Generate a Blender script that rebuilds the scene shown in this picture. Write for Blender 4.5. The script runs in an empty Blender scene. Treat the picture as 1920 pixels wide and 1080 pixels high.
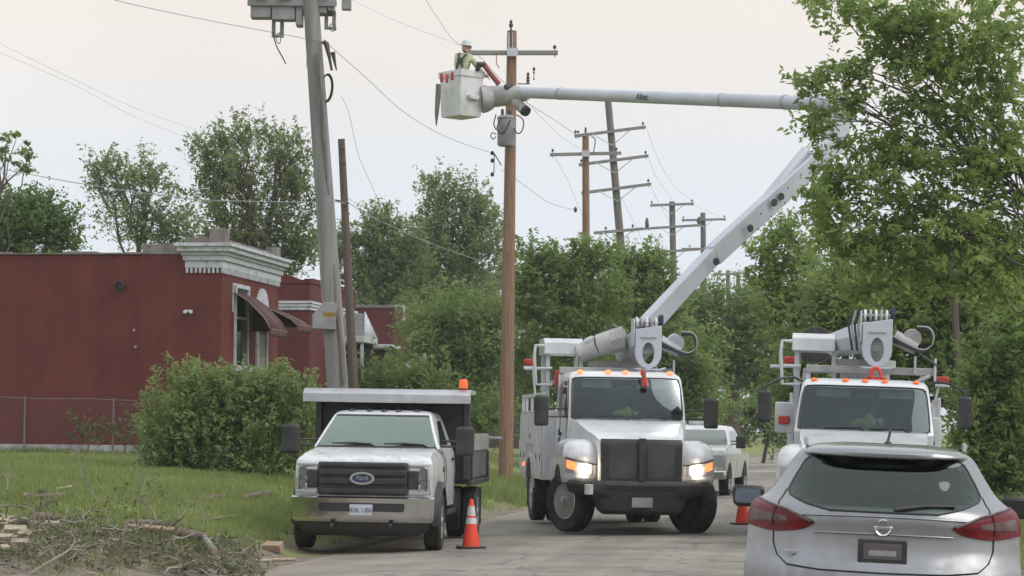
import bpy, bmesh, math, random
import numpy as np
from mathutils import Matrix, Vector, Euler

R = math.radians
SC = bpy.context.scene
COL = SC.collection

# ------------------------------------------------------------------ camera
F, CX, CY = 4500.0, 960.0, 540.0
CAM_H = 1.75
HAZE = 0.0004
PITCH, ROLL = math.atan(262 / F), R(0.5)
_f = Vector((0, math.cos(PITCH), math.sin(PITCH)))
_u0 = Vector((0, -math.sin(PITCH), math.cos(PITCH)))
_r0 = Vector((1, 0, 0))
_r = math.cos(ROLL) * _r0 + math.sin(ROLL) * _u0
_u = math.cos(ROLL) * _u0 - math.sin(ROLL) * _r0
CAM = Vector((0, 0, CAM_H))
cam_d = bpy.data.cameras.new('camera')
cam = bpy.data.objects.new('camera', cam_d)
COL.objects.link(cam)
cam_d.sensor_width = 36.0
cam_d.lens = F / 1920 * 36
cam_d.clip_end = 3000
m = Matrix.Identity(4)
for i in range(3):
    m[i][0], m[i][1], m[i][2], m[i][3] = _r[i], _u[i], -_f[i], CAM[i]
cam.matrix_world = m
SC.camera = cam

# ------------------------------------------------------------------ world and sun
SUN_EL, SUN_AZ = R(52), R(215)
W = bpy.data.worlds.new('World'); SC.world = W; W.use_nodes = True
nt = W.node_tree; nt.nodes.clear()
N = nt.nodes.new; LK = nt.links.new
out = N('ShaderNodeOutputWorld')
sky = N('ShaderNodeTexSky'); sky.sky_type = 'NISHITA'; sky.sun_disc = False
sky.sun_elevation = SUN_EL; sky.sun_rotation = SUN_AZ
sky.dust_density = 5.0; sky.air_density = 1.5
b1 = N('ShaderNodeBackground'); b1.inputs['Strength'].default_value = 0.09
LK(sky.outputs[0], b1.inputs['Color'])
tc = N('ShaderNodeTexCoord'); sx = N('ShaderNodeSeparateXYZ'); LK(tc.outputs['Generated'], sx.inputs[0])
rp = N('ShaderNodeValToRGB'); rp.color_ramp.interpolation = 'EASE'
e = rp.color_ramp.elements
e[0].position = 0.0; e[0].color = (0.77, 0.84, 0.92, 1)
e[1].position = 1.0; e[1].color = (0.99, 1.03, 1.09, 1)
k = e.new(0.085); k.color = (0.775, 0.825, 0.885, 1)
k = e.new(0.175); k.color = (0.885, 0.825, 0.775, 1)
k = e.new(0.40); k.color = (0.95, 0.965, 0.99, 1)
LK(sx.outputs[2], rp.inputs[0])
nz = N('ShaderNodeTexNoise'); nz.inputs['Scale'].default_value = 3.0; nz.inputs['Detail'].default_value = 4
LK(tc.outputs['Generated'], nz.inputs['Vector'])
mr = N('ShaderNodeMapRange'); mr.inputs[1].default_value = 0.3; mr.inputs[2].default_value = 0.7
mr.inputs[3].default_value = 0.95; mr.inputs[4].default_value = 1.05
LK(nz.outputs[0], mr.inputs[0])
mx = N('ShaderNodeVectorMath'); mx.operation = 'SCALE'
LK(rp.outputs[0], mx.inputs[0]); LK(mr.outputs[0], mx.inputs['Scale'])
b2 = N('ShaderNodeBackground'); b2.inputs['Strength'].default_value = 1.0
LK(mx.outputs[0], b2.inputs['Color'])
ms = N('ShaderNodeMixShader'); ms.inputs[0].default_value = 0.9
LK(b1.outputs[0], ms.inputs[1]); LK(b2.outputs[0], ms.inputs[2]); LK(ms.outputs[0], out.inputs[0])

sd = bpy.data.lights.new('sun', 'SUN'); sun = bpy.data.objects.new('sun', sd); COL.objects.link(sun)
sd.energy = 1.35; sd.angle = R(50); sd.color = (1.0, 0.965, 0.91)
# the veiled sun stands behind the camera's right shoulder
_sdir = Vector((0.75, -0.40, 0.85)).normalized()
sun.rotation_euler = _sdir.to_track_quat('Z', 'Y').to_euler()
SUN_EL = math.asin(_sdir.z); sky.sun_elevation = SUN_EL; sky.sun_rotation = math.atan2(_sdir.x, _sdir.y)
vs = SC.view_settings
vs.view_transform = 'Standard'; vs.look = 'None'; vs.gamma = 1; vs.use_curve_mapping = False; vs.exposure = 0.17
SC.cycles.use_denoising = True
SC.cycles.max_bounces = 6; SC.cycles.transparent_max_bounces = 12
SC.cycles.sample_clamp_indirect = 6

# ------------------------------------------------------------------ placing helpers
def at(px, py, Y):
    d = _f + _r * ((px - CX) / F) + _u * ((CY - py) / F)
    return CAM + d * (Y / d.y)

def xe(y):                                   # left edge of the road
    return 0.17 + 0.15 * (y - 52.5)
ROADW = 9.2
def G(x, y):
    d = x - xe(y)
    if 0 <= d <= ROADW:
        return 0.02 - 0.11 * (abs(d - ROADW / 2) / (ROADW / 2)) ** 1.6
    if d < 0:
        u = -d
        return -0.09 + 1.08 * (1 - math.exp(-max(0, u - 0.5) / 3.6)) + 0.03 * math.sin(x * 1.7) * math.sin(y * 1.1) * min(1, u / 2)
    v = d - ROADW
    return -0.09 + 0.5 * (1 - math.exp(-v / 3.0)) + 0.02 * math.sin(x * 1.3 + y) * min(1, v)

def ground_at(px, py, y0=20.0, y1=160.0):
    Y = y0; step = 0.1
    while Y < y1:
        p = at(px, py, Y)
        if p.z <= G(p.x, p.y):
            return Vector((p.x, p.y, G(p.x, p.y)))
        Y += step
    return at(px, py, y1)

# ------------------------------------------------------------------ mesh helpers
class MB:
    def __init__(s): s.v = []; s.f = []
    def add(s, vs_, fs):
        o = len(s.v); s.v += [tuple(p) for p in vs_]; s.f += [tuple(i + o for i in f) for f in fs]; return s
    def box(s, x0, x1, y0, y1, z0, z1, M=None):
        v = [Vector(p) for p in ((x0,y0,z0),(x1,y0,z0),(x1,y1,z0),(x0,y1,z0),(x0,y0,z1),(x1,y0,z1),(x1,y1,z1),(x0,y1,z1))]
        if M is not None: v = [M @ p for p in v]
        return s.add(v, [(3,2,1,0),(4,5,6,7),(0,1,5,4),(1,2,6,5),(2,3,7,6),(3,0,4,7)])
    def cyl(s, p0, p1, r0, r1=None, n=12, cap=True):
        return s.tube([p0, p1], [r0, r0 if r1 is None else r1], n, cap)
    def tube(s, pts, r, n=6, cap=True, flat=None):
        pts = [Vector(p) for p in pts]
        if not hasattr(r, '__len__'): r = [r] * len(pts)
        rings = []; up = None
        for i, p in enumerate(pts):
            t = (pts[min(i + 1, len(pts) - 1)] - pts[max(i - 1, 0)]).normalized()
            if up is None:
                up = Vector((0, 0, 1)) if abs(t.z) < 0.95 else Vector((0, 1, 0))
            a = t.cross(up)
            a = a.normalized() if a.length > 1e-6 else Vector((1, 0, 0))
            b = a.cross(t).normalized(); up = b
            fz = flat or 1.0
            rings.append([p + (a * math.cos(2*math.pi*k/n) + b * fz * math.sin(2*math.pi*k/n)) * r[i] for k in range(n)])
        vs_ = [q for ring in rings for q in ring]; fs = []
        for i in range(len(pts) - 1):
            for k in range(n):
                a, b = i*n + k, i*n + (k+1) % n
                fs.append((a, b, b + n, a + n))
        if cap:
            fs.append(tuple(range(n - 1, -1, -1))); fs.append(tuple((len(pts)-1)*n + k for k in range(n)))
        return s.add(vs_, fs)
    def prism(s, poly, axis, t0, t1, M=None):
        def P(a, b, t):
            return Vector({'x': (t, a, b), 'y': (a, t, b), 'z': (a, b, t)}[axis])
        n = len(poly)
        v = [P(a, b, t0) for a, b in poly] + [P(a, b, t1) for a, b in poly]
        if M is not None: v = [M @ p for p in v]
        return s.add(v, [tuple(range(n)), tuple(range(2*n - 1, n - 1, -1))] + [(i, (i+1) % n + 0, (i+1) % n + n, i + n) for i in range(n)])
    def lathe(s, prof, c=(0,0,0), axis='x', n=24, M=None, cap=True):
        v = []; fs = []
        for rr, h in prof:
            for k in range(n):
                a = 2*math.pi*k/n; ca, sa = rr*math.cos(a), rr*math.sin(a)
                p = {'x': (h, ca, sa), 'y': (ca, h, sa), 'z': (ca, sa, h)}[axis]
                p = Vector(p)
                if M is not None: p = M @ p
                v.append(p + Vector(c))
        for i in range(len(prof) - 1):
            for k in range(n):
                a, b = i*n + k, i*n + (k+1) % n
                fs.append((a, b, b + n, a + n))
        if cap and prof[0][0] > 1e-5: fs.append(tuple(range(n)))
        if cap and prof[-1][0] > 1e-5: fs.append(tuple((len(prof)-1)*n + k for k in range(n)))
        return s.add(v, fs)
    def ball(s, c, r, n=12, mm=8):
        if not hasattr(r, '__len__'): r = (r, r, r)
        v = []; fs = []
        for i in range(mm + 1):
            th = math.pi * i / mm
            for k in range(n):
                ph = 2*math.pi*k/n
                v.append((c[0] + r[0]*math.sin(th)*math.cos(ph), c[1] + r[1]*math.sin(th)*math.sin(ph), c[2] + r[2]*math.cos(th)))
        for i in range(mm):
            for k in range(n):
                a, b = i*n + k, i*n + (k+1) % n
                fs.append((a, b, b + n, a + n))
        return s.add(v, fs)
    def grid(s, fn, nu, nv, flip=False):
        v = [fn(i / nu, j / nv) for j in range(nv + 1) for i in range(nu + 1)]
        fs = []
        for j in range(nv):
            for i in range(nu):
                a = j*(nu+1) + i
                q = (a, a+1, a+nu+2, a+nu+1)
                fs.append(q[::-1] if flip else q)
        return s.add(v, fs)
    def ring(s, outer, inner, axis, t0, t1, M=None):       # plate with a hole: two outlines of equal length
        n = len(outer)
        def P(a, b, t):
            p = Vector({'x': (t, a, b), 'y': (a, t, b), 'z': (a, b, t)}[axis])
            return M @ p if M is not None else p
        v = [P(a, b, t0) for a, b in outer] + [P(a, b, t0) for a, b in inner] + [P(a, b, t1) for a, b in outer] + [P(a, b, t1) for a, b in inner]
        fs = []
        for i in range(n):
            j = (i + 1) % n
            fs += [(i, j, n + j, n + i), (2*n + i, 3*n + i, 3*n + j, 2*n + j), (i, 2*n + i, 2*n + j, j), (n + i, n + j, 3*n + j, 3*n + i)]
        return s.add(v, fs)
    def build(s, name, mat, parent=None, bevel=0.0, seg=2, smooth=True, sub=0, solid=0.0, angle=0.6, fix=True):
        me = bpy.data.meshes.new(name)
        me.from_pydata(s.v, [], s.f)
        if fix:
            bm = bmesh.new(); bm.from_mesh(me)
            bmesh.ops.remove_doubles(bm, verts=bm.verts, dist=1e-5)
            bmesh.ops.recalc_face_normals(bm, faces=bm.faces)
            bm.to_mesh(me); bm.free()
        if smooth:
            me.shade_smooth()
            if not sub: me.set_sharp_from_angle(angle=angle)
        o = bpy.data.objects.new(name, me); COL.objects.link(o)
        if mat is not None: me.materials.append(mat)
        if parent is not None: o.parent = parent
        if solid:
            md = o.modifiers.new('solid', 'SOLIDIFY'); md.thickness = solid
        if bevel:
            md = o.modifiers.new('bevel', 'BEVEL'); md.width = bevel; md.segments = seg; md.limit_method = 'ANGLE'; md.angle_limit = 0.6
            md.harden_normals = False
        if sub:
            md = o.modifiers.new('sub', 'SUBSURF'); md.levels = sub; md.render_levels = sub
        return o

def bx(name, mat, parent, x0, x1, y0, y1, z0, z1, bevel=0.01, M=None):
    return MB().box(x0, x1, y0, y1, z0, z1, M).build(name, mat, parent, bevel=bevel)

def tag(o, label=None, cat=None, group=None, kind=None):
    if label: o['label'] = label
    if cat: o['category'] = cat
    if group: o['group'] = group
    if kind: o['kind'] = kind
    return o

def empty(name, loc=(0, 0, 0), rot=(0, 0, 0), parent=None):
    o = bpy.data.objects.new(name, None); COL.objects.link(o)
    o.location = loc; o.rotation_euler = rot; o.empty_display_size = 0.2
    if parent is not None: o.parent = parent
    return o

def copy_tree(o, parent=None):
    c = o.copy(); COL.objects.link(c); c.parent = parent
    for ch in list(o.children): copy_tree(ch, c)
    return c

def loc_mat(o):
    return Matrix.Translation(o.location) @ o.rotation_euler.to_matrix().to_4x4()

def np_mesh(name, V, faces_n, mat, parent=None, mats=None, midx=None):
    """V: (n_faces, k, 3) separate polygons"""
    nf, k, _ = V.shape
    me = bpy.data.meshes.new(name)
    me.vertices.add(nf * k); me.vertices.foreach_set('co', V.reshape(-1).astype(np.float32))
    me.loops.add(nf * k); me.loops.foreach_set('vertex_index', np.arange(nf * k, dtype=np.int32))
    me.polygons.add(nf)
    me.polygons.foreach_set('loop_start', np.arange(0, nf * k, k, dtype=np.int32))
    me.polygons.foreach_set('loop_total', np.full(nf, k, dtype=np.int32))
    for mt in (mats or [mat]): me.materials.append(mt)
    if midx is not None: me.polygons.foreach_set('material_index', midx.astype(np.int32))
    me.update(calc_edges=True)
    o = bpy.data.objects.new(name, me); COL.objects.link(o)
    if parent is not None: o.parent = parent
    return o

def text(name, body, mat, parent, M, size, extrude=0.002):
    cu = bpy.data.curves.new(name, 'FONT'); cu.body = body; cu.size = size; cu.extrude = extrude
    cu.align_x = 'CENTER'; cu.align_y = 'CENTER'
    cu.materials.append(mat)
    tmp = bpy.data.objects.new(name, cu); me = bpy.data.meshes.new_from_object(tmp); me.name = name
    bpy.data.objects.remove(tmp); bpy.data.curves.remove(cu)
    if not me.materials: me.materials.append(mat)
    o = bpy.data.objects.new(name, me); COL.objects.link(o); o.parent = parent; o.matrix_local = M
    return o
FACE_CAM = Matrix.Rotation(R(90), 4, 'X')      # text readable from -Y

# ------------------------------------------------------------------ materials
def mat(name, col, rough=0.6, metal=0.0, col2=None, scale=4.0, amt=1.0, bump=0.0, bscale=40.0, coat=0.0, emit=None, estr=0.0, detail=5.0, lo=0.35, hi=0.65, spec=0.5, stretch=None, trans=0.0):
    mt = bpy.data.materials.new(name); mt.use_nodes = True
    t = mt.node_tree; n = t.nodes; b = n['Principled BSDF']
    b.inputs['Base Color'].default_value = (*col, 1); b.inputs['Roughness'].default_value = rough
    b.inputs['Metallic'].default_value = metal; b.inputs['Specular IOR Level'].default_value = spec
    if coat: b.inputs['Coat Weight'].default_value = coat; b.inputs['Coat Roughness'].default_value = 0.08
    if emit: b.inputs['Emission Color'].default_value = (*emit, 1); b.inputs['Emission Strength'].default_value = estr
    if trans: b.inputs['Transmission Weight'].default_value = trans
    if col2 or bump:
        tcn = n.new('ShaderNodeTexCoord'); src = tcn.outputs['Object']
        if stretch:
            mp = n.new('ShaderNodeMapping'); mp.inputs['Scale'].default_value = stretch
            t.links.new(src, mp.inputs[0]); src = mp.outputs[0]
    if col2:
        no = n.new('ShaderNodeTexNoise'); no.inputs['Scale'].default_value = scale; no.inputs['Detail'].default_value = detail
        t.links.new(src, no.inputs['Vector'])
        r = n.new('ShaderNodeValToRGB'); r.color_ramp.elements[0].position = lo; r.color_ramp.elements[1].position = hi
        c2 = tuple(col[i] + (col2[i] - col[i]) * amt for i in range(3))
        r.color_ramp.elements[0].color = (*col, 1); r.color_ramp.elements[1].color = (*c2, 1)
        t.links.new(no.outputs[0], r.inputs[0]); t.links.new(r.outputs[0], b.inputs['Base Color'])
    if bump:
        no2 = n.new('ShaderNodeTexNoise'); no2.inputs['Scale'].default_value = bscale; no2.inputs['Detail'].default_value = 4
        t.links.new(src, no2.inputs['Vector'])
        bp = n.new('ShaderNodeBump'); bp.inputs['Strength'].default_value = bump; bp.inputs['Distance'].default_value = 0.02
        t.links.new(no2.outputs[0], bp.inputs['Height']); t.links.new(bp.outputs[0], b.inputs['Normal'])
    return mt

def dirty(mt, z0, z1, col=(0.20, 0.175, 0.145), streak=0.35):
    t = mt.node_tree; n = t.nodes; L = t.links.new; b = n['Principled BSDF']
    src = b.inputs['Base Color'].links[0].from_socket
    tcn = n.new('ShaderNodeTexCoord'); sp = n.new('ShaderNodeSeparateXYZ'); L(tcn.outputs['Object'], sp.inputs[0])
    mp = n.new('ShaderNodeMapping'); mp.inputs['Scale'].default_value = (5, 5, 0.9); L(tcn.outputs['Object'], mp.inputs[0])
    no = n.new('ShaderNodeTexNoise'); no.inputs['Scale'].default_value = 1.6; no.inputs['Detail'].default_value = 8; L(mp.outputs[0], no.inputs['Vector'])
    a = n.new('ShaderNodeMapRange'); a.inputs[1].default_value = z0; a.inputs[2].default_value = z1; a.inputs[3].default_value = 0.75; a.inputs[4].default_value = 0.06; L(sp.outputs[2], a.inputs[0])
    r = n.new('ShaderNodeMapRange'); r.inputs[1].default_value = 0.38; r.inputs[2].default_value = 0.72; r.inputs[3].default_value = 0.15; r.inputs[4].default_value = 1.2; L(no.outputs[0], r.inputs[0])
    m = n.new('ShaderNodeMath'); m.operation = 'MULTIPLY'; m.use_clamp = True; L(a.outputs[0], m.inputs[0]); L(r.outputs[0], m.inputs[1])
    mx = n.new('ShaderNodeMix'); mx.data_type = 'RGBA'; L(m.outputs[0], mx.inputs[0]); L(src, mx.inputs[6]); mx.inputs[7].default_value = (*col, 1)
    L(mx.outputs[2], b.inputs['Base Color'])
    rr = n.new('ShaderNodeMapRange'); rr.inputs[3].default_value = b.inputs['Roughness'].default_value; rr.inputs[4].default_value = 0.8; L(m.outputs[0], rr.inputs[0]); L(rr.outputs[0], b.inputs['Roughness'])

def glass_mat(name, tint, refl=0.12, rough=0.02, gcol=(1, 1, 1)):
    mt = bpy.data.materials.new(name); mt.use_nodes = True
    t = mt.node_tree; n = t.nodes; n.clear()
    o = n.new('ShaderNodeOutputMaterial'); tr = n.new('ShaderNodeBsdfTransparent'); gl = n.new('ShaderNodeBsdfGlossy')
    tr.inputs[0].default_value = (*tint, 1); gl.inputs['Roughness'].default_value = rough
    gl.inputs['Color'].default_value = (*gcol, 1)
    fr = n.new('ShaderNodeFresnel'); fr.inputs[0].default_value = 1.5
    ad = n.new('ShaderNodeMath'); ad.operation = 'ADD'; ad.use_clamp = True; ad.inputs[1].default_value = refl
    mxs = n.new('ShaderNodeMixShader')
    t.links.new(fr.outputs[0], ad.inputs[0]); t.links.new(ad.outputs[0], mxs.inputs[0])
    t.links.new(tr.outputs[0], mxs.inputs[1]); t.links.new(gl.outputs[0], mxs.inputs[2]); t.links.new(mxs.outputs[0], o.inputs[0])
    return mt

def leaf_mat(name, c1, c2, c3, scale=0.5, transl=0.35):
    mt = bpy.data.materials.new(name); mt.use_nodes = True
    t = mt.node_tree; n = t.nodes; n.clear()
    o = n.new('ShaderNodeOutputMaterial'); di = n.new('ShaderNodeBsdfPrincipled'); tl = n.new('ShaderNodeBsdfTranslucent')
    di.inputs['Roughness'].default_value = 0.55; di.inputs['Specular IOR Level'].default_value = 0.3
    tcn = n.new('ShaderNodeTexCoord'); no = n.new('ShaderNodeTexNoise'); no.inputs['Scale'].default_value = scale; no.inputs['Detail'].default_value = 6
    no.inputs['Roughness'].default_value = 0.7
    t.links.new(tcn.outputs['Object'], no.inputs['Vector'])
    r = n.new('ShaderNodeValToRGB'); e = r.color_ramp.elements
    e[0].position = 0.33; e[0].color = (*c1, 1); e[1].position = 0.68; e[1].color = (*c3, 1); k = e.new(0.5); k.color = (*c2, 1)
    t.links.new(no.outputs[0], r.inputs[0]); t.links.new(r.outputs[0], di.inputs['Base Color'])
    hs = n.new('ShaderNodeHueSaturation'); hs.inputs['Value'].default_value = 1.55; hs.inputs['Hue'].default_value = 0.485
    t.links.new(r.outputs[0], hs.inputs['Color']); t.links.new(hs.outputs[0], tl.inputs[0])
    mxs = n.new('ShaderNodeMixShader'); mxs.inputs[0].default_value = transl
    t.links.new(di.outputs[0], mxs.inputs[1]); t.links.new(tl.outputs[0], mxs.inputs[2]); t.links.new(mxs.outputs[0], o.inputs[0])
    return mt

M_ = {}
M_['white'] = mat('white_paint', (0.67, 0.695, 0.725), 0.28, coat=0.5, col2=(0.52, 0.54, 0.55), scale=2.2, lo=0.45, hi=0.75)
M_['white2'] = mat('dusty_white_paint', (0.56, 0.58, 0.60), 0.45, col2=(0.44, 0.45, 0.5), scale=3.0, lo=0.45, hi=0.75)
M_['boom'] = mat('boom_white_gelcoat', (0.50, 0.53, 0.60), 0.4, col2=(0.41, 0.435, 0.49), scale=1.5, lo=0.4, hi=0.75, coat=0.2)
M_['boomgrey'] = mat('boom_grey_cover', (0.42, 0.42, 0.42), 0.6, col2=(0.30, 0.30, 0.30), scale=5, bump=0.1, bscale=20)
M_['black'] = mat('black_plastic', (0.018, 0.018, 0.02), 0.5, col2=(0.035, 0.035, 0.035), scale=6)
M_['dark'] = mat('dark_steel', (0.03, 0.03, 0.032), 0.6, col2=(0.06, 0.055, 0.05), scale=8)
M_['rubber'] = mat('tyre_rubber', (0.016, 0.016, 0.017), 0.8, col2=(0.05, 0.047, 0.042), scale=5, lo=0.45, hi=0.75, bump=0.2, bscale=60)
M_['chrome'] = mat('chrome', (0.62, 0.62, 0.63), 0.12, 1.0)
M_['steel'] = mat('galvanised_steel', (0.45, 0.46, 0.47), 0.45, 0.7, col2=(0.32, 0.33, 0.34), scale=6)
M_['alu'] = mat('aluminium', (0.55, 0.56, 0.58), 0.35, 0.8, col2=(0.42, 0.43, 0.45), scale=3)
M_['greymetal'] = mat('grey_painted_steel', (0.27, 0.28, 0.29), 0.5, col2=(0.2, 0.2, 0.2), scale=5)
M_['greylight'] = mat('weathered_grey_board', (0.30, 0.30, 0.28), 0.7, col2=(0.22, 0.21, 0.19), scale=6)
M_['rust'] = mat('reddish_dark_panel', (0.075, 0.062, 0.062), 0.55, col2=(0.12, 0.11, 0.115), scale=2)
M_['glass'] = glass_mat('windshield_glass', (0.66, 0.76, 0.76), 0.035, 0.02, (0.72, 0.85, 0.88))
M_['glass_ford'] = glass_mat('raked_windshield_glass', (0.60, 0.74, 0.64), 0.24, 0.03, (0.80, 0.95, 0.84))
M_['greenglass'] = mat('green_tinted_glass', (0.10, 0.13, 0.11), 0.06, coat=0.6, spec=0.9)
M_['mirrorglass'] = mat('blue_grey_mirror_glass', (0.16, 0.19, 0.24), 0.12, 0.6)
M_['tint'] = glass_mat('tinted_rear_glass', (0.44, 0.50, 0.45), 0.04, 0.02, (0.75, 0.88, 0.80))
M_['darkglass'] = mat('dark_side_glass', (0.02, 0.024, 0.024), 0.05, coat=0.3)
M_['lens'] = mat('clear_lamp_lens', (0.42, 0.44, 0.45), 0.12, 0.3)
M_['amber'] = mat('amber_lens', (0.8, 0.16, 0.02), 0.25, emit=(1.0, 0.2, 0.02), estr=0.25)
M_['amber_lit'] = mat('lit_amber_lens', (0.8, 0.2, 0.05), 0.3, emit=(1.0, 0.24, 0.08), estr=1.5)
M_['lamp_lit'] = mat('lit_headlamp', (1, 1, 1), 0.3, emit=(1.0, 0.80, 0.58), estr=60)
M_['lamp_warm'] = mat('glowing_headlamp_reflector', (0.9, 0.7, 0.6), 0.3, emit=(1.0, 0.38, 0.18), estr=2.2)
M_['red_lens'] = mat('red_tail_lens', (0.15, 0.005, 0.009), 0.22, col2=(0.085, 0.003, 0.006), scale=9, spec=0.3)
M_['red_clear'] = mat('smoky_clear_lens', (0.13, 0.10, 0.10), 0.2, col2=(0.09, 0.04, 0.045), scale=12, spec=0.3)
M_['red'] = mat('red_paint', (0.45, 0.03, 0.025), 0.4, col2=(0.33, 0.03, 0.03), scale=8)
M_['jibred'] = mat('faded_red_jib', (0.36, 0.10, 0.09), 0.6, col2=(0.26, 0.08, 0.08), scale=6)
M_['orange'] = mat('orange_beacon', (0.75, 0.13, 0.02), 0.3, emit=(1, 0.15, 0.02), estr=0.2)
M_['cone'] = mat('cone_orange', (0.78, 0.055, 0.022), 0.55, col2=(0.62, 0.06, 0.03), scale=7)
M_['reflect'] = mat('reflective_collar', (0.60, 0.60, 0.60), 0.4, col2=(0.48, 0.47, 0.46), scale=10)
M_['silver'] = mat('silver_car_paint', (0.30, 0.31, 0.33), 0.26, 0.75, coat=0.6, col2=(0.265, 0.275, 0.29), scale=1.2)
M_['seam'] = mat('panel_gap', (0.012, 0.012, 0.013), 0.8)
M_['plate'] = mat('licence_plate', (0.5, 0.53, 0.6), 0.4, col2=(0.42, 0.46, 0.52), scale=14)
M_['plateink'] = mat('plate_ink', (0.06, 0.08, 0.16), 0.5)
M_['blue'] = mat('blue_enamel', (0.02, 0.035, 0.09), 0.25, coat=0.5)
M_['ink'] = mat('black_lettering', (0.015, 0.015, 0.02), 0.5)
M_['lime'] = mat('lime_fabric', (0.17, 0.24, 0.035), 0.9, col2=(0.08, 0.13, 0.03), scale=14)
M_['shirt'] = mat('pale_lime_shirt', (0.50, 0.53, 0.36), 0.85, col2=(0.38, 0.42, 0.26), scale=10)
M_['trouser'] = mat('brown_trousers', (0.16, 0.10, 0.08), 0.9, col2=(0.11, 0.07, 0.06), scale=9)
M_['skin'] = mat('skin', (0.42, 0.24, 0.17), 0.55)
M_['helmet'] = mat('hard_hat_white', (0.55, 0.62, 0.60), 0.4)
M_['harness'] = mat('harness_webbing', (0.05, 0.06, 0.05), 0.8)
M_['glove'] = mat('work_glove', (0.35, 0.30, 0.10), 0.8)
M_['liner'] = mat('cab_interior', (0.045, 0.045, 0.05), 0.85, col2=(0.08, 0.08, 0.08), scale=3)
M_['seat'] = mat('seat_fabric', (0.06, 0.06, 0.065), 0.9)
M_['hose'] = mat('hydraulic_hose', (0.03, 0.03, 0.032), 0.5)
M_['hosegrey'] = mat('grey_hose', (0.32, 0.33, 0.33), 0.5)
M_['wood_new'] = mat('brown_treated_pole', (0.19, 0.112, 0.072), 0.85, col2=(0.29, 0.19, 0.13), scale=5, stretch=(6, 6, 0.35), bump=0.4, bscale=18)
M_['wood_grey'] = mat('weathered_grey_pole', (0.215, 0.20, 0.19), 0.9, col2=(0.13, 0.12, 0.115), scale=4, stretch=(6, 6, 0.3), bump=0.4, bscale=18)
M_['wood_dark'] = mat('dark_brown_pole', (0.085, 0.065, 0.055), 0.9, col2=(0.13, 0.10, 0.085), scale=4, stretch=(6, 6, 0.3), bump=0.3, bscale=15)
M_['concrete_pole'] = mat('grey_pole', (0.275, 0.27, 0.27), 0.85, col2=(0.20, 0.195, 0.195), scale=3, stretch=(3, 3, 0.25), bump=0.15, bscale=25)
M_['arm'] = mat('weathered_crossarm', (0.20, 0.195, 0.195), 0.85, col2=(0.28, 0.275, 0.27), scale=6, stretch=(0.5, 5, 5))
M_['insul'] = mat('insulator', (0.05, 0.045, 0.045), 0.3)
M_['can'] = mat('transformer_grey', (0.29, 0.30, 0.31), 0.5, col2=(0.22, 0.225, 0.23), scale=4)
M_['wire'] = mat('cable', (0.10, 0.10, 0.11), 0.7)
M_['wire_pale'] = mat('pale_cable', (0.34, 0.36, 0.38), 0.9)
M_['fencewire'] = mat('dull_fence_wire', (0.16, 0.15, 0.15), 0.6, 0.3)
M_['yellow'] = mat('yellow_tag', (0.33, 0.22, 0.04), 0.6)
M_['trim'] = mat('old_white_trim', (0.50, 0.53, 0.57), 0.75, col2=(0.27, 0.28, 0.30), scale=7, lo=0.5, hi=0.72, bump=0.3, bscale=14)
M_['stone'] = mat('painted_stone', (0.45, 0.46, 0.47), 0.85, col2=(0.24, 0.24, 0.23), scale=3.5, bump=0.5, bscale=9)
M_['coping'] = mat('weathered_coping', (0.24, 0.225, 0.215), 0.9, col2=(0.13, 0.11, 0.10), scale=3, bump=0.4, bscale=14)
M_['awning'] = mat('maroon_awning', (0.105, 0.042, 0.042), 0.85, col2=(0.07, 0.03, 0.03), scale=4)
M_['board'] = mat('dark_boarded_opening', (0.07, 0.065, 0.062), 0.8, col2=(0.12, 0.11, 0.10), scale=6)
M_['winglass'] = mat('house_window_glass', (0.03, 0.035, 0.035), 0.08, coat=0.4)
M_['roof'] = mat('grey_shingles', (0.20, 0.205, 0.215), 0.9, col2=(0.13, 0.13, 0.14), scale=9)
M_['bark'] = mat('bark', (0.085, 0.068, 0.055), 0.95, col2=(0.14, 0.12, 0.10), scale=6, stretch=(4, 4, 0.6), bump=0.5, bscale=16)
M_['logbark'] = mat('log_bark', (0.20, 0.155, 0.13), 0.95, col2=(0.11, 0.085, 0.07), scale=7, bump=0.5, bscale=20)
M_['cutwood'] = mat('fresh_cut_wood', (0.40, 0.30, 0.215), 0.8, col2=(0.28, 0.19, 0.14), scale=5, stretch=(1, 6, 6))
M_['lumber'] = mat('pale_lumber', (0.46, 0.40, 0.31), 0.85, col2=(0.24, 0.19, 0.14), scale=5, stretch=(1, 6, 6))
M_['twig'] = mat('dead_twig', (0.17, 0.15, 0.125), 0.95, col2=(0.29, 0.26, 0.215), scale=3)
M_['palebranch'] = mat('pale_branch', (0.27, 0.25, 0.21), 0.9, col2=(0.17, 0.155, 0.13), scale=5)
M_['leafA'] = leaf_mat('leaf_mid', (0.125, 0.193, 0.061), (0.172, 0.250, 0.083), (0.237, 0.321, 0.119), 0.45, 0.5)
M_['leafB'] = leaf_mat('leaf_grey_green', (0.137, 0.182, 0.081), (0.184, 0.238, 0.103), (0.239, 0.299, 0.135), 0.5, 0.5)
M_['leafC'] = leaf_mat('leaf_fresh', (0.140, 0.213, 0.062), (0.196, 0.280, 0.085), (0.276, 0.361, 0.118), 0.6, 0.5)
M_['leafD'] = leaf_mat('leaf_dark', (0.087, 0.150, 0.050), (0.124, 0.201, 0.065), (0.176, 0.262, 0.091), 0.5, 0.4)
M_['leafBush'] = leaf_mat('leaf_bush', (0.154, 0.221, 0.078), (0.207, 0.280, 0.106), (0.278, 0.345, 0.142), 0.9, 0.4)
M_['leafDry'] = leaf_mat('leaf_wilted', (0.085, 0.098, 0.048), (0.12, 0.135, 0.066), (0.16, 0.17, 0.095), 0.9)
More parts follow.
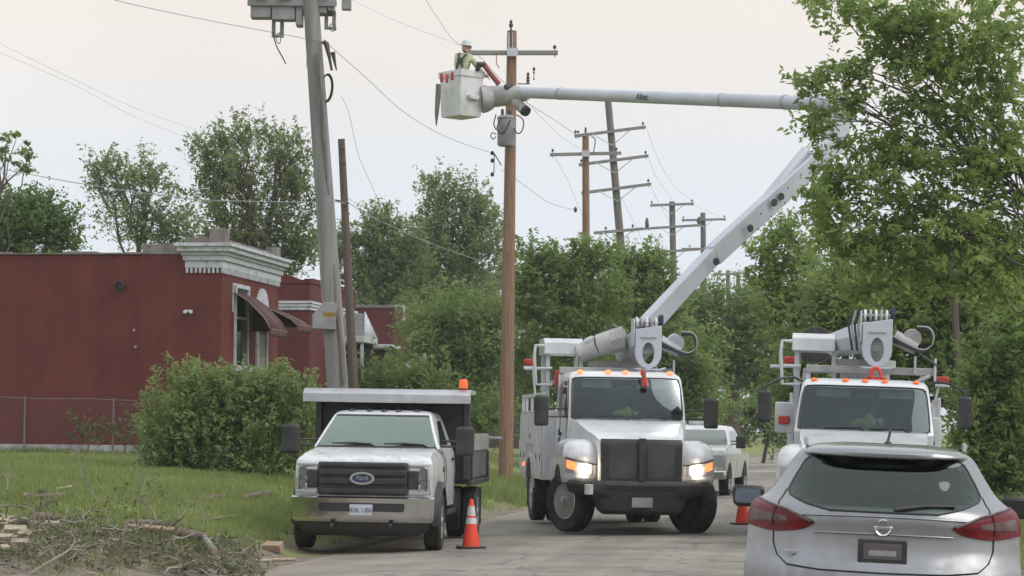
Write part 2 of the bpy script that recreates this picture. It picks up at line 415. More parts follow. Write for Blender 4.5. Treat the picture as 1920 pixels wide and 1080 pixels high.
M_['blade'] = leaf_mat('grass_blade', (0.160, 0.200, 0.069), (0.203, 0.259, 0.085), (0.258, 0.303, 0.113), 0.35, 0.3)

dirty(M_['white'], 0.5, 1.9)
dirty(M_['white2'], 0.6, 2.6)
dirty(M_['silver'], 0.3, 1.5, (0.16, 0.15, 0.135))
M_['bucket'] = mat('scuffed_bucket_gelcoat', (0.68, 0.70, 0.72), 0.45, col2=(0.48, 0.48, 0.47), scale=3.5, lo=0.48, hi=0.75, bump=0.1, bscale=8)

# ================================================================== GROUND
def uv_grid_sheet(name, ds, ys, zf, mat_, kind='structure'):
    me = bpy.data.meshes.new(name)
    v = []; f = []; uv = []
    for y in ys:
        for d in ds:
            x = xe(y) + d
            v.append((x, y, zf(x, y, d))); uv.append((d, y))
    nd = len(ds)
    for j in range(len(ys) - 1):
        for i in range(nd - 1):
            a = j*nd + i; f.append((a, a+1, a+nd+1, a+nd))
    me.from_pydata(v, [], f)
    ul = me.uv_layers.new(name='uv')
    for lp in me.loops: ul.data[lp.index].uv = uv[lp.vertex_index]
    me.shade_smooth()
    me.materials.append(mat_)
    o = bpy.data.objects.new(name, me); COL.objects.link(o); o['kind'] = kind
    return o

def ground_mat():
    mt = bpy.data.materials.new('grass_and_dirt'); mt.use_nodes = True
    t = mt.node_tree; n = t.nodes; L = t.links.new; b = n['Principled BSDF']
    b.inputs['Roughness'].default_value = 0.95; b.inputs['Specular IOR Level'].default_value = 0.15
    tcn = n.new('ShaderNodeTexCoord'); uvn = n.new('ShaderNodeUVMap'); sp = n.new('ShaderNodeSeparateXYZ'); L(uvn.outputs[0], sp.inputs[0])
    n1 = n.new('ShaderNodeTexNoise'); n1.inputs['Scale'].default_value = 0.7; n1.inputs['Detail'].default_value = 8; L(tcn.outputs['Object'], n1.inputs['Vector'])
    r1 = n.new('ShaderNodeValToRGB'); e = r1.color_ramp.elements
    e[0].position = 0.3; e[0].color = (0.15, 0.185, 0.065, 1); e[1].position = 0.7; e[1].color = (0.24, 0.25, 0.10, 1); k = e.new(0.5); k.color = (0.19, 0.225, 0.078, 1)
    L(n1.outputs[0], r1.inputs[0])
    n2 = n.new('ShaderNodeTexNoise'); n2.inputs['Scale'].default_value = 3.0; n2.inputs['Detail'].default_value = 8; L(tcn.outputs['Object'], n2.inputs['Vector'])
    r2 = n.new('ShaderNodeValToRGB'); e = r2.color_ramp.elements
    e[0].position = 0.3; e[0].color = (0.15, 0.125, 0.10, 1); e[1].position = 0.7; e[1].color = (0.26, 0.23, 0.19, 1)
    L(n2.outputs[0], r2.inputs[0])
    # dirt where d is within about a metre of either road edge
    a1 = n.new('ShaderNodeMath'); a1.operation = 'SUBTRACT'; a1.inputs[1].default_value = ROADW / 2; L(sp.outputs[0], a1.inputs[0])
    a2 = n.new('ShaderNodeMath'); a2.operation = 'ABSOLUTE'; L(a1.outputs[0], a2.inputs[0])
    n3 = n.new('ShaderNodeTexNoise'); n3.inputs['Scale'].default_value = 1.1; n3.inputs['Detail'].default_value = 6; L(tcn.outputs['Object'], n3.inputs['Vector'])
    a3 = n.new('ShaderNodeMath'); a3.operation = 'MULTIPLY_ADD'; a3.inputs[1].default_value = 3.4; L(n3.outputs[0], a3.inputs[0]); a3.inputs[2].default_value = -1.7
    a4 = n.new('ShaderNodeMath'); a4.operation = 'ADD'; L(a2.outputs[0], a4.inputs[0]); L(a3.outputs[0], a4.inputs[1])
    yo = n.new('ShaderNodeMapRange'); yo.inputs[1].default_value = 28.0; yo.inputs[2].default_value = 34.0; yo.inputs[3].default_value = 2.6; yo.inputs[4].default_value = 0.0; L(sp.outputs[1], yo.inputs[0])
    a5 = n.new('ShaderNodeMath'); a5.operation = 'SUBTRACT'; L(a4.outputs[0], a5.inputs[0]); L(yo.outputs[0], a5.inputs[1])
    mr = n.new('ShaderNodeMapRange'); mr.inputs[1].default_value = ROADW / 2 + 0.35; mr.inputs[2].default_value = ROADW / 2 + 1.1; L(a5.outputs[0], mr.inputs[0])
    mx = n.new('ShaderNodeMix'); mx.data_type = 'RGBA'; L(mr.outputs[0], mx.inputs[0]); L(r2.outputs[0], mx.inputs[6]); L(r1.outputs[0], mx.inputs[7])
    L(mx.outputs[2], b.inputs['Base Color'])
    n4 = n.new('ShaderNodeTexNoise'); n4.inputs['Scale'].default_value = 14; n4.inputs['Detail'].default_value = 6; L(tcn.outputs['Object'], n4.inputs['Vector'])
    bp = n.new('ShaderNodeBump'); bp.inputs['Strength'].default_value = 0.7; bp.inputs['Distance'].default_value = 0.06; L(n4.outputs[0], bp.inputs['Height']); L(bp.outputs[0], b.inputs['Normal'])
    return mt

def road_mat():
    mt = bpy.data.materials.new('old_asphalt'); mt.use_nodes = True
    t = mt.node_tree; n = t.nodes; L = t.links.new; b = n['Principled BSDF']
    b.inputs['Roughness'].default_value = 0.88; b.inputs['Specular IOR Level'].default_value = 0.25
    tcn = n.new('ShaderNodeTexCoord'); uvn = n.new('ShaderNodeUVMap'); sp = n.new('ShaderNodeSeparateXYZ'); L(uvn.outputs[0], sp.inputs[0])
    n1 = n.new('ShaderNodeTexNoise'); n1.inputs['Scale'].default_value = 0.7; n1.inputs['Detail'].default_value = 10; n1.inputs['Roughness'].default_value = 0.68; L(tcn.outputs['Object'], n1.inputs['Vector'])
    r1 = n.new('ShaderNodeValToRGB'); e = r1.color_ramp.elements
    e[0].position = 0.3; e[0].color = (0.178, 0.165, 0.144, 1); e[1].position = 0.66; e[1].color = (0.30, 0.282, 0.247, 1)
    L(n1.outputs[0], r1.inputs[0])
    # fine aggregate
    n2 = n.new('ShaderNodeTexNoise'); n2.inputs['Scale'].default_value = 60; n2.inputs['Detail'].default_value = 3; L(tcn.outputs['Object'], n2.inputs['Vector'])
    r2 = n.new('ShaderNodeMapRange'); r2.inputs[1].default_value = 0.3; r2.inputs[2].default_value = 0.7; r2.inputs[3].default_value = 0.8; r2.inputs[4].default_value = 1.18; L(n2.outputs[0], r2.inputs[0])
    v1 = n.new('ShaderNodeVectorMath'); v1.operation = 'SCALE'; L(r1.outputs[0], v1.inputs[0]); L(r2.outputs[0], v1.inputs['Scale'])
    # cracks
    vo = n.new('ShaderNodeTexVoronoi'); vo.feature = 'DISTANCE_TO_EDGE'; vo.inputs['Scale'].default_value = 0.42
    nd = n.new('ShaderNodeTexNoise'); nd.inputs['Scale'].default_value = 1.5; nd.inputs['Detail'].default_value = 6; L(tcn.outputs['Object'], nd.inputs['Vector'])
    vm = n.new('ShaderNodeVectorMath'); vm.operation = 'MULTIPLY_ADD'; L(nd.outputs['Color'], vm.inputs[0]); vm.inputs[1].default_value = (1.2, 1.2, 1.2); L(tcn.outputs['Object'], vm.inputs[2])
    L(vm.outputs[0], vo.inputs['Vector'])
    cr = n.new('ShaderNodeMapRange'); cr.inputs[1].default_value = 0.006; cr.inputs[2].default_value = 0.02; cr.inputs[3].default_value = 0.62; cr.inputs[4].default_value = 1.0; L(vo.outputs['Distance'], cr.inputs[0])
    v2 = n.new('ShaderNodeVectorMath'); v2.operation = 'SCALE'; L(v1.outputs[0], v2.inputs[0]); L(cr.outputs[0], v2.inputs['Scale'])
    # worn wheel tracks and stains running along the street
    mpt = n.new('ShaderNodeMapping'); mpt.inputs['Scale'].default_value = (1.1, 0.07, 1); L(uvn.outputs[0], mpt.inputs[0])
    nt_ = n.new('ShaderNodeTexNoise'); nt_.inputs['Scale'].default_value = 1.0; nt_.inputs['Detail'].default_value = 9; nt_.inputs['Roughness'].default_value = 0.6; L(mpt.outputs[0], nt_.inputs['Vector'])
    mt2 = n.new('ShaderNodeMapRange'); mt2.inputs[1].default_value = 0.32; mt2.inputs[2].default_value = 0.68; mt2.inputs[3].default_value = 0.74; mt2.inputs[4].default_value = 1.16; L(nt_.outputs[0], mt2.inputs[0])
    v4 = n.new('ShaderNodeVectorMath'); v4.operation = 'SCALE'; L(v2.outputs[0], v4.inputs[0]); L(mt2.outputs[0], v4.inputs['Scale']); v2 = v4
    # dirt drifting in from the edges
    a1 = n.new('ShaderNodeMath'); a1.operation = 'SUBTRACT'; a1.inputs[1].default_value = ROADW / 2; L(sp.outputs[0], a1.inputs[0])
    a2 = n.new('ShaderNodeMath'); a2.operation = 'ABSOLUTE'; L(a1.outputs[0], a2.inputs[0])
    n3 = n.new('ShaderNodeTexNoise'); n3.inputs['Scale'].default_value = 1.4; n3.inputs['Detail'].default_value = 8; L(tcn.outputs['Object'], n3.inputs['Vector'])
    a3 = n.new('ShaderNodeMath'); a3.operation = 'MULTIPLY_ADD'; a3.inputs[1].default_value = 2.6; a3.inputs[2].default_value = -1.3; L(n3.outputs[0], a3.inputs[0])
    a4 = n.new('ShaderNodeMath'); a4.operation = 'ADD'; L(a2.outputs[0], a4.inputs[0]); L(a3.outputs[0], a4.inputs[1])
    mr = n.new('ShaderNodeMapRange'); mr.inputs[1].default_value = ROADW/2 - 0.9; mr.inputs[2].default_value = ROADW/2 - 0.1; L(a4.outputs[0], mr.inputs[0])
    mx = n.new('ShaderNodeMix'); mx.data_type = 'RGBA'; L(mr.outputs[0], mx.inputs[0]); L(v2.outputs[0], mx.inputs[6]); mx.inputs[7].default_value = (0.26, 0.225, 0.185, 1)
    L(mx.outputs[2], b.inputs['Base Color'])
    bp = n.new('ShaderNodeBump'); bp.inputs['Strength'].default_value = 0.5; bp.inputs['Distance'].default_value = 0.01; L(n2.outputs[0], bp.inputs['Height']); L(bp.outputs[0], b.inputs['Normal'])
    return mt

M_['ground'] = ground_mat(); M_['road'] = road_mat()
M_['concrete'] = mat('pale_concrete', (0.33, 0.305, 0.27), 0.9, col2=(0.26, 0.24, 0.215), scale=1.2, bump=0.2, bscale=30)
ds = [-700, -300, -150, -90] + list(np.arange(-60, -20, 4.0)) + list(np.arange(-20, 0, 0.5)) + [0, 0.02, 1, 3, ROADW/2, 6.5, 8, ROADW-0.02, ROADW] + list(np.arange(ROADW+0.5, 24, 0.75)) + list(np.arange(26, 70, 5)) + [120, 300, 700]
ysg = [-60, -20, 0] + list(np.arange(8, 75, 0.75)) + list(np.arange(76, 160, 4)) + [180, 240, 340, 600, 1100]
def gz(x, y, d):
    if 0.01 < d < ROADW - 0.01: return -0.25
    return G(x, y)
uv_grid_sheet('ground', ds, ysg, gz, M_['ground'])
dr = [0.0, 0.3, 0.7, 1.5, 2.5, 3.5, ROADW/2, 5.7, 6.7, 7.7, 8.4, 8.9, ROADW]
uv_grid_sheet('road', dr, [-60, -20] + list(np.arange(0, 230, 2.0)), lambda x, y, d: G(x, y) + 0.004, M_['road'])
# a cross street with its pale pavement far down the road
def cross(name, d0, d1, y0, y1, z, m_):
    mb = MB()
    mb.grid(lambda a, b_: (xe(y0 + (y1 - y0) * b_) + d0 + (d1 - d0) * a, y0 + (y1 - y0) * b_, G(min(max(xe(y0 + (y1-y0)*b_) + d0 + (d1 - d0)*a, xe(y0+(y1-y0)*b_)), xe(y0+(y1-y0)*b_) + ROADW), y0 + (y1 - y0) * b_) + z), 30, 4)
    o = mb.build(name, m_, None, fix=False); o['kind'] = 'structure'; return o
cross('pavement', 0.05, ROADW - 0.05, 98, 104, 0.012, M_['concrete'])
cross('pavement', 0.05, ROADW - 0.05, 118, 135, 0.012, M_['concrete'])

# ================================================================== BUILDINGS
def brick_mat(name, c1, c2, mortar, paint_noise=0.15):
    mt = bpy.data.materials.new(name); mt.use_nodes = True
    t = mt.node_tree; n = t.nodes; L = t.links.new; b = n['Principled BSDF']
    b.inputs['Roughness'].default_value = 0.8; b.inputs['Specular IOR Level'].default_value = 0.3
    tcn = n.new('ShaderNodeTexCoord'); sp = n.new('ShaderNodeSeparateXYZ'); L(tcn.outputs['Object'], sp.inputs[0])
    ad = n.new('ShaderNodeMath'); ad.operation = 'ADD'; L(sp.outputs[0], ad.inputs[0]); L(sp.outputs[1], ad.inputs[1])
    cb = n.new('ShaderNodeCombineXYZ'); L(ad.outputs[0], cb.inputs[0]); L(sp.outputs[2], cb.inputs[1])
    br = n.new('ShaderNodeTexBrick'); br.inputs['Scale'].default_value = 1.0
    br.inputs['Brick Width'].default_value = 0.215; br.inputs['Row Height'].default_value = 0.075; br.inputs['Mortar Size'].default_value = 0.008
    br.inputs['Color1'].default_value = (*c1, 1); br.inputs['Color2'].default_value = (*c2, 1); br.inputs['Mortar'].default_value = (*mortar, 1)
    L(cb.outputs[0], br.inputs['Vector'])
    no = n.new('ShaderNodeTexNoise'); no.inputs['Scale'].default_value = 0.9; no.inputs['Detail'].default_value = 8; L(tcn.outputs['Object'], no.inputs['Vector'])
    mr = n.new('ShaderNodeMapRange'); mr.inputs[1].default_value = 0.3; mr.inputs[2].default_value = 0.7; mr.inputs[3].default_value = 0.84; mr.inputs[4].default_value = 1.14; L(no.outputs[0], mr.inputs[0])
    v1 = n.new('ShaderNodeVectorMath'); v1.operation = 'SCALE'; L(br.outputs[0], v1.inputs[0]); L(mr.outputs[0], v1.inputs['Scale'])
    mp = n.new('ShaderNodeMapping'); mp.inputs['Scale'].default_value = (1.6, 1.6, 0.16); L(tcn.outputs['Object'], mp.inputs[0])
    ns = n.new('ShaderNodeTexNoise'); ns.inputs['Scale'].default_value = 1.3; ns.inputs['Detail'].default_value = 9; ns.inputs['Roughness'].default_value = 0.65; L(mp.outputs[0], ns.inputs['Vector'])
    mr2 = n.new('ShaderNodeMapRange'); mr2.inputs[1].default_value = 0.3; mr2.inputs[2].default_value = 0.7; mr2.inputs[3].default_value = 0.80; mr2.inputs[4].default_value = 1.16; L(ns.outputs[0], mr2.inputs[0])
    v3 = n.new('ShaderNodeVectorMath'); v3.operation = 'SCALE'; L(v1.outputs[0], v3.inputs[0]); L(mr2.outputs[0], v3.inputs['Scale'])
    L(v3.outputs[0], b.inputs['Base Color'])
    bp = n.new('ShaderNodeBump'); bp.inputs['Strength'].default_value = 0.5; bp.inputs['Distance'].default_value = 0.006; bp.invert = True
    L(br.outputs['Fac'], bp.inputs['Height']); L(bp.outputs[0], b.inputs['Normal'])
    return mt
M_['brick'] = brick_mat('red_painted_brick', (0.142, 0.034, 0.029), (0.124, 0.031, 0.028), (0.100, 0.029, 0.026))
M_['brick2'] = brick_mat('dark_red_painted_brick', (0.120, 0.030, 0.030), (0.108, 0.028, 0.028), (0.09, 0.026, 0.026))
ROADA = -math.atan(0.15)

def zat(py, Y, px): return at(px, py, Y).z
c0 = at(416, 500, 61.0)
b1r = empty('brick_shop', (c0.x, 61.0, 0), (0, 0, ROADA))
tag(b1r, 'long red painted brick shop with white cornice at its street corner', 'building')
zt = zat(474, 61, 100)
Z_c0, Z_c1 = zat(512, 61, 416), zat(457, 61, 416)
FW = 5.95
# side wall with its front: one shell of brick
wl = MB(); wl.box(-16, 0, 0, FW, 1.22, zt)
wall = wl.build('wall', M_['brick'], b1r)
bx('foundation', M_['stone'], b1r, -16, 0.03, -0.04, FW + 0.02, 0.3, 1.217, 0.01)
# uneven parapet coping on the side wall, piece by piece
random.seed(4)
x = -16.0; 
while x < -2.1:
    w_ = random.uniform(0.5, 0.95); x1 = min(x + w_, -2.1)
    h_ = random.uniform(0.03, 0.085)
    bx('coping_block', M_['coping'], wall, x, x1 - 0.012, -0.05, 0.3, zt + 0.002, zt + h_, 0.008); x = x1
bx('parapet', M_['coping'], b1r, -2.1, -1.06, -0.02, 0.32, zt + 0.003, Z_c1 + 0.0, 0.015)
# cornice built up in courses
dz = (Z_c1 - Z_c0)
lay = [(0.17, 0.42, 0.05, -0.96), (0.42, 0.60, 0.11, -1.0), (0.60, 0.72, 0.16, -1.04), (0.72, 0.88, 0.27, -1.12), (0.88, 1.0, 0.34, -1.18)]
cor = None
for i, (a, b, o_, xl) in enumerate(lay):
    q = bx('cornice_course', M_['trim'], b1r, xl, o_, -o_, FW + 0.04 + o_ * 0.3, Z_c0 + a * dz + 0.0015, Z_c0 + b * dz, 0.012)
    if i == 0: cor = q
for i in range(9):
    xx = -0.93 + i * 0.115
    bx('dentil', M_['trim'], cor, xx, xx + 0.06, -0.06, 0.02, Z_c0, Z_c0 + 0.17 * dz, 0.004)
for i in range(46):
    yy = 0.04 + i * 0.128
    bx('dentil', M_['trim'], cor, -0.02, 0.055, yy, yy + 0.065, Z_c0, Z_c0 + 0.17 * dz, 0.0)
pp = bx('front_parapet', M_['coping'], b1r, -1.0, -0.05, 0.05, FW - 0.05, Z_c1 + 0.002, Z_c1 + 0.17, 0.02)
bx('corner_pier', M_['coping'], b1r, -0.32, 0.10, -0.10, 0.36, Z_c1 + 0.003, Z_c1 + 0.38, 0.02)
bx('corner_pier', M_['coping'], b1r, -0.30, 0.06, FW - 0.38, FW - 0.02, Z_c1 + 0.003, Z_c1 + 0.33, 0.02)
# window, its white surround, door, arch panel
wy0, wy1 = 1.25, 2.6; ws = zat(692, 62.9, 450)
win = bx('window', M_['winglass'], b1r, -0.05, 0.006, wy0 + 0.08, wy1 - 0.08, ws + 0.1, ws + 2.1, 0.0)
fr = MB()
fr.box(-0.02, 0.06, wy0, wy0 + 0.09, ws + 0.081, ws + 2.2); fr.box(-0.02, 0.06, wy1 - 0.09, wy1, ws + 0.081, ws + 2.2)
fr.box(-0.02, 0.058, wy0 + 0.09, wy1 - 0.09, ws + 2.1, ws + 2.2)
fr.build('frame', M_['trim'], win, bevel=0.006)
bx('sash_bar', M_['trim'], win, 0.002, 0.035, wy0 + 0.09, wy1 - 0.09, ws + 1.3, ws + 1.36, 0.0)
bx('sill', M_['trim'], win, -0.02, 0.14, wy0 - 0.08, wy1 + 0.08, ws - 0.06, ws + 0.08, 0.008)
bx('dark_board', M_['board'], win, 0.008, 0.03, wy0 + 0.78, wy1 - 0.11, ws + 0.1, ws + 1.3, 0.0)
zl = zat(531, 62.2, 436)
lm = MB(); lm.box(0.002, 0.03, 1.05, 1.10, zl - 0.75, zl); lm.box(0.002, 0.03, 1.10, 2.75, zl - 0.06, zl); lm.box(0.002, 0.03, 2.70, 2.75, zl - 0.42, zl - 0.061)
lm.build('trim_strip', M_['trim'], b1r)
door = bx('door', M_['board'], b1r, -0.03, 0.02, 3.62, 4.5, 0.9, ws + 1.2, 0.0)
df = MB(); df.box(-0.02, 0.07, 3.5, 3.62, 0.9, ws + 1.3); df.box(-0.02, 0.07, 4.5, 4.62, 0.9, ws + 1.3)
df.build('frame', M_['trim'], door, bevel=0.005)
bx('panel', M_['greylight'], door, 0.022, 0.035, 3.74, 4.38, ws - 1.1, ws + 1.0, 0.01)
za = zat(580, 65, 490); zb = zat(541, 65, 490)
arc = [(3.45, za - 0.5), (4.75, za - 0.5), (4.75, za)] + [(4.1 + 0.65 * math.cos(R(a)), za + (zb - za) * math.sin(R(a))) for a in range(10, 175, 11)] + [(3.45, za)]
MB().prism(arc, 'x', -0.02, 0.04).build('arched_panel', M_['trim'], b1r, bevel=0.006)
# awnings: sloping cloth on a bent frame, with side gussets and a scalloped valance
def awning(y0, y1, ztop, zbot, outw):
    prof = [(0.02, ztop), (outw * 0.45, ztop - (ztop - zbot) * 0.30), (outw * 0.85, ztop - (ztop - zbot) * 0.72), (outw, zbot)]
    mb = MB()
    for k in range(3):
        (xa, za_), (xb, zb_) = prof[k], prof[k + 1]
        mb.add([(xa, y0, za_), (xb, y0, zb_), (xb, y1, zb_), (xa, y1, za_)], [(0, 1, 2, 3)])
    cloth = mb.build('awning', M_['awning'], b1r, solid=0.02)
    va = MB(); va.grid(lambda a, b: (outw + 0.002, y0 + (y1 - y0) * a, zbot - b * (0.16 + 0.035 * abs(math.sin(a * 9 * math.pi)))), 54, 1)
    va.build('valance', M_['awning'], cloth, solid=0.012)
    for yy in (y1,):
        g = MB(); g.add([(p[0], yy, p[1]) for p in prof] + [(0.02, yy, zbot)], [(0, 1, 2, 3, 4)])
        g.build('gusset', M_['awning'], cloth, solid=0.012)
    fb = MB(); fb.tube([(0.0, y0 - 0.015, ztop)] + [(p[0], y0 - 0.015, p[1]) for p in prof], 0.018, 6); fb.tube([(outw, y0, zbot), (outw, y1, zbot)], 0.016, 6)
    fb.build('frame_tube', M_['coping'], cloth)
    return cloth
awning(1.15, 2.95, zat(547, 62.2, 440), zat(618, 62.5, 500), 1.0)
awning(3.25, 4.9, zat(572, 64.5, 480), zat(612, 65, 560), 1.2)
# lamps on the side wall
p = at(230, 537, 61.5)
def wall_local(px, py):
    # local x on the side wall's face
    M = loc_mat(b1r).inverted(); a = M @ CAM; q = M @ at(px, py, 61.0); d = q - a; t = -a.y / d.y; h = a + d * t
    return h
h = wall_local(230, 537)
fl = empty('flood_lamp', (0, 0, 0), parent=b1r); fl.location = (h.x, -0.002, h.z)
MB().lathe([(0.02, 0.0), (0.05, -0.03), (0.05, -0.09), (0.11, -0.12), (0.13, -0.26), (0.11, -0.27), (0.10, -0.2), (0.0, -0.2)], (0, 0, 0), 'y', 16).build('housing', M_['black'], fl)
bx('bracket', M_['black'], fl, -0.12, 0.0, -0.06, -0.002, 0.0, 0.12, 0.01)
h = wall_local(354, 586)
fl = empty('security_lamp', (0, 0, 0), parent=b1r); fl.location = (h.x, -0.002, h.z)
MB().ball((-0.08, -0.08, 0), (0.055, 0.07, 0.05)).build('lamp_head', M_['trim'], fl)
MB().ball((0.07, -0.08, 0), (0.055, 0.07, 0.05)).build('lamp_head', M_['trim'], fl)
bx('mount', M_['trim'], fl, -0.10, 0.10, -0.04, 0.0, 0.02, 0.07, 0.01)
for px, py in ((251, 619), (254, 650)):
    h = wall_local(px, py); bx('patch', M_['greylight'], wall, h.x - 0.03, h.x + 0.03, -0.004, 0.01, h.z - 0.035, h.z + 0.035, 0.0)

# second brick building
c2 = at(581, 560, 78.0)
b2r = empty('brick_building', (c2.x, 78.0, 0), (0, 0, ROADA)); tag(b2r, 'dark red brick building with white striped band and grey porch roof', 'building')
z2b0, z2b1 = zat(581, 78, 560), zat(563, 78, 560); z2t = zat(531, 78, 560)
w2 = bx('wall', M_['brick2'], b2r, -9, 0, 0, 7, 0.3, z2t, 0.01)
for i in range(3):
    a = z2b0 + (z2b1 - z2b0) * i / 3
    bx('band_course', M_['trim'], b2r, -9.02, 0.05 + 0.02 * i, -0.05 - 0.02 * i, 7.02, a, a + (z2b1 - z2b0) / 3 - 0.02, 0.006)
MB().prism([(-1.55, z2t), (-1.45, z2t + 0.12), (-0.85, z2t + 0.3), (-0.3, z2t + 0.12), (0.03, z2t + 0.1), (0.03, z2t)], 'y', -0.03, 0.4).build('parapet', M_['brick2'], b2r)
bx('parapet', M_['brick2'], b2r, -0.3, 0.03, 0.41, 6.9, z2t + 0.002, z2t + 0.18, 0.01)
# porch
ph0, ph1 = zat(590, 84, 640), zat(634, 84, 640)
px0, px1 = at(584, 600, 82).x, at(686, 600, 82).x
Mi = loc_mat(b2r).inverted()
pl = Mi @ Vector((px0, 82, 0)); pr_ = Mi @ Vector((px1, 82, 0))
yy = pl.y
roofp = MB()
xa, xb = pl.x, pr_.x
roofp.add([(xa, yy, ph1), (xb, yy, ph1), (xb - 0.25, yy + 1.1, ph0), (xa + 0.25, yy + 1.1, ph0), (xa, yy + 2.2, ph1), (xb, yy + 2.2, ph1)], [(0, 1, 2, 3), (3, 2, 5, 4), (0, 3, 4), (1, 5, 2), (0, 4, 5, 1)])
pr = roofp.build('porch_roof', M_['roof'], b2r)
bx('fascia', M_['trim'], pr, xa - 0.02, xb + 0.02, yy - 0.04, yy + 2.2, ph1 - 0.22, ph1 - 0.003, 0.01)
MB().add([(xb + 0.02, yy + 0.0, ph1), (xb + 0.02, yy + 2.2, ph1), (xb - 0.20, yy + 1.1, ph0 + 0.06)], [(0, 1, 2)]).build('gable_board', M_['trim'], pr, solid=0.03)
for xx in (xa + 0.05, xa + 0.95, xb - 0.08):
    bx('porch_post', M_['trim'], b2r, xx - 0.05, xx + 0.05, yy + 0.02, yy + 0.12, 0.2, ph1 - 0.222, 0.01)
bx('porch_back', M_['board'], b2r, xa + 0.1, xb - 0.1, yy + 2.0, yy + 2.1, 0.2, ph1 - 0.223, 0.0)
# third building
c3 = at(738, 600, 98.0)
b3r = empty('brick_house', (c3.x, 98, 0), (0, 0, ROADA)); tag(b3r, 'farther red brick house with white porch eave half hidden by trees', 'building')
z3 = zat(577, 98, 700)
w3 = bx('wall', M_['brick2'], b3r, -7, 0, 0, 8, 0.2, z3, 0.01)
bx('coping', M_['coping'], w3, -7.02, 0.03, -0.03, 8.02, z3 + 0.002, z3 + 0.12, 0.01)
dm = bx('dormer', M_['wood_new'], b3r, -0.15, 0.38, 0.3, 1.4, zat(602, 98, 745), zat(572, 98, 745), 0.0)
dfm = MB(); za, zb = zat(602, 98, 745), zat(571, 98, 745)
dfm.box(-0.2, -0.13, 0.22, 0.3, za, zb); dfm.box(0.33, 0.40, 0.22, 0.3, za, zb); dfm.box(-0.13, 0.33, 0.22, 0.3, zb - 0.08, zb); dfm.box(-0.62, -0.2, 0.22, 0.3, za, za + 0.1)
dfm.build('frame', M_['trim'], dm)
bx('side_board', M_['greymetal'], dm, -0.68, -0.21, 0.26, 0.32, za + 0.101, zb - 0.1, 0.0)
e3 = zat(652, 96, 710)
bx('porch_eave', M_['trim'], b3r, -2.0, 0.3, -2.0, -0.01, e3, e3 + 0.14, 0.02)
for xx in (-1.7, 0.1): bx('porch_post', M_['wood_dark'], b3r, xx, xx + 0.14, -1.9, -1.75, 0.2, e3 - 0.002, 0.01)
bx('porch_back', M_['board'], b3r, -1.9, 0.2, -0.06, -0.012, 0.2, e3 - 0.1, 0.0)
# dark house seen in the gap beside the brown pole
c4 = at(905, 700, 105.0)
b4r = empty('dark_house', (c4.x, 105, 0), (0, 0, ROADA)); tag(b4r, 'dark house with a white window frame in gap beside brown pole', 'building')
bx('wall', M_['board'], b4r, -1.5, 2.2, 0, 5, 0.1, zat(690, 105, 910), 0.02)
MB().prism([(-1.8, zat(690, 105, 910) + 0.003), (2.5, zat(690, 105, 910) + 0.003), (0.35, zat(650, 105, 910))], 'y', -0.3, 5.3).build('roof', M_['roof'], b4r)
z0_, z1_ = zat(785, 105, 910), zat(745, 105, 910)
wnd = bx('window', M_['winglass'], b4r, 0.1, 0.9, -0.02, 0.02, z0_ + 0.1, z1_, 0.0)
fm = MB(); fm.box(0.0, 0.1, -0.06, 0.0, z0_, z1_ + 0.1); fm.box(0.1, 0.9, -0.06, 0.0, z0_, z0_ + 0.1)
fm.build('frame', M_['trim'], wnd)

# striped board and pale post by the houses
p = ground_at(782, 745, 70, 100); p = Vector((at(780, 720, 88).x, 88, G(at(780, 720, 88).x, 88)))
sb = empty('striped_barrier', p); tag(sb, 'white and dark striped board leaning beside pale post before trees', 'barrier')
a, b = at(764, 680, 88) - p, at(788, 722, 88) - p
d = b - a; L_ = d.length; Mb = Matrix.Translation(a) @ d.to_track_quat('X', 'Z').to_matrix().to_4x4()
nst = 7
for i in range(nst):
    bx('stripe', M_['trim'] if i % 2 == 0 else M_['dark'], sb, L_ * 1.6 * i / nst, L_ * 1.6 * (i + 1) / nst - 0.004, -0.03, 0.03, -0.1, 0.1, 0.0, M=Mb)
t_ = at(795, 662, 88) - p
MB().tube([(t_.x, 0, -0.1), (t_.x, 0, t_.z)], 0.07, 8).build('post', M_['wood_grey'], sb)
MB().ball((t_.x + 0.02, -0.02, t_.z - 0.25), (0.09, 0.09, 0.26)).build('post_cap', M_['greylight'], sb)

# ================================================================== CHAIN LINK FENCE
fc = empty('chain_link_fence', (at(100, 800, 59.6).x, 59.6, G(at(100, 800, 59.6).x, 59.6))); tag(fc, 'thin chain link fence in front of the red side wall', 'fence')
o = fc.location
def fpt(px, py): return at(px, py, 59.6 + 0.15 * (430 - px) / 75) - o
for px in (-110, 47, 213, 372):
    tp = fpt(px, 744 + 0.02 * px); bt = Vector((tp.x, tp.y, G(tp.x + o.x, tp.y + o.y) - o.z - 0.1))
    MB().tube([bt, tp + Vector((0, 0, 0.03))], 0.024, 8).build('post', M_['fencewire'], fc)
MB().tube([fpt(px, 744.5 + 0.02 * px + 1.5 * math.sin(px / 166 * math.pi) ** 2) for px in range(-110, 400, 20)], 0.012, 6).build('top_rail', M_['fencewire'], fc)
ww = MB(); a, b = fpt(-110, 743), fpt(372, 752); Ht = 1.42; Lf = (b - a).length; dx = (b - a) / Lf
V = []
stepw = 0.075; wd = 0.0014
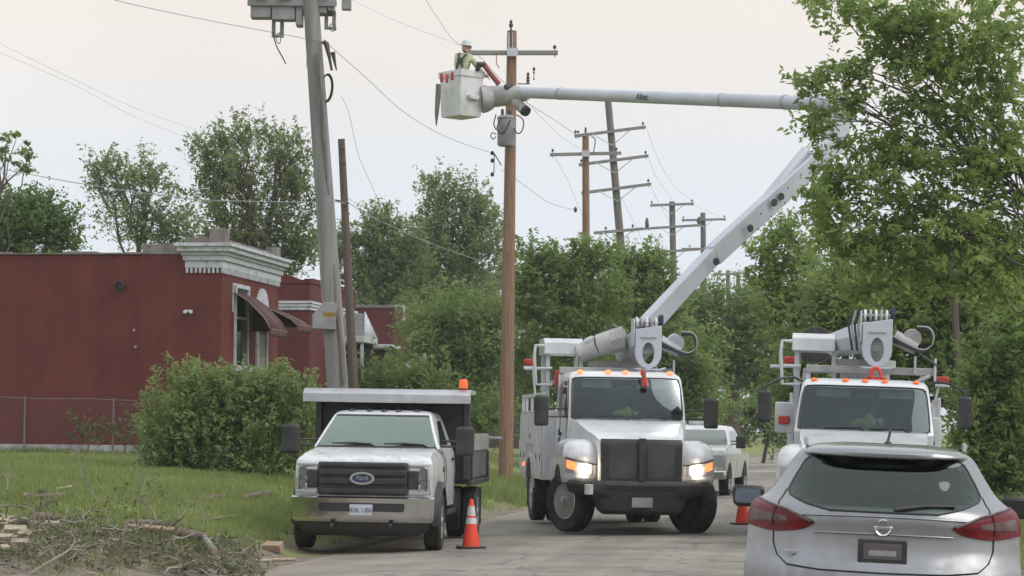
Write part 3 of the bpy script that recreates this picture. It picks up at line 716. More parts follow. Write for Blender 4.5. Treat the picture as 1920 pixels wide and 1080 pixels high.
for sgn in (1, -1):
    k = -Ht
    while k < Lf + Ht:
        s0, s1 = k, k + sgn * Ht
        c0s, c1s = s0, s1
        # clip to the panel
        t0, t1 = 0.0, 1.0
        if not ((min(s0, s1) > Lf) or (max(s0, s1) < 0)):
            def clampt(s, s0=s0, s1=s1): return (s - s0) / (s1 - s0)
            ta, tb = sorted((clampt(0), clampt(Lf))); t0, t1 = max(0, ta), min(1, tb)
            if t1 > t0:
                A = a + dx * (s0 + (s1 - s0) * t0) + Vector((0, 0, -Ht + Ht * t0)); B = a + dx * (s0 + (s1 - s0) * t1) + Vector((0, 0, -Ht + Ht * t1))
                off = Vector((wd, 0, 0))
                V.append([A - off, B - off, B + off, A + off])
        k += stepw
np_mesh('wire_mesh', np.array([[list(q) for q in f] for f in V]), 4, M_['fencewire'], fc)

# ================================================================== UTILITY POLES AND WIRES
def utility_pole(name, pb, pt, Y, r0, r1, m_, label, Yt=None, group=None, n=14):
    top = at(pt[0], pt[1], Yt or Y); bot = at(pb[0], pb[1], Y)
    dirv = (top - bot).normalized(); k = (bot.z - G(bot.x, bot.y)) / dirv.z
    base = bot - dirv * k
    root = empty(name, base); tag(root, label, 'pole', group)
    Lh = (top - base).length
    pts = [dirv * (Lh * i / 10 - 0.3 * (i == 0)) for i in range(11)]
    MB().tube(pts, [r0 + (r1 - r0) * i / 10 for i in range(11)], n).build('shaft', m_, root)
    root['_top'] = tuple(top)
    return root

def crossarm(root, pL, pR, Y, YR=None, ins=(0.03, 0.97), th=0.055, brace=None, m_=None, tilt_ins=0.13, plate=None):
    o = root.location
    a, b = at(*pL, Y) - o, at(*pR, YR or Y) - o
    d = b - a; L_ = d.length
    Mx = Matrix.Translation(a) @ d.to_track_quat('X', 'Z').to_matrix().to_4x4()
    arm = MB().box(0, L_, -th * 0.9, th * 0.9, -th, th, Mx).build('crossarm', m_ or M_['arm'], root, bevel=0.006)
    for t in ins:
        c = Mx @ Vector((L_ * t, 0, th))
        MB().lathe([(0.012, 0.0), (0.012, 0.05), (0.045, 0.055), (0.05, 0.075), (0.03, 0.09), (0.045, 0.10), (0.045, 0.12), (0.02, tilt_ins), (0.015, tilt_ins + 0.02)], c, 'z', 10).build('insulator', M_['insul'], arm)
        MB().box(L_*t - 0.012, L_*t + 0.012, -0.012, 0.012, -th - 0.05, -th, Mx).build('bolt', M_['insul'], arm)
    if brace:
        tp, dn, spread = brace
        cc = Mx @ Vector((L_ * tp, -th - 0.01, 0))
        for sg in (-1, 1):
            e_ = Mx @ Vector((L_ * tp + sg * spread, -th - 0.012, 0))
            MB().tube([e_, cc + Vector((0, -0.02, -dn))], 0.016, 5).build('brace', M_['steel'], arm)
    if plate:
        MB().box(L_ * plate - 0.14, L_ * plate + 0.14, -th - 0.09, -th - 0.07, -0.11, 0.11, Mx).build('mounting_plate', M_['alu'], arm)
    return arm

# -- the brown pole being worked on
Y1 = 62.0
P1 = utility_pole('utility_pole', (948, 900), (960, 58), Y1, 0.195, 0.125, M_['wood_new'], 'new brown wooden utility pole where the worker is busy')
o = P1.location
crossarm(P1, (876, 99), (1046, 99), Y1 - 0.17, ins=(0.03, 0.965), th=0.058, plate=0.5)
tp = at(958, 62, Y1) - o
MB().lathe([(0.03, -0.5), (0.03, 0.0), (0.02, 0.06), (0.055, 0.10), (0.055, 0.15), (0.03, 0.18), (0.045, 0.22), (0.02, 0.27)], tp + Vector((0, -0.16, 0.05)), 'z', 10).build('top_insulator', M_['insul'], P1)
MB().box(tp.x - 0.07, tp.x + 0.05, tp.y - 0.16, tp.y - 0.135, tp.z - 0.45, tp.z + 0.0).build('top_bracket', M_['alu'], P1)
tc_ = at(949, 245, Y1 - 0.45) - o
can = MB().lathe([(0.0, -0.40), (0.20, -0.40), (0.225, -0.36), (0.225, 0.30), (0.24, 0.31), (0.24, 0.34), (0.18, 0.39), (0.0, 0.40)], tc_, 'z', 24).build('transformer', M_['can'], P1)
for dx_, dy_ in ((-0.10, -0.05), (0.08, -0.08), (0.10, 0.08)):
    MB().lathe([(0.03, 0.36), (0.03, 0.40), (0.05, 0.41), (0.03, 0.44), (0.05, 0.46), (0.03, 0.49), (0.05, 0.51), (0.02, 0.56)], tc_ + Vector((dx_, dy_, 0)), 'z', 10).build('bushing', M_['insul'], can)
MB().box(tc_.x - 0.05, tc_.x + 0.05, tc_.y + 0.2, tc_.y + 0.34, -0.25 + tc_.z, 0.25 + tc_.z).build('hanger', M_['steel'], can)
def loopw(parent, pts, Y, r, m_=None, name='jumper_wire'):
    oo = parent.location
    ps = [at(a, b, Y) - oo for a, b in pts]
    # smooth
    q = []
    for i in range(len(ps) - 1):
        p0, p1, p2, p3 = ps[max(i-1, 0)], ps[i], ps[i+1], ps[min(i+2, len(ps)-1)]
        for k in range(5):
            t = k / 5
            q.append(0.5 * ((2*p1) + (p2 - p0)*t + (2*p0 - 5*p1 + 4*p2 - p3)*t*t + (3*p1 - p0 - 3*p2 + p3)*t*t*t))
    q.append(ps[-1])
    return MB().tube(q, r, 6).build(name, m_ or M_['hose'], parent)
loopw(P1, [(940, 220), (932, 240), (938, 250), (948, 244), (957, 225)], Y1 - 0.75, 0.02)
loopw(P1, [(968, 215), (981, 225), (979, 245), (970, 250), (964, 240)], Y1 - 0.6, 0.018)
loopw(P1, [(930, 215), (926, 232), (930, 243)], Y1 - 0.7, 0.016)
loopw(P1, [(931, 252), (924, 249), (920, 255), (925, 261), (930, 256)], Y1 - 0.3, 0.014)
loopw(P1, [(931, 100), (931, 118), (936, 128)], Y1 - 0.3, 0.012, M_['jibred'])
cu = MB(); 
a = at(970, 157, Y1) - o; b = at(993, 157, Y1) - o
cu.tube([a, b], 0.02, 6); cu.build('cutout_arm', M_['steel'], P1)
MB().lathe([(0.02, 0.0), (0.05, 0.02), (0.03, 0.06), (0.05, 0.09), (0.03, 0.13), (0.05, 0.16), (0.03, 0.2), (0.04, 0.26), (0.015, 0.30)], at(990, 157, Y1) - o, 'z', 8).build('cutout', M_['insul'], P1)
MB().lathe([(0.01, 0.0), (0.03, 0.02), (0.01, 0.05), (0.01, 0.16), (0.03, 0.19), (0.01, 0.22), (0.03, 0.26), (0.04, 0.30), (0.01, 0.34)], at(1001, 150, Y1) - o, 'z', 8).build('arrester', M_['insul'], P1)
# drop bracket on its left side, lower down
br_ = MB(); br_.tube([at(940, 310, Y1) - o, at(928, 290, Y1 - 0.2) - o, at(924, 285, Y1 - 0.2) - o], 0.014, 6); br_.tube([at(927, 288, Y1 - 0.2) - o, at(926, 325, Y1 - 0.2) - o], 0.012, 6)
br_.build('service_bracket', M_['insul'], P1)
for py in (287, 301, 327): MB().ball(at(923, py, Y1 - 0.2) - o, (0.05, 0.05, 0.06)).build('spool', M_['insul'], P1)

# -- grey leaning pole with transformer rack
Y2 = 47.0
P2 = utility_pole('utility_pole', (633, 722), (580, -40), Y2, 0.225, 0.15, M_['concrete_pole'], 'leaning grey pole with conduit and transformer rack behind the dump truck', Yt=46.5)
o = P2.location
rk = empty('transformer_rack', (0, 0, 0), parent=P2)
bl = MB()
bl.box(*(lambda a, b: (a.x, b.x, -0.28, -0.18, b.z, a.z))(at(470, 8, 46.4) - o, at(624, 22, 46.4) - o)); bl.build('rack_beam', M_['can'], rk, bevel=0.01)
for (xa_, xb_, ya_, yb_) in ((468, 506, -40, 29), (508, 552, -40, 33), (553, 566, -10, 44), (588, 612, -40, 20), (613, 626, -30, 16)):
    a = at(xa_, ya_, 46.3) - o; b = at(xb_, yb_, 46.3) - o
    bx('switch_cabinet', M_['can'], rk, a.x, b.x - 0.012, -0.60, -0.29, b.z, a.z, 0.015)
bx('rack_channel', M_['greymetal'], rk, (at(462, 0, 46.3) - o).x, (at(630, 0, 46.3) - o).x, -0.66, -0.61, (at(560, 8, 46.3) - o).z, (at(560, -4, 46.3) - o).z, 0.008)
for (xa_, xb_, ya_, yb_) in ((470, 502, -90, -8), (514, 548, -90, -6), (592, 620, -90, -12)):
    a = at(xa_, ya_, 46.2) - o; b = at(xb_, yb_, 46.2) - o
    cx = (a.x + b.x) / 2; rr = (b.x - a.x) / 2
    MB().lathe([(0, b.z), (rr * 0.9, b.z), (rr, b.z + 0.05), (rr, a.z - 0.1), (rr * 0.8, a.z), (0, a.z)], (cx, -0.62, 0), 'z', 18).build('transformer', M_['can'], rk)
a = at(638, -30, 46.2) - o; b = at(655, 10, 46.2) - o
bx('junction_box', M_['can'], rk, a.x, b.x, -0.5, -0.3, b.z, a.z, 0.01)
for (x0_, x1_, y0_, y1_) in ((504, 526, 18, 60), (604, 625, 10, 45)):
    a = at(x0_, y0_, 46.2) - o; b = at(x1_, y1_, 46.2) - o
    fr_ = MB(); fr_.box(a.x, a.x + 0.07, -0.34, -0.24, b.z, a.z); fr_.box(b.x - 0.07, b.x, -0.34, -0.24, b.z, a.z); fr_.box(a.x + 0.07, b.x - 0.07, -0.33, -0.25, b.z, b.z + 0.05)
    fr_.build('hanger_frame', M_['can'], rk, bevel=0.006)
loopw(P2, [(512, 60), (515, 75), (520, 90), (530, 108), (536, 120)], 46.0, 0.012)
loopw(P2, [(526, 60), (520, 66), (518, 75), (524, 82), (527, 70)], 46.0, 0.009)
loopw(P2, [(622, 44), (618, 50), (622, 58), (630, 55), (627, 46)], 46.0, 0.010)
a = at(606, 78, 46.4) - o; b = at(622, 132, 46.4) - o
MB().tube([a, at(612, 82, 46.4) - o, at(618, 110, 46.4) - o, b], [0.05, 0.055, 0.03, 0.025], 8).build('cutout', M_['insul'], P2)
MB().tube([at(597, 79, 46.6) - o, at(609, 78, 46.4) - o], 0.014, 6).build('cutout_arm', M_['steel'], P2)
MB().tube([at(624, 98, 46.4) - o, at(626, 108, 46.4) - o, at(631, 132, 46.4) - o], [0.05, 0.035, 0.012], 8).build('arrester', M_['insul'], P2)
for k in range(3):
    cpx, cpy = 612 + k * 0.8, 165
    pts = []
    for i in range(33):
        an = 2 * math.pi * i / 32
        pts.append(at(cpx + (9.5 + k * 0.7) * math.cos(an) - 1.5 * math.sin(an), cpy + (24 + k * 1.3) * math.sin(an), 46.6 - 0.02 * k) - o)
    MB().tube(pts, 0.011, 6).build('cable_coil', M_['hose'], P2)
a = at(572, 103, 46.4) - o; b = at(590, 120, 46.4) - o
bx('clamp_plate', M_['can'], P2, a.x, b.x, -0.42, -0.2, b.z, a.z, 0.01)
MB().tube([at(594, 100, 46.35) - o, at(604, 180, 46.4) - o, at(617, 400, 46.7) - o, at(629, 560, 46.75) - o, at(640, 640, 46.76) - o, at(646, 720, 46.78) - o], 0.045, 8).build('conduit', M_['wood_grey'], P2)
a = at(585, 590, 46.5) - o; b = at(628, 616, 46.5) - o
bxm = MB(); bxm.prism([(a.x, b.z), (b.x, b.z - 0.02), (b.x + 0.02, at(628, 568, 46.5).z - o.z), (at(607, 568, 46.5).x - o.x, at(607, 566, 46.5).z - o.z), (a.x, a.z)], 'y', -0.55, -0.22)
eb = bxm.build('equipment_box', M_['can'], P2, bevel=0.012)
a = at(606, 584, 46.4) - o; b = at(626, 593, 46.4) - o
bx('label', M_['yellow'], eb, a.x, b.x, -0.556, -0.552, b.z, a.z, 0.0)
text('pole_number', '1 0 0 3 3', M_['ink'], eb, Matrix.Translation(((a.x + b.x)/2, -0.558, (a.z + b.z)/2)) @ FACE_CAM, 0.075)
a = at(600, 524, 46.5) - o; b = at(612, 540, 46.5) - o
bx('meter_box', M_['insul'], P2, a.x, b.x, -0.34, -0.2, b.z, a.z, 0.01)
for py in (515, 660): 
    cpp = at(628 if py > 600 else 606, py, 47.0) - o
bx('plaque', M_['helmet'], P2, *(lambda a, b: (a.x, b.x, -0.36, -0.33))(at(600, 512, 46.6) - o, at(613, 521, 46.6) - o), *(sorted(((at(600, 522, 46.6) - o).z, (at(600, 512, 46.6) - o).z))), 0.0)

# -- dark plain pole behind it
P3 = utility_pole('utility_pole', (663, 722), (640, 261), 72.0, 0.15, 0.105, M_['wood_dark'], 'thin dark brown pole with no crossarm behind leaning grey pole')
o = P3.location
MB().tube([at(628, 375, 71.8) - o, at(654, 381, 71.8) - o], 0.03, 6).build('cable_bracket', M_['insul'], P3)
for px, py in ((645, 305), (649, 385), (644, 278)): MB().ball(at(px, py, 71.8) - o, 0.05).build('bolt', M_['insul'], P3)

# -- brown pole farther off, with two arms
P4 = utility_pole('utility_pole', (1100, 700), (1098, 250), 83.0, 0.165, 0.115, M_['wood_new'], 'second brown pole with low plain crossarm rising from the trees')
crossarm(P4, (1031, 290), (1165, 287), 82.8, ins=(0.04, 0.93), th=0.055, plate=0.5)
crossarm(P4, (1077, 255), (1100, 252), 82.8, ins=(0.1,), th=0.05)
o = P4.location
MB().lathe([(0.02, 0), (0.05, 0.05), (0.03, 0.1), (0.045, 0.14), (0.015, 0.2)], at(1098, 249, 82.9) - o, 'z', 8).build('top_insulator', M_['insul'], P4)
loopw(P4, [(1109, 256), (1116, 262), (1113, 285)], 82.7, 0.02)
MB().ball(at(1079, 393, 82.6) - o, (0.06, 0.06, 0.1)).build('spool', M_['insul'], P4)

# -- tall leaning pole with four arms
P5 = utility_pole('utility_pole', (1166, 480), (1139, 176), 90.0, 0.19, 0.125, M_['wood_grey'], 'tall leaning grey pole carrying four slanted crossarms', Yt=90.0)
crossarm(P5, (1079, 255), (1211, 238), 89.8, ins=(0.04, 0.96), brace=(0.52, 0.55, 0.75))
crossarm(P5, (1085, 309), (1216, 292), 89.8, ins=(0.04, 0.96), brace=(0.52, 0.5, 0.75))
crossarm(P5, (1090, 362), (1221, 345), 89.8, ins=(0.04, 0.96), brace=(0.52, 0.5, 0.75))
crossarm(P5, (1113, 437), (1205, 429), 89.8, ins=(0.25, 0.8), brace=(0.5, 0.45, 0.6))
o = P5.location
MB().lathe([(0.03, 0), (0.07, 0.03), (0.07, 0.25), (0.04, 0.3), (0.05, 0.36)], at(1213, 427, 89.7) - o, 'z', 8).build('cutout', M_['insul'], P5)

P6 = utility_pole('utility_pole', (1263, 520), (1260, 378), 110.0, 0.18, 0.135, M_['wood_grey'], 'grey pole with short top arm and wide low arm beyond leaning one')
crossarm(P6, (1219, 385), (1301, 382), 109.8, ins=(0.04, 0.96), brace=(0.5, 0.45, 0.6))
crossarm(P6, (1205, 429), (1314, 422), 109.8, ins=(0.1, 0.95), brace=(0.51, 0.4, 0.6))
crossarm(P6, (1232, 473), (1328, 466), 109.8, ins=(0.05, 0.9), brace=(0.35, 0.4, 0.5))
P7 = utility_pole('utility_pole', (1320, 545), (1318, 399), 122.0, 0.18, 0.13, M_['wood_grey'], 'grey pole beside upper end of the sloping white lower boom')
crossarm(P7, (1278, 413), (1361, 411), 121.8, ins=(0.04, 0.97), brace=(0.5, 0.4, 0.5))
crossarm(P7, (1278, 467), (1330, 466), 121.8, ins=(0.3, 0.75))
o = P7.location
MB().lathe([(0.05, 0), (0.09, 0.03), (0.09, 0.3), (0.05, 0.36)], at(1311, 420, 121.6) - o, 'z', 8).build('cutout', M_['insul'], P7)
P8 = utility_pole('utility_pole', (1365, 590), (1365, 507), 168.0, 0.19, 0.14, M_['wood_grey'], 'farther left of two small distant poles in gap beneath the boom')
crossarm(P8, (1337, 515), (1383, 513), 167.8, ins=(0.05, 0.9), th=0.07)
P9 = utility_pole('utility_pole', (1384, 590), (1384, 510), 175.0, 0.19, 0.14, M_['wood_dark'], 'farther right of two small distant poles with stacked arms')
crossarm(P9, (1370, 513), (1403, 512), 174.8, ins=(0.5,), th=0.07)
crossarm(P9, (1370, 541), (1402, 540), 174.8, ins=(0.9,), th=0.07)
crossarm(P9, (1372, 573), (1403, 572), 174.8, ins=(0.9,), th=0.07)
# half hidden pole in the trees on the right
P10 = utility_pole('utility_pole', (1797, 700), (1783, 440), 58.5, 0.10, 0.08, M_['wood_dark'], 'slim pole half hidden in foliage behind the parked truck at right')

def wire(pts, r, label, m_=None, name='power_line', group=None, seg=10):
    """pts: (px, py, Y) control points, smoothed"""
    ps = [at(*q) for q in pts]; q = []
    for i in range(len(ps) - 1):
        p0, p1, p2, p3 = ps[max(i-1, 0)], ps[i], ps[i+1], ps[min(i+2, len(ps)-1)]
        for k in range(seg):
            t = k / seg
            q.append(0.5 * ((2*p1) + (p2 - p0)*t + (2*p0 - 5*p1 + 4*p2 - p3)*t*t + (3*p1 - p0 - 3*p2 + p3)*t*t*t))
    q.append(ps[-1])
    o = MB().tube(q, r * 0.45, 5).build(name, m_ or M_["wire"], None)
    tag(o, label, 'wire', group)
    return o
wire([(-260, 275, 60), (-60, 307, 56), (0, 316, 55), (150, 344, 52), (350, 372, 49.5), (500, 378, 48), (612, 379, 46.9)], 0.022, 'thick service cable crossing above the red shop to leaning pole', M_['wire_pale'])
wire([(612, 379, 46.9), (634, 379, 60), (648, 381, 71.8)], 0.02, 'short cable joining leaning grey pole and dark pole', M_['wire_pale'])
wire([(100, -38, 43), (215, 0, 44), (380, 36, 45.5), (560, 70, 46.3), (606, 80, 46.4)], 0.012, 'lone wire descending from top edge to the leaning grey pole')
wire([(612, 80, 46.4), (680, 140, 50), (760, 212, 55), (840, 258, 59), (923, 287, 61.8)], 0.012, 'sagging wire between leaning grey pole and brown work pole')
wire([(940, 318, 61.8), (980, 345, 67), (1030, 380, 75), (1079, 394, 82.6)], 0.014, 'low wire sagging from brown work pole to second brown pole')
wire([(0, 82, 70), (130, 145, 76), (260, 205, 82), (390, 250, 90), (520, 285, 100)], 0.011, 'upper of the faint wires in sky above the shop', M_['wire_pale'])
wire([(-20, 90, 70), (130, 155, 76), (260, 222, 82), (380, 268, 90), (480, 300, 100)], 0.011, 'lower of the faint wires in sky above the shop', M_['wire_pale'])
wire([(640, 180, 46.6), (655, 215, 50), (672, 290, 56), (700, 355, 64), (715, 392, 72)], 0.010, 'thin wire hanging down right of the cable coil', M_['wire_pale'])
wire([(650, 378, 71.8), (700, 408, 78), (780, 445, 86), (850, 472, 94), (925, 497, 102)], 0.028, 'pale cable running from dark pole down into the trees', M_['wire_pale'])
wire([(652, 372, 71.8), (690, 395, 76), (720, 420, 80), (745, 450, 84)], 0.014, 'short drop wire below dark pole entering the treetops')
wire([(660, 0, 70), (745, 40, 66), (850, 80, 62), (878, 93, 61.8)], 0.010, 'faint wire reaching the left end of work pole crossarm', M_['wire_pale'])
wire([(795, -5, 55), (825, 40, 58), (850, 75, 60), (880, 92, 61.8)], 0.011, 'wire dropping from the top edge past the worker')
wire([(880, 92, 61.8), (905, 112, 62), (935, 145, 62.5), (985, 190, 66), (1035, 222, 72), (1079, 252, 82.7)], 0.016, 'phase wire from work pole to upper arm of second pole')
wire([(985, 188, 64), (1020, 225, 70), (1060, 262, 77), (1100, 285, 82.7)], 0.011, 'thin wire below the boom tip leading to second pole', M_['wire_pale'])
wire([(1038, 290, 82.7), (1060, 330, 84), (1080, 375, 86), (1092, 405, 88)], 0.011, 'wire dropping from left end of second pole crossarm', M_['wire_pale'])
wire([(1213, 243, 89.7), (1235, 300, 97), (1262, 345, 104), (1300, 380, 110)], 0.012, 'topmost wire right of the tall leaning pole', M_['wire_pale'])
wire([(1216, 296, 89.7), (1232, 335, 98), (1262, 375, 108)], 0.012, 'middle wire right of the tall leaning pole', M_['wire_pale'])
wire([(1221, 349, 89.7), (1232, 375, 98), (1252, 410, 106), (1262, 425, 109)], 0.012, 'lowest wire right of the tall leaning pole', M_['wire_pale'])
wire([(1165, 370, 89.7), (1190, 420, 96), (1212, 470, 102)], 0.012, 'wire slanting off the leaning pole into the trees', M_['wire_pale'])
wire([(1300, 384, 109.7), (1335, 400, 116), (1361, 411, 121.7)], 0.012, 'short wire linking arms of the two grey distant poles', M_['wire_pale'])

# ================================================================== TREES
def leaf_quads(rng, C, size, up=0.5, aspect=0.5, droop=0.3):
    n = len(C)
    nor = rng.normal(size=(n, 3)); nor[:, 2] = np.abs(nor[:, 2]) + up; nor /= np.linalg.norm(nor, axis=1)[:, None]
    ax = rng.normal(size=(n, 3)); ax[:, 2] -= droop
    ax -= nor * np.sum(ax * nor, axis=1)[:, None]; ax /= np.linalg.norm(ax, axis=1)[:, None]
    sd_ = np.cross(nor, ax)
    L = size * rng.lognormal(0.0, 0.32, n).clip(0.45, 1.9)[:, None]; Wd = L * aspect * rng.uniform(0.8, 1.2, n)[:, None]
    V = np.empty((n, 4, 3))
    V[:, 0] = C - ax * L * 0.5; V[:, 2] = C + ax * L * 0.5 - nor * L * 0.12
    V[:, 1] = C + sd_ * Wd * 0.5 + nor * L * 0.05 - ax * L * 0.05; V[:, 3] = C - sd_ * Wd * 0.5 + nor * L * 0.05 - ax * L * 0.05
    return V

def clump_points(rng, lobes, n, csize, inner=0.3, flat=0.7, per=26, rise=0.6, long=2.6, rag=0.5):
    """leaf positions as many leafy sprays that point outwards from the lobes"""
    w = np.array([(l[3] * l[5] + l[3] * l[4] + l[4] * l[5]) for l in lobes]); w = w / w.sum()
    pts = []; centers = []
    for l, wi in zip(lobes, w):
        k = max(4, int(n * wi / per)); R3 = np.array(l[3:6]); c0 = np.array(l[:3])
        nb = 7                                   # knobs that break the lobe's outline
        kd = rng.normal(size=(nb, 3)); kd /= np.linalg.norm(kd, axis=1)[:, None]; kh = rng.uniform(-0.35, 0.55, nb) * rag * 1.6
        d = rng.normal(size=(k, 3)); d /= np.linalg.norm(d, axis=1)[:, None]
        bump = 1 + (np.clip(d @ kd.T - 0.55, 0, 1) / 0.45 * kh).sum(1) + rng.normal(size=k) * 0.07
        rr = (inner + (1 - inner) * rng.uniform(0, 1, k) ** 0.55) * bump
        c = c0 + d * rr[:, None] * R3
        centers.append(c)
        ax = d * 0.8 + rng.normal(size=(k, 3)) * 0.45; ax[:, 2] += rise
        ax /= np.linalg.norm(ax, axis=1)[:, None]
        sg = csize * rng.uniform(0.5, 1.5, k)
        m_ = rng.poisson(per * rng.uniform(0.4, 1.6, k)) + 3
        idx = np.repeat(np.arange(k), m_)
        t = rng.uniform(-0.5, 1.0, len(idx)); g = rng.normal(size=(len(idx), 3)); g[:, 2] *= flat
        pts.append(c[idx] + ax[idx] * (t * long * sg[idx])[:, None] + g * (sg[idx] * 0.5 * (1.05 - 0.65 * np.clip(t, 0, 1)))[:, None])
    return np.concatenate(pts), np.concatenate(centers)

def lobes_px(L, Y, yf=0.8):
    res = []
    for q in L:
        px, py, rx, ry = q[:4]; y = Y + (q[4] if len(q) > 4 else 0)
        c = at(px, py, y); k = y / F
        res.append((c.x, c.y, c.z, rx * k, max(0.6, yf * 0.5 * (rx + ry) * k), ry * k))
    return res

def wiggle(rng, a, b, n=6, amp=0.08):
    a, b = Vector(a), Vector(b); L = (b - a).length; o = []
    for i in range(n + 1):
        t = i / n; p = a.lerp(b, t)
        if 0 < i < n: p += Vector(rng.normal(size=3)) * L * amp * 0.5
        p.z += L * 0.10 * math.sin(t * math.pi)
        o.append(p)
    return o

def tree(name, label, lob, Y, base_px, n, size, mt, seed, trunk_r=0.18, csize=0.45, group=None, inner=0.3, twigs=60, up=0.5, per=26, base_pt=None, cat='tree', flat=0.7, aspect=0.5, yf=0.8, bark=None, rise=0.6, long=2.6, rag=0.5, limb=0.45):
    rng = np.random.default_rng(seed)
    L = lobes_px(lob, Y, yf)
    if base_pt is None:
        b = at(base_px, 800, Y); base = Vector((b.x, Y, G(b.x, Y) if abs(b.x) < 60 else 0.4))
    else: base = Vector(base_pt)
    root = empty(name, base); tag(root, label, cat, group)
    C, cen = clump_points(rng, L, n, csize, inner, per=per, flat=flat, rise=rise, long=long, rag=rag)
    C = C[C[:, 2] > base.z + 0.05]
    V = leaf_quads(rng, C - np.array(base), size, up=up, aspect=aspect)
    np_mesh('crown', V, 4, mt, root)
    tk = MB()
    cz = np.average([l[2] for l in L], weights=[l[3] for l in L]); cx = np.average([l[0] for l in L], weights=[l[3] for l in L]); cy = np.average([l[1] for l in L])
    top = Vector((base.x * 0.4 + cx * 0.6, cy, cz)) - base
    tr = wiggle(rng, (0, 0, -0.1), top, 8, 0.03)
    tk.tube(tr, [trunk_r * (1.15 - 0.75 * i / 8) for i in range(9)], 8)
    for l in L:
        lc = Vector(l[:3]) - base
        k = int(rng.integers(3, 7)); st = tr[k]
        if lc.z < st.z: st = tr[max(1, k - 2)]
        bl = wiggle(rng, st, lc, 6, 0.10)
        tk.tube(bl, [trunk_r * limb * (1 - 0.73 * i / 6) for i in range(7)], 6)
        near = cen[np.linalg.norm((cen - np.array(l[:3])) / np.array(l[3:6]), axis=1) < 1.2]
        if len(near):
            for _ in range(max(2, twigs // len(L))):
                tc2 = Vector(near[int(rng.integers(len(near)))]) - base; st2 = bl[int(rng.integers(2, 7))]
                tk.tube(wiggle(rng, st2, tc2, 4, 0.12), [trunk_r * 0.13, trunk_r * 0.11, trunk_r * 0.08, trunk_r * 0.06, 0.008], 4, cap=False)
    tk.build('trunk', bark or M_['bark'], root, fix=False)
    return root

BG = 'trees beyond the buildings'
tree('sparse_tree', 'sparse tree with bare forked limbs above dark round tree, far left', [(30, 262, 34, 9), (55, 288, 14, 7), (5, 285, 22, 9), (48, 312, 10, 8)], 74, -30, 480, 0.15, M_['leafA'], 1, 0.07, 0.13, BG, twigs=10, rise=0.1, long=1.6, rag=0.2, limb=0.6)
tree('round_tree', 'dark dense round tree above the left end of the shop roof', [(60, 430, 75, 55), (110, 440, 35, 45), (10, 420, 60, 50), (75, 400, 40, 24), (-30, 450, 60, 50)], 78, 20, 15000, 0.14, M_['leafD'], 2, 0.2, 0.23, BG)
tree('feathery_tree', 'pale feathery tree over the middle of the shop roof', [(220, 330, 50, 45), (270, 330, 45, 45), (200, 310, 30, 20), (310, 390, 45, 45), (240, 410, 65, 50), (300, 440, 60, 40), (180, 345, 30, 20), (350, 440, 40, 40)], 96, 262, 8500, 0.14, M_['leafB'], 3, 0.14, 0.22, BG, inner=0.2, twigs=110, rise=1.0)
tree('tall_tree', 'tall spreading tree behind the shop cornice and leaning pole', [(470, 320, 95, 70), (400, 290, 50, 35), (440, 260, 50, 28), (540, 275, 45, 35), (395, 350, 50, 40), (560, 350, 45, 70), (470, 410, 110, 60), (560, 450, 50, 70), (430, 460, 60, 50), (520, 490, 60, 50)], 88, 480, 21000, 0.135, M_['leafB'], 4, 0.2, 0.22, BG, inner=0.15, twigs=150, rise=1.2)
tree('poplar_tree', 'tall pointed tree between dark pole and brown work pole', [(830, 360, 48, 42), (825, 420, 70, 50), (890, 390, 36, 40), (905, 430, 45, 50), (870, 480, 80, 50), (800, 480, 50, 45), (840, 540, 110, 55)], 118, 845, 22000, 0.17, M_['leafB'], 5, 0.22, 0.28, BG, inner=0.15, twigs=110, rise=1.3)
tree('ragged_tree', 'ragged greyish tree just right of the thin dark pole', [(715, 420, 38, 30), (690, 450, 36, 28), (745, 460, 45, 40), (700, 500, 50, 40), (770, 500, 45, 40), (720, 535, 65, 36), (640, 480, 30, 50)], 112, 715, 15000, 0.17, M_['leafB'], 6, 0.2, 0.26, BG, inner=0.15, twigs=100, rise=1.0)
tree('bushy_tree', 'bushy tree in front of the second brown pole', [(1000, 480, 45, 36), (1060, 500, 50, 40), (1110, 480, 45, 30), (1035, 560, 80, 50), (1120, 560, 70, 55), (1075, 640, 100, 60), (985, 560, 40, 50)], 79, 1060, 25000, 0.125, M_['leafA'], 7, 0.18, 0.18, BG, inner=0.1, twigs=120)
tree('bushy_tree', 'bushy tree beneath the leaning four-arm pole', [(1180, 490, 50, 36), (1225, 490, 35, 30), (1170, 550, 60, 45), (1225, 560, 50, 50), (1190, 620, 80, 55), (1260, 560, 30, 40)], 84, 1195, 18500, 0.13, M_['leafA'], 8, 0.18, 0.18, BG, inner=0.1, twigs=90)
tree('low_tree', 'low dark tree behind the dump truck and work pole', [(815, 615, 55, 45), (870, 610, 60, 50), (840, 665, 75, 55), (900, 670, 60, 60), (795, 675, 40, 45), (925, 600, 40, 50), (860, 740, 90, 50)], 92, 850, 26000, 0.15, M_['leafA'], 9, 0.22, 0.36, BG, inner=0.1)
tree('low_tree', 'low dark tree behind the bucket truck cab', [(1000, 650, 50, 55), (1080, 680, 60, 55), (1010, 730, 50, 60), (1150, 680, 70, 50), (1240, 660, 60, 60), (1290, 690, 50, 60), (1200, 740, 80, 50), (1300, 760, 60, 50)], 88, 1120, 26000, 0.15, M_['leafA'], 10, 0.2, 0.36, BG, inner=0.1)
tree('street_tree', 'dim green tree right of the sloping white boom', [(1330, 580, 55, 45), (1390, 600, 55, 45), (1300, 620, 45, 50), (1360, 650, 70, 45), (1430, 620, 50, 60), (1320, 690, 60, 50), (1400, 700, 60, 50), (1450, 690, 40, 60), (1440, 560, 40, 30)], 112, 1375, 28000, 0.17, M_['leafA'], 11, 0.3, 0.42, BG, inner=0.1)
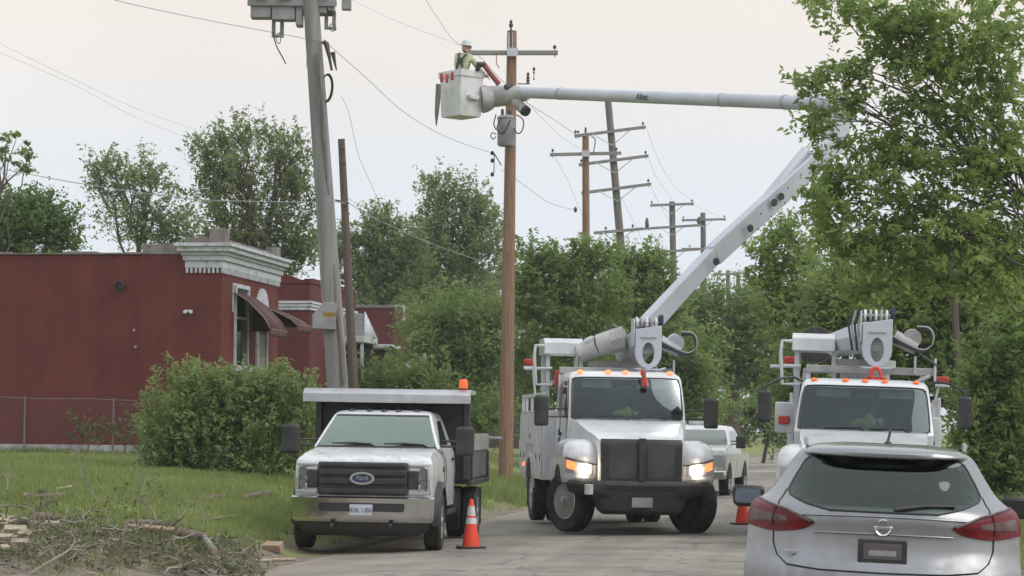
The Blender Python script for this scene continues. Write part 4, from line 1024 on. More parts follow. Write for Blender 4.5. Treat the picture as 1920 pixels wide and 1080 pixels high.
tree('street_tree', 'small leafy tree whose sprays end against sky beside big tree', [(1435, 470, 32, 16), (1450, 500, 40, 24), (1480, 440, 30, 24), (1500, 490, 45, 40), (1430, 530, 30, 14), (1520, 560, 55, 45), (1470, 570, 50, 36), (1500, 630, 60, 50)], 66, 1520, 10500, 0.12, M_['leafC'], 12, 0.12, 0.17, BG, inner=0.15, twigs=90)
tree('backdrop_tree', 'soft green tree filling the gap right of dark pole', [(690, 560, 60, 50), (760, 560, 60, 50), (640, 600, 40, 40), (720, 500, 40, 30), (900, 560, 60, 60), (960, 540, 50, 50), (820, 580, 60, 45)], 132, 800, 16000, 0.19, M_['leafA'], 18, 0.25, 0.4, BG, inner=0.1)
tree('backdrop_tree', 'soft green tree filling the gap below the distant poles', [(1010, 560, 60, 45), (1090, 540, 50, 40), (1170, 560, 60, 45), (1250, 570, 50, 45), (1290, 600, 50, 45), (1140, 610, 80, 50), (1230, 630, 70, 50)], 128, 1150, 17000, 0.19, M_['leafA'], 19, 0.25, 0.4, BG, inner=0.1)
# the big tree reaching over the boom
tree('big_tree', 'large fresh green tree hanging over the boom elbow at right', [
    (1600, 20, 45, 22), (1530, 5, 22, 12), (1650, 50, 60, 30), (1740, 30, 80, 45), (1840, 60, 100, 60), (1540, 140, 32, 12), (1598, 132, 36, 18), (1675, 112, 56, 28),
    (1780, 130, 80, 40), (1880, 150, 60, 60), (1515, 172, 16, 10), (1530, 215, 22, 20), (1600, 190, 34, 16), (1720, 195, 56, 20), (1525, 250, 18, 10), (1650, 262, 50, 22),
    (1790, 220, 80, 36), (1690, 300, 90, 34), (1575, 318, 40, 18), (1830, 320, 100, 50), (1600, 370, 60, 34), (1700, 390, 80, 40), (1550, 400, 40, 28), (1800, 430, 90, 50), (1890, 430, 50, 60), (1640, 460, 70, 40), (1900, 260, 50, 60), (1560, 460, 40, 34), (1720, 500, 80, 40), (1850, 520, 80, 50), (1530, 350, 24, 18), (1650, 540, 60, 40)],
    42.5, 2170, 27000, 0.13, M_['leafC'], 13, 0.13, 0.16, inner=0.12, twigs=60, per=24, up=0.4, aspect=0.42, yf=1.3, rise=-0.3, rag=0.7, limb=0.2)
tree('shade_tree', 'dense shady tree behind the parked right-hand bucket truck', [
    (1590, 540, 70, 50), (1680, 520, 70, 50), (1760, 540, 70, 55), (1850, 530, 80, 60), (1900, 600, 60, 60), (1560, 610, 60, 50), (1640, 610, 80, 50), (1740, 620, 80, 55),
    (1830, 640, 80, 60), (1530, 680, 50, 50), (1790, 700, 70, 50), (1880, 700, 60, 60), (1720, 690, 60, 50), (1500, 740, 60, 50), (1790, 600, 50, 60), (1800, 520, 50, 50)], 60, 1900, 46000, 0.15, M_['leafA'], 14, 0.3, 0.26, inner=0.1, twigs=160, per=26)
tree('roadside_shrub', 'dark leafy shrub beside the grass verge at right edge', [(1850, 760, 50, 50), (1905, 780, 50, 50), (1830, 830, 45, 50), (1890, 850, 50, 50), (1840, 890, 50, 35), (1905, 900, 40, 30), (1890, 690, 50, 50), (1840, 700, 40, 40), (1910, 620, 40, 50)], 50, 1870, 17000, 0.12, M_['leafA'], 15, 0.08, 0.2, inner=0.1, cat='shrub')
tree('roadside_shrub', 'low hedge of green brush far down the road', [(1400, 770, 50, 30), (1450, 790, 40, 40), (1370, 800, 40, 30), (1480, 800, 50, 40), (1560, 800, 60, 40)], 128, 1430, 9000, 0.22, M_['leafA'], 16, 0.1, 0.4, inner=0.1, cat='shrub')
tree('roadside_shrub', 'green brush growing between the houses and the work pole', [(705, 715, 40, 30), (765, 725, 36, 36), (720, 760, 60, 40), (810, 750, 60, 50), (900, 790, 50, 30), (640, 740, 50, 50)], 82, 740, 13000, 0.16, M_['leafA'], 17, 0.1, 0.3, inner=0.1, cat='shrub')
# a wood far behind closes the view
rng = np.random.default_rng(40)
lob = []
for i in range(30):
    x_ = -75 + i * 7.2 + rng.normal() * 1.5; h_ = rng.uniform(4.0, 6.5)
    lob.append((x_, 215 + rng.normal() * 8, h_ * 0.75, 5.5, 5, h_ * 0.8))
C, _ = clump_points(rng, lob, 26000, 0.7, 0.2)
C = C[C[:, 2] > 0.1]
o = np_mesh('far_woods', leaf_quads(rng, C, 0.5), 4, M_['leafA']); tag(o, 'distant line of green woods closing the end of the street', 'woods', kind='stuff')

# the big round bush by the shop
B0 = at(430, 860, 50); bz = G(B0.x, 50)
tree('round_bush', 'big round green bush growing beside the shop corner', [(400, 770, 85, 70), (340, 790, 60, 70), (300, 840, 40, 45), (480, 770, 70, 70), (545, 770, 55, 70), (440, 820, 120, 60), (370, 745, 50, 42), (420, 730, 40, 26), (520, 730, 50, 36), (560, 820, 50, 60), (350, 850, 60, 40), (500, 850, 70, 40), (450, 740, 40, 40)],
     50, 430, 40000, 0.09, M_['leafBush'], 20, 0.05, 0.11, inner=0.55, twigs=100, per=22, rise=1.0, long=2.7, rag=0.55, up=0.3, cat='bush', aspect=0.42, yf=0.9)

# ================================================================== GRASS AND WEEDS
def blades(name, rng, P, h, w, mt, lean=0.35, parent=None):
    n = len(P)
    a = rng.uniform(0, 2 * np.pi, n); hh = h * rng.uniform(0.5, 1.4, n)
    dirv = np.stack([np.cos(a), np.sin(a), np.zeros(n)], 1); side = np.stack([-np.sin(a), np.cos(a), np.zeros(n)], 1)
    ln = rng.uniform(0.05, 1.0, n) * lean
    V = np.empty((n, 4, 3))
    mid = P + dirv * (hh * ln * 0.35)[:, None]; mid[:, 2] += hh * 0.55
    tip = P + dirv * (hh * ln)[:, None]; tip[:, 2] += hh
    V[:, 0] = P - side * w * 0.5; V[:, 1] = P + side * w * 0.5; V[:, 2] = mid + side * w * 0.45; V[:, 3] = tip
    return np_mesh(name, V, 4, mt, parent)

def Gv(X, Y):
    return np.array([G(float(a), float(b)) for a, b in zip(X, Y)])
rng = np.random.default_rng(7)
n = 120000
Y = 26 + 36 * rng.uniform(0, 1, n) ** 0.8
X = np.empty(n)
edge = np.array([xe(y) for y in Y])
lft = -0.225 * Y
X = lft + (edge - lft) * rng.uniform(0, 1, n)
u_ = edge - X
nse = np.sin(X * 2.1 + np.sin(Y * 0.9) * 2) * np.sin(Y * 1.7 + X)
keep = (u_ > 0.9 + 0.5 * nse) & (rng.uniform(0, 1, n) < np.clip(0.75 + 0.5 * nse, 0.25, 1))
keep &= ~((Y < 31.5) & (u_ < 4.0) & (rng.uniform(0, 1, n) < 0.8))
X, Y = X[keep], Y[keep]
P = np.stack([X, Y, Gv(X, Y)], 1)
o = blades('grass', rng, P, 0.11, 0.016, M_['blade'], 0.6); tag(o, 'rough green grass covering the vacant lot', 'grass', kind='stuff')
n = 26000
Y = 16 + 40 * rng.uniform(0, 1, n); edge = np.array([xe(y) + ROADW for y in Y]); X = edge + 0.4 + 5 * rng.uniform(0, 1, n)
P = np.stack([X, Y, Gv(X, Y)], 1)
o = blades('grass', rng, P, 0.13, 0.017, M_['blade'], 0.6); tag(o, 'green grass verge beyond the parked silver car', 'grass', kind='stuff')
# tufts at the foot of the brown pole and the wall
n = 7000
px0 = P1.location
X = px0.x + rng.normal(size=n) * 0.9 + 0.1; Y = px0.y - 1.2 + rng.normal(size=n) * 2.4
k = (np.array([xe(y) for y in Y]) - X) > 0.25
X, Y = X[k], Y[k]; P = np.stack([X, Y, Gv(X, Y)], 1)
o = blades('grass', rng, P, 0.28, 0.022, M_['blade'], 0.6); tag(o, 'tall grass tuft around the foot of the brown work pole', 'grass', kind='stuff')
n = 1500
wx = rng.uniform(-14.5, -6.3, n); wy = 60.2 + 0.15 * (-7.4 - wx) + rng.normal(size=n) * 0.35
P = np.stack([wx, wy, Gv(wx, wy)], 1)
tall = 0.25 + 0.35 * (np.sin(wx * 2.3) * np.sin(wx * 5.1 + 1) > 0.2)
o = blades('weeds', rng, P, 0.16, 0.022, M_['leafA'], 0.7); tag(o, 'dark weeds growing along the fence and shop foundation', 'weeds', kind='stuff')

# young shrubs standing at the fence
for i, (px, Yp, top, lab) in enumerate([(165, 58.8, 775, 'thin weedy sapling at the fence, left of its neighbour'), (235, 58.9, 770, 'thin weedy sapling at the fence near the round bush')]):
    tree('sapling', lab, [(px - 18, top + 30, 22, 14), (px + 16, top + 20, 20, 16), (px, top + 50, 26, 16), (px + 28, top + 40, 12, 12)], Yp, px, 420, 0.09, M_['leafDry'], 50 + i, 0.02, 0.12, twigs=10, cat='sapling', group='saplings at the fence')

# ================================================================== FELLED BRANCHES, LOGS AND LUMBER
rng = np.random.default_rng(99); random.seed(99)
def log(px0, py0, px1, py1, r, label, m_=None, lift=0.0, name='log', group=None, bend=0.0, endm=None, r1=None):
    a, b = ground_at(px0, py0), ground_at(px1, py1)
    if abs(a.y - b.y) > 3.5: b = at(px1, py1, a.y + 0.6 * (1 if b.y > a.y else -1))
    base = (a + b) / 2; a = a - base + Vector((0, 0, r + lift)); b = b - base + Vector((0, 0, r + lift))
    root = empty(name, base); tag(root, label, 'log', group)
    n = 8; pts = []; rr = []
    d = (b - a); sd_ = d.cross(Vector((0, 0, 1))).normalized()
    for i in range(n + 1):
        t = i / n; p = a.lerp(b, t) + sd_ * bend * math.sin(t * math.pi) + Vector(rng.normal(size=3)) * r * 0.06
        pts.append(p); rr.append((r + ((r1 or r) - r) * t) * rng.uniform(0.94, 1.06))
    MB().tube(pts, rr, 10, cap=False).build('bark', m_ or M_['logbark'], root)
    dn = d.normalized()
    for p, sg, rad in ((pts[0], -1, rr[0]), (pts[-1], 1, rr[-1])):
        MB().cyl(p - dn * sg * 0.02, p + dn * sg * 0.004, rad * 0.985, n=10).build('cut_end', endm or M_['cutwood'], root)
    return root
log(42, 938, 118, 938, 0.055, 'stout bark covered log lying in grass far left', M_['logbark'])
log(103, 928, 133, 922, 0.022, 'short pale split stick lying on the far left log', M_['lumber'], 0.06)
log(238, 1013, 325, 1020, 0.036, 'fresh orange log lying across the brush pile', M_['cutwood'], 0.15)
log(236, 1006, 300, 1006, 0.04, 'dark bark log just behind the fresh orange log', M_['logbark'], 0.14)
log(380, 1030, 402, 1060, 0.045, 'pale log pointing toward camera at pile end', M_['palebranch'], 0.12, endm=M_['cutwood'])
log(333, 1020, 384, 1032, 0.06, 'thick grey log at the right part of brush pile', M_['logbark'], 0.11)
log(375, 980, 448, 970, 0.022, 'long pale stick lying in grass left of dump truck', M_['lumber'])
log(390, 940, 420, 937, 0.05, 'small reddish log in grass left of dump truck bumper', M_['logbark'])
log(460, 938, 506, 932, 0.06, 'weathered log in grass beside the dump truck wheel', M_['logbark'])
log(60, 1000, 105, 1002, 0.05, 'reddish log at the left of the brush pile', M_['logbark'], 0.16)
log(62, 1009, 108, 1009, 0.03, 'white peeled stick below the reddish log', M_['lumber'], 0.15)
log(378, 1017, 455, 1020, 0.035, 'grey branch butt lying toward the dump truck', M_['palebranch'])
log(437, 1049, 470, 1055, 0.03, 'broken stick at road edge near the pile end', M_['logbark'])
log(478, 1056, 552, 1052, 0.022, 'pale splintered stick on road edge before dump truck', M_['lumber'])
def plank(px, py, L_, w_, t_, rz, rx, label, m_=None, lift=0.05, group=None, taper=1.0):
    p = ground_at(px, py)
    mb = MB(); mb.prism([(-L_/2, -w_/2), (L_/2, -w_/2 * taper), (L_/2 * 0.96, w_/2 * taper), (-L_/2 * 0.98, w_/2)], 'z', 0, t_)
    o = mb.build('plank', m_ or M_['lumber'], None, bevel=0.004); o.location = p + Vector((0, 0, lift)); o.rotation_euler = (rx, 0, rz); tag(o, label, 'plank', group)
    return o
plank(513, 1036, 0.27, 0.16, 0.11, -0.3, R(20), 'chunky orange wood block beside dump truck wheel', M_['cutwood'], 0.02)
plank(5, 990, 0.35, 0.2, 0.05, 0.1, R(30), 'pale board end at the left edge above pile', lift=0.06)
GP = 'broken lumber at the left of the pile'
for i, (px, py, L_, rz, rx, lab) in enumerate([(28, 1038, 0.32, 0.25, 25, 'topmost broken pale board in the lumber heap'), (46, 1042, 0.30, -0.5, 30, 'right tilted pale board in the lumber heap'),
        (14, 1048, 0.26, 0.1, 20, 'leftmost pale board in the lumber heap'), (36, 1054, 0.28, -0.25, 25, 'lowest pale board in the lumber heap'), (8, 1062, 0.12, 0.4, 15, 'tiny pale offcut under the lumber heap')]):
    plank(px, py, L_ * 0.8, 0.085, 0.03, rz * 1.6, R(rx * 1.3), lab, lift=0.27 - 0.02 * i, group=GP)
# scattered chips
def branch(pts, r0, label, m_=None, Y=None, leaves_n=0, lm=None, sub=0, name='branch'):
    base = ground_at(*pts[0]) if Y is None else at(pts[0][0], pts[0][1], Y)
    Yb = base.y
    ps = [at(px, py, Yb + 0.15 * i) - base for i, (px, py) in enumerate(pts)]
    root = empty(name, base); tag(root, label, 'branch')
    q = []
    for i in range(len(ps) - 1):
        p0, p1, p2, p3 = ps[max(i-1, 0)], ps[i], ps[i+1], ps[min(i+2, len(ps)-1)]
        for k in range(4):
            t = k / 4
            q.append(0.5 * ((2*p1) + (p2 - p0)*t + (2*p0 - 5*p1 + 4*p2 - p3)*t*t + (3*p1 - p0 - 3*p2 + p3)*t*t*t))
    q.append(ps[-1]); nq = len(q)
    mb = MB(); mb.tube(q, [r0 * (1 - 0.75 * i / (nq - 1)) for i in range(nq)], 6)
    tips = []
    for s_ in range(sub):
        i = int(rng.integers(nq // 3, nq)); p = q[i]; L_ = rng.uniform(0.15, 0.4)
        d = Vector(rng.normal(size=3)); d.z = abs(d.z) * 0.9; d.normalize(); e = p + d * L_
        mb.tube([p, p.lerp(e, 0.5) + Vector(rng.normal(size=3)) * 0.03, e], [r0 * 0.35, r0 * 0.25, 0.003], 4); tips += [p.lerp(e, t) for t in (0.5, 0.7, 0.9, 1.0)]
    mb.build('stem', m_ or M_['twig'], root, fix=False)
    if leaves_n and tips:
        C = np.array([list(tips[int(rng.integers(len(tips)))]) for _ in range(leaves_n)]) + rng.normal(size=(leaves_n, 3)) * 0.06
        np_mesh('leaves', leaf_quads(rng, C, 0.075, aspect=0.4), 4, lm or M_['leafDry'], root)
    return root
branch([(52, 1078), (95, 1052), (128, 1032), (140, 1012), (130, 995)], 0.02, 'pale curved branch sweeping up from the bottom left', M_['palebranch'])
branch([(138, 1050), (145, 1035), (142, 1025)], 0.01, 'short pale twig beside the pale curved branch', M_['palebranch'])
branch([(158, 1065), (162, 1048), (155, 1032), (148, 1028)], 0.011, 'arching pale twig right of the pale curved branch', M_['palebranch'])
branch([(293, 1006), (290, 965), (272, 940), (266, 905)], 0.018, 'upright dark leafy branch in middle of brush pile', M_['twig'], None, 90, None, 9)
branch([(185, 940), (165, 915), (152, 890), (148, 850)], 0.016, 'thin bare branch rising in front of the foundation', M_['twig'], None, 30, None, 6)
branch([(118, 990), (124, 962), (130, 955)], 0.012, 'short dark stub sticking out of the brush', M_['twig'])
branch([(0, 948), (50, 952), (90, 975), (118, 992)], 0.016, 'drooping grey branch at left end of the pile', M_['twig'], 32, 50, None, 7)
branch([(150, 1000), (152, 975), (165, 955), (182, 940)], 0.010, 'slender twig curving up through the brush', M_['twig'], None, 30, None, 5)
branch([(12, 920), (14, 900), (6, 888)], 0.014, 'leafy sprig standing up at the left edge', M_['twig'], 34, 60, M_['leafB'], 8)
branch([(230, 990), (212, 978), (208, 970)], 0.012, 'short grey twig behind the fresh orange log', M_['twig'])
branch([(330, 1000), (335, 975), (345, 960)], 0.010, 'leafy shoot at the right of the brush pile', M_['twig'], None, 60, M_['leafB'], 8)
branch([(380, 998), (383, 970), (380, 945)], 0.009, 'slim green shoot in grass right of brush', M_['twig'], None, 40, M_['leafB'], 6)

# the brush itself: tangled twigs and wilted leaves
n = 560
V = []; LP = []
for i in range(n):
    t = rng.uniform(0, 1); px = -30 + 520 * t ** 0.9
    py = 1005 + rng.uniform(0, 75) - 12 * math.sin(t * 5) + 22 * max(0, t - 0.7) * 3 * rng.uniform(0, 1)
    p = ground_at(px, min(py, 1079), 24, 40); hgt = (0.24 * (1 - t) + 0.07) * rng.uniform(0, 1) ** 1.3
    p = p + Vector((0, rng.normal() * 0.2, hgt))
    d = Vector(rng.normal(size=3)); d.z *= 0.45; d.normalize(); L_ = rng.uniform(0.15, 0.6) * (1.1 - 0.5 * t)
    mid = p + d * L_ * 0.5 + Vector(rng.normal(size=3)) * 0.05; e = p + d * L_
    r0 = rng.uniform(0.003, 0.010) if rng.uniform(0, 1) < 0.8 else rng.uniform(0.012, 0.024)
    V.append((p, mid, e, r0))
    for k in range(int(rng.integers(3, 11))): LP.append(list(p.lerp(e, rng.uniform(0, 1)) + Vector(rng.normal(size=3)) * 0.06))
mb = MB()
for p, mid, e, r0 in V: mb.tube([p, mid, e], [r0, r0 * 0.8, r0 * 0.3], 4, cap=False)
o = mb.build('brush_twigs', M_['twig'], None, fix=False); tag(o, 'tangled twigs of the brush pile along the road edge', 'brush', kind='stuff')
o = np_mesh('brush_leaves', leaf_quads(rng, np.array(LP), 0.085, aspect=0.38), 4, M_['leafDry']); tag(o, 'wilted grey green leaves of the brush pile', 'leaves', kind='stuff')
# wood chips and litter
mb = MB()
for i in range(170):
    px = rng.uniform(-20, 560); py = rng.uniform(985, 1079)
    p = ground_at(px, py, 24, 40); s_ = rng.uniform(0.006, 0.02)
    Mx = Matrix.Translation(p + Vector((0, 0, s_ * 0.4))) @ Euler((rng.uniform(0, 3), rng.uniform(0, 3), rng.uniform(0, 6))).to_matrix().to_4x4()
    mb.box(-s_ * 1.6, s_ * 1.6, -s_ * 0.6, s_ * 0.6, -s_ * 0.25, s_ * 0.25, Mx)
o = mb.build('wood_chips', M_['lumber'], None, fix=False, smooth=False); tag(o, 'pale wood chips scattered along the road edge', 'chips', kind='stuff')
branch([(680, 1030), (690, 1024), (700, 1025), (712, 1040)], 0.006, 'thin pale wire loop on the road before dump truck', M_['palebranch'], name='wire_scrap')['category'] = 'wire'

# ================================================================== VEHICLE TOOLS
def pchip(xs, ys, x):
    n = len(xs)
    if x <= xs[0]: return ys[0]
    if x >= xs[-1]: return ys[-1]
    h = [xs[i+1] - xs[i] for i in range(n-1)]; dl = [(ys[i+1] - ys[i]) / h[i] for i in range(n-1)]
    m = [0] * n; m[0] = dl[0]; m[-1] = dl[-1]
    for i in range(1, n-1):
        m[i] = 0 if dl[i-1] * dl[i] <= 0 else 2 * dl[i-1] * dl[i] / (dl[i-1] + dl[i])
    i = max(j for j in range(n-1) if xs[j] <= x); t = (x - xs[i]) / h[i]
    return (2*t**3 - 3*t**2 + 1)*ys[i] + (t**3 - 2*t**2 + t)*h[i]*m[i] + (-2*t**3 + 3*t**2)*ys[i+1] + (t**3 - t**2)*h[i]*m[i+1]

class Slices:
    """a body as stacked horizontal outlines: rows of (z, y_near, y_far, w_near, w_far, bow_near, bow_far)"""
    def __init__(s, rows, p=4.0, xo=0.0, bulge=0.0): s.r = rows; s.p = p; s.xo = xo; s.bulge = bulge; s.zs = [r[0] for r in rows]
    def g(s, z): return [pchip(s.zs, [r[i] for r in s.r], z) for i in range(1, 7)]
    def near(s, t, z, out=0.0):
        yn, yf, wn, wf, bn, bf = s.g(z); return Vector((s.xo + t * (wn + out * abs(t)), yn + bn * abs(t) ** s.p - out, z))
    def far(s, t, z, out=0.0):
        yn, yf, wn, wf, bn, bf = s.g(z); return Vector((s.xo + t * wf, yf - bf * abs(t) ** s.p + out, z))
    def side(s, sg, t, z, out=0.0):
        yn, yf, wn, wf, bn, bf = s.g(z); a, b = yn + bn, yf - bf
        return Vector((s.xo + sg * (wn + (wf - wn) * t + s.bulge * math.sin(math.pi * t) + out), a + (b - a) * t, z))
    def mesh(s, nz=14, ns=16, nt=8, drop=None, inset=0.0, zs=None, cap=True):
        if zs is None:
            zs = sorted(set([round(s.zs[0] + (s.zs[-1] - s.zs[0]) * i / nz, 4) for i in range(nz + 1)] + s.zs))
        S_ = [math.sin(math.pi / 2 * (-1 + 2 * i / ns)) for i in range(ns + 1)]
        rings = []; kinds = []
        for z in zs:
            ring = [s.near(t, z, -inset) for t in S_]
            ring += [s.side(1, i / nt, z, -inset) for i in range(1, nt)]
            ring += [s.far(t, z, -inset) for t in reversed(S_)]
            ring += [s.side(-1, 1 - i / nt, z, -inset) for i in range(1, nt)]
            rings.append(ring)
        n = len(rings[0]); v = [p for r in rings for p in r]; f = []
        def kind(k):
            if k < ns: return 'near', 0.5 * (S_[k] + S_[k+1])
            if k < ns + nt: return 'right', (k - ns + 0.5) / nt
            if k < 2*ns + nt: return 'far', 0
            return 'left', 1 - (k - 2*ns - nt + 0.5) / nt
        for i in range(len(zs) - 1):
            for k in range(n):
                kd, a = kind(k)
                if drop and drop(kd, a, 0.5 * (zs[i] + zs[i+1])): continue
                j = (k + 1) % n; f.append((i*n + k, i*n + j, (i+1)*n + j, (i+1)*n + k))
        if cap:
            for i in (0, len(zs) - 1):
                for k in range(ns):
                    a, b = i*n + k, i*n + k + 1; c, d = i*n + ns + nt + (ns - k - 1), i*n + ns + nt + (ns - k)
                    f.append((a, b, c, d))
                # side slivers
                f.append(tuple(i*n + ns + q for q in range(nt + 1)))
                f.append(tuple(i*n + ((2*ns + nt + q) % n) for q in range(nt + 1)))
        mb = MB(); mb.add(v, f); return mb
    def patch(s, fn, nu=14, nv=10, out=0.006, where='near'):
        """fn(a, b) -> (t, z) with a, b in [0,1]"""
        mb = MB()
        def P(a, b):
            t, z = fn(a, b)
            return s.near(t, z, out) if where == 'near' else s.side(1 if where == 'right' else -1, t, z, out)
        mb.grid(P, nu, nv); return mb
    def line(s, pts, r=0.004, out=0.002, where='near', n=5):
        q = []
        for i in range(len(pts) - 1):
            for k in range(6):
                t = k / 6; a = pts[i][0] + (pts[i+1][0] - pts[i][0]) * t; z = pts[i][1] + (pts[i+1][1] - pts[i][1]) * t
                q.append(s.near(a, z, out) if where == 'near' else s.side(1 if where == 'right' else -1, a, z, out))
        q.append(s.near(*pts[-1], out) if where == 'near' else s.side(1 if where == 'right' else -1, *pts[-1], out))
        return MB().tube(q, r, n)

def rr_fn(t0, t1, z0, z1, r=0.35, top=None):
    """rounded rectangle patch; top: optional half-width at the upper edge"""
    def fn(a, b):
        u, v = 2*a - 1, 2*b - 1
        uu = u * math.sqrt(max(0, 1 - r * v ** 8 * 0.5)); vv = v * math.sqrt(max(0, 1 - r * u ** 8 * 0.5))
        h = (t1 - t0) / 2
        if top is not None: h = h + (top - h) * b
        return ((t0 + t1) / 2 + h * uu, (z0 + z1) / 2 + (z1 - z0) / 2 * vv)
    return fn

def wheel(parent, x, y, r, w, side=1, steer=0.0, rim=None, holes=10, rimr=0.58, camber=0.0):
    e_ = empty('wheel', (x, y, r), (0, camber, steer), parent)
    rr = r * rimr
    prof = [(rr, -w*0.42), (r*0.80, -w*0.5), (r*0.94, -w*0.49), (r*0.985, -w*0.40)]
    g = 4
    for i in range(g):
        a = -w*0.40 + w*0.8 * i / g; b = -w*0.40 + w*0.8 * (i + 1) / g; k = (b - a) * 0.12
        prof += [(r, a + k), (r, b - k)]
        if i < g - 1: prof += [(r*0.975, b - k*0.9), (r*0.975, b + k*0.9)]
    prof += [(r*0.985, w*0.40), (r*0.94, w*0.49), (r*0.80, w*0.5), (rr, w*0.42)]
    tb = MB().lathe(prof, (0, 0, 0), 'x', 40); tb.f = tb.f[:-2]
    tb.build('tyre', M_['rubber'], e_)
    s_ = side; o = w * 0.5
    rp = [(rr*1.02, s_*o*0.84), (rr*0.98, s_*o*0.92), (rr*0.92, s_*o*0.86), (rr*0.86, s_*o*0.35), (rr*0.62, s_*o*0.22), (rr*0.42, s_*o*0.55), (rr*0.30, s_*o*0.60), (rr*0.28, s_*o*0.98), (rr*0.2, s_*o*1.05), (0, s_*o*1.05)]
    rb = MB().lathe(rp, (0, 0, 0), 'x', 30); rb.f = rb.f[:-1] if False else rb.f
    ro = rb.build('rim', rim or M_['alu'], e_)
    hb = MB()
    for i in range(holes):
        a = 2*math.pi*i/holes; c = Vector((s_*o*0.40, rr*0.74*math.cos(a), rr*0.74*math.sin(a)))
        hb.cyl(c - Vector((0.02*s_, 0, 0)), c + Vector((0.012*s_, 0, 0)), rr*0.125, n=10)
    hb.build('rim_holes', M_['black'], e_)
    nb = MB()
    for i in range(holes):
        a = 2*math.pi*(i + 0.5)/holes; c = Vector((s_*o*0.58, rr*0.36*math.cos(a), rr*0.36*math.sin(a)))
        nb.cyl(c - Vector((0.03*s_, 0, 0)), c + Vector((0.025*s_, 0, 0)), rr*0.045, n=6)
    nb.build('wheel_nuts', M_['steel'], e_)
    bk = MB().cyl((-s_*o*0.5, 0, 0), (-s_*o*0.45, 0, 0), rr*0.98, n=20); bk.build('brake_drum', M_['dark'], e_)
    return e_

WELL_MIN = 0.6
def well(x0, x1, y, z, r):
    zm = max(WELL_MIN, z); a0 = math.asin(min(0.95, (zm - z) / r))
    poly = [(y + r*math.cos(a), z + r*math.sin(a)) for a in np.linspace(a0, math.pi - a0, 22)]
    return MB().prism(poly, 'x', min(x0, x1), max(x0, x1))

def interior(parent, yd, yw, z0, z1, w, dash_z):
    bx('dashboard', M_['liner'], parent, -w, w, yd, yd + 0.45, z0 + 0.25, dash_z, 0.04)
    for sg in (-1, 1):
        st = MB(); st.box(sg*w*0.5 - 0.25, sg*w*0.5 + 0.25, yw, yw + 0.16, dash_z - 0.35, dash_z + 0.42); st.box(sg*w*0.5 - 0.25, sg*w*0.5 + 0.25, yw - 0.45, yw - 0.002, dash_z - 0.40, dash_z - 0.22)
        so = st.build('seat', M_['seat'], parent, bevel=0.05)
        bx('headrest', M_['seat'], so, sg*w*0.5 - 0.13, sg*w*0.5 + 0.13, yw + 0.03, yw + 0.13, dash_z + 0.45, dash_z + 0.66, 0.04)
    c = Vector((w*0.5, yd + 0.62, dash_z + 0.02)); pts = []
    for i in range(25):
        a = 2*math.pi*i/24; pts.append(c + Vector((0.2*math.cos(a), 0.09*math.sin(a), 0.18*math.sin(a))))
    MB().tube(pts, 0.016, 6).build('steering_wheel', M_['black'], parent)

def mirror_pair(parent, xs, y, zc, w, h, armz, ax0, arm_pts=None, d=0.10, m_=None):
    for sg in (-1, 1):
        mo = empty('mirror', (sg * xs, y, zc), parent=parent)
        mb = MB(); 
        S = Slices([(-h/2, 0.02, d*0.7, w*0.40, w*0.40, 0.03, 0.0), (-h/2 + 0.03, 0.0, d, w*0.5, w*0.5, 0.04, 0.0), (h/2 - 0.04, 0.0, d, w*0.5, w*0.5, 0.04, 0.0), (h/2, 0.03, d*0.8, w*0.38, w*0.38, 0.03, 0)], p=3)
        S.mesh(8, 8, 3).build('housing', m_ or M_['black'], mo)
        bx('glass', M_['chrome'], mo, -w*0.42, w*0.42, d + 0.001, d + 0.006, -h*0.42, h*0.42, 0.0)
        ab = MB()
        for z_ in armz: ab.tube([(0, d*0.5, z_ - zc), (sg*(ax0 - xs) * 0.5, d*0.5 + 0.03, z_ - zc), (sg*(ax0 - xs), d*0.5 + 0.12, z_ - zc)], 0.018, 6)
        ab.build('arm', M_['black'], mo)

# ================================================================== DUMP TRUCK
M_['lampcup'] = mat('grey_lamp_cup', (0.16, 0.165, 0.17), 0.25, 0.4)
FY = 34.3
fx = at(677, 950, FY).x
fa = 0.075
froot = empty('dump_truck', (fx, FY, 0.0), (0, R(0.4), -math.atan(fa))); tag(froot, 'white dump truck with black grille and grey cab shield parked facing us', 'truck')
froot.location.z = at(677, 1029, FY + 0.9).z * 0.0 + G(fx + 0.3, FY + 0.9) * 0.5
T = froot
# front clip: grille panel, wings and hood in one shell
FB = Slices([(0.60, 0.16, 1.95, 0.96, 0.98, 0.10, 0.05), (0.80, 0.12, 1.95, 0.985, 1.0, 0.09, 0.05), (1.10, 0.11, 1.95, 0.99, 1.0, 0.09, 0.05), (1.27, 0.12, 1.95, 0.98, 0.99, 0.10, 0.05),
             (1.32, 0.17, 1.93, 0.955, 0.975, 0.12, 0.05), (1.37, 0.38, 1.90, 0.93, 0.95, 0.14, 0.05), (1.42, 0.80, 1.85, 0.91, 0.92, 0.14, 0.05), (1.47, 1.36, 1.80, 0.87, 0.88, 0.12, 0.05)], p=5)
FB.mesh(20, 18, 8).build('hood', M_['white'], T)
for sg in (-1, 1):      # raised hood creases
    q = [FB.near(sg * 0.52, z, 0.002) for z in (1.325, 1.35, 1.38, 1.41, 1.44, 1.465)]
    MB().tube(q, 0.016, 6, flat=0.5).build('hood_crease', M_['white'], T)
for sg, wh in ((1, 'right'), (-1, 'left')):
    for t0 in ((0.98, 0.62), (0.98, 1.30)): pass
    FB.line([(0.93, 0.66), (0.93, 1.30)], 0.005, 0.002, wh).build('panel_gap', M_['seam'], T)
    bx('fender_badge', M_['chrome'], T, sg*0.99 if sg > 0 else -1.004, 1.004 if sg > 0 else -0.99, 1.5, 1.75, 1.12, 1.2, 0.0)
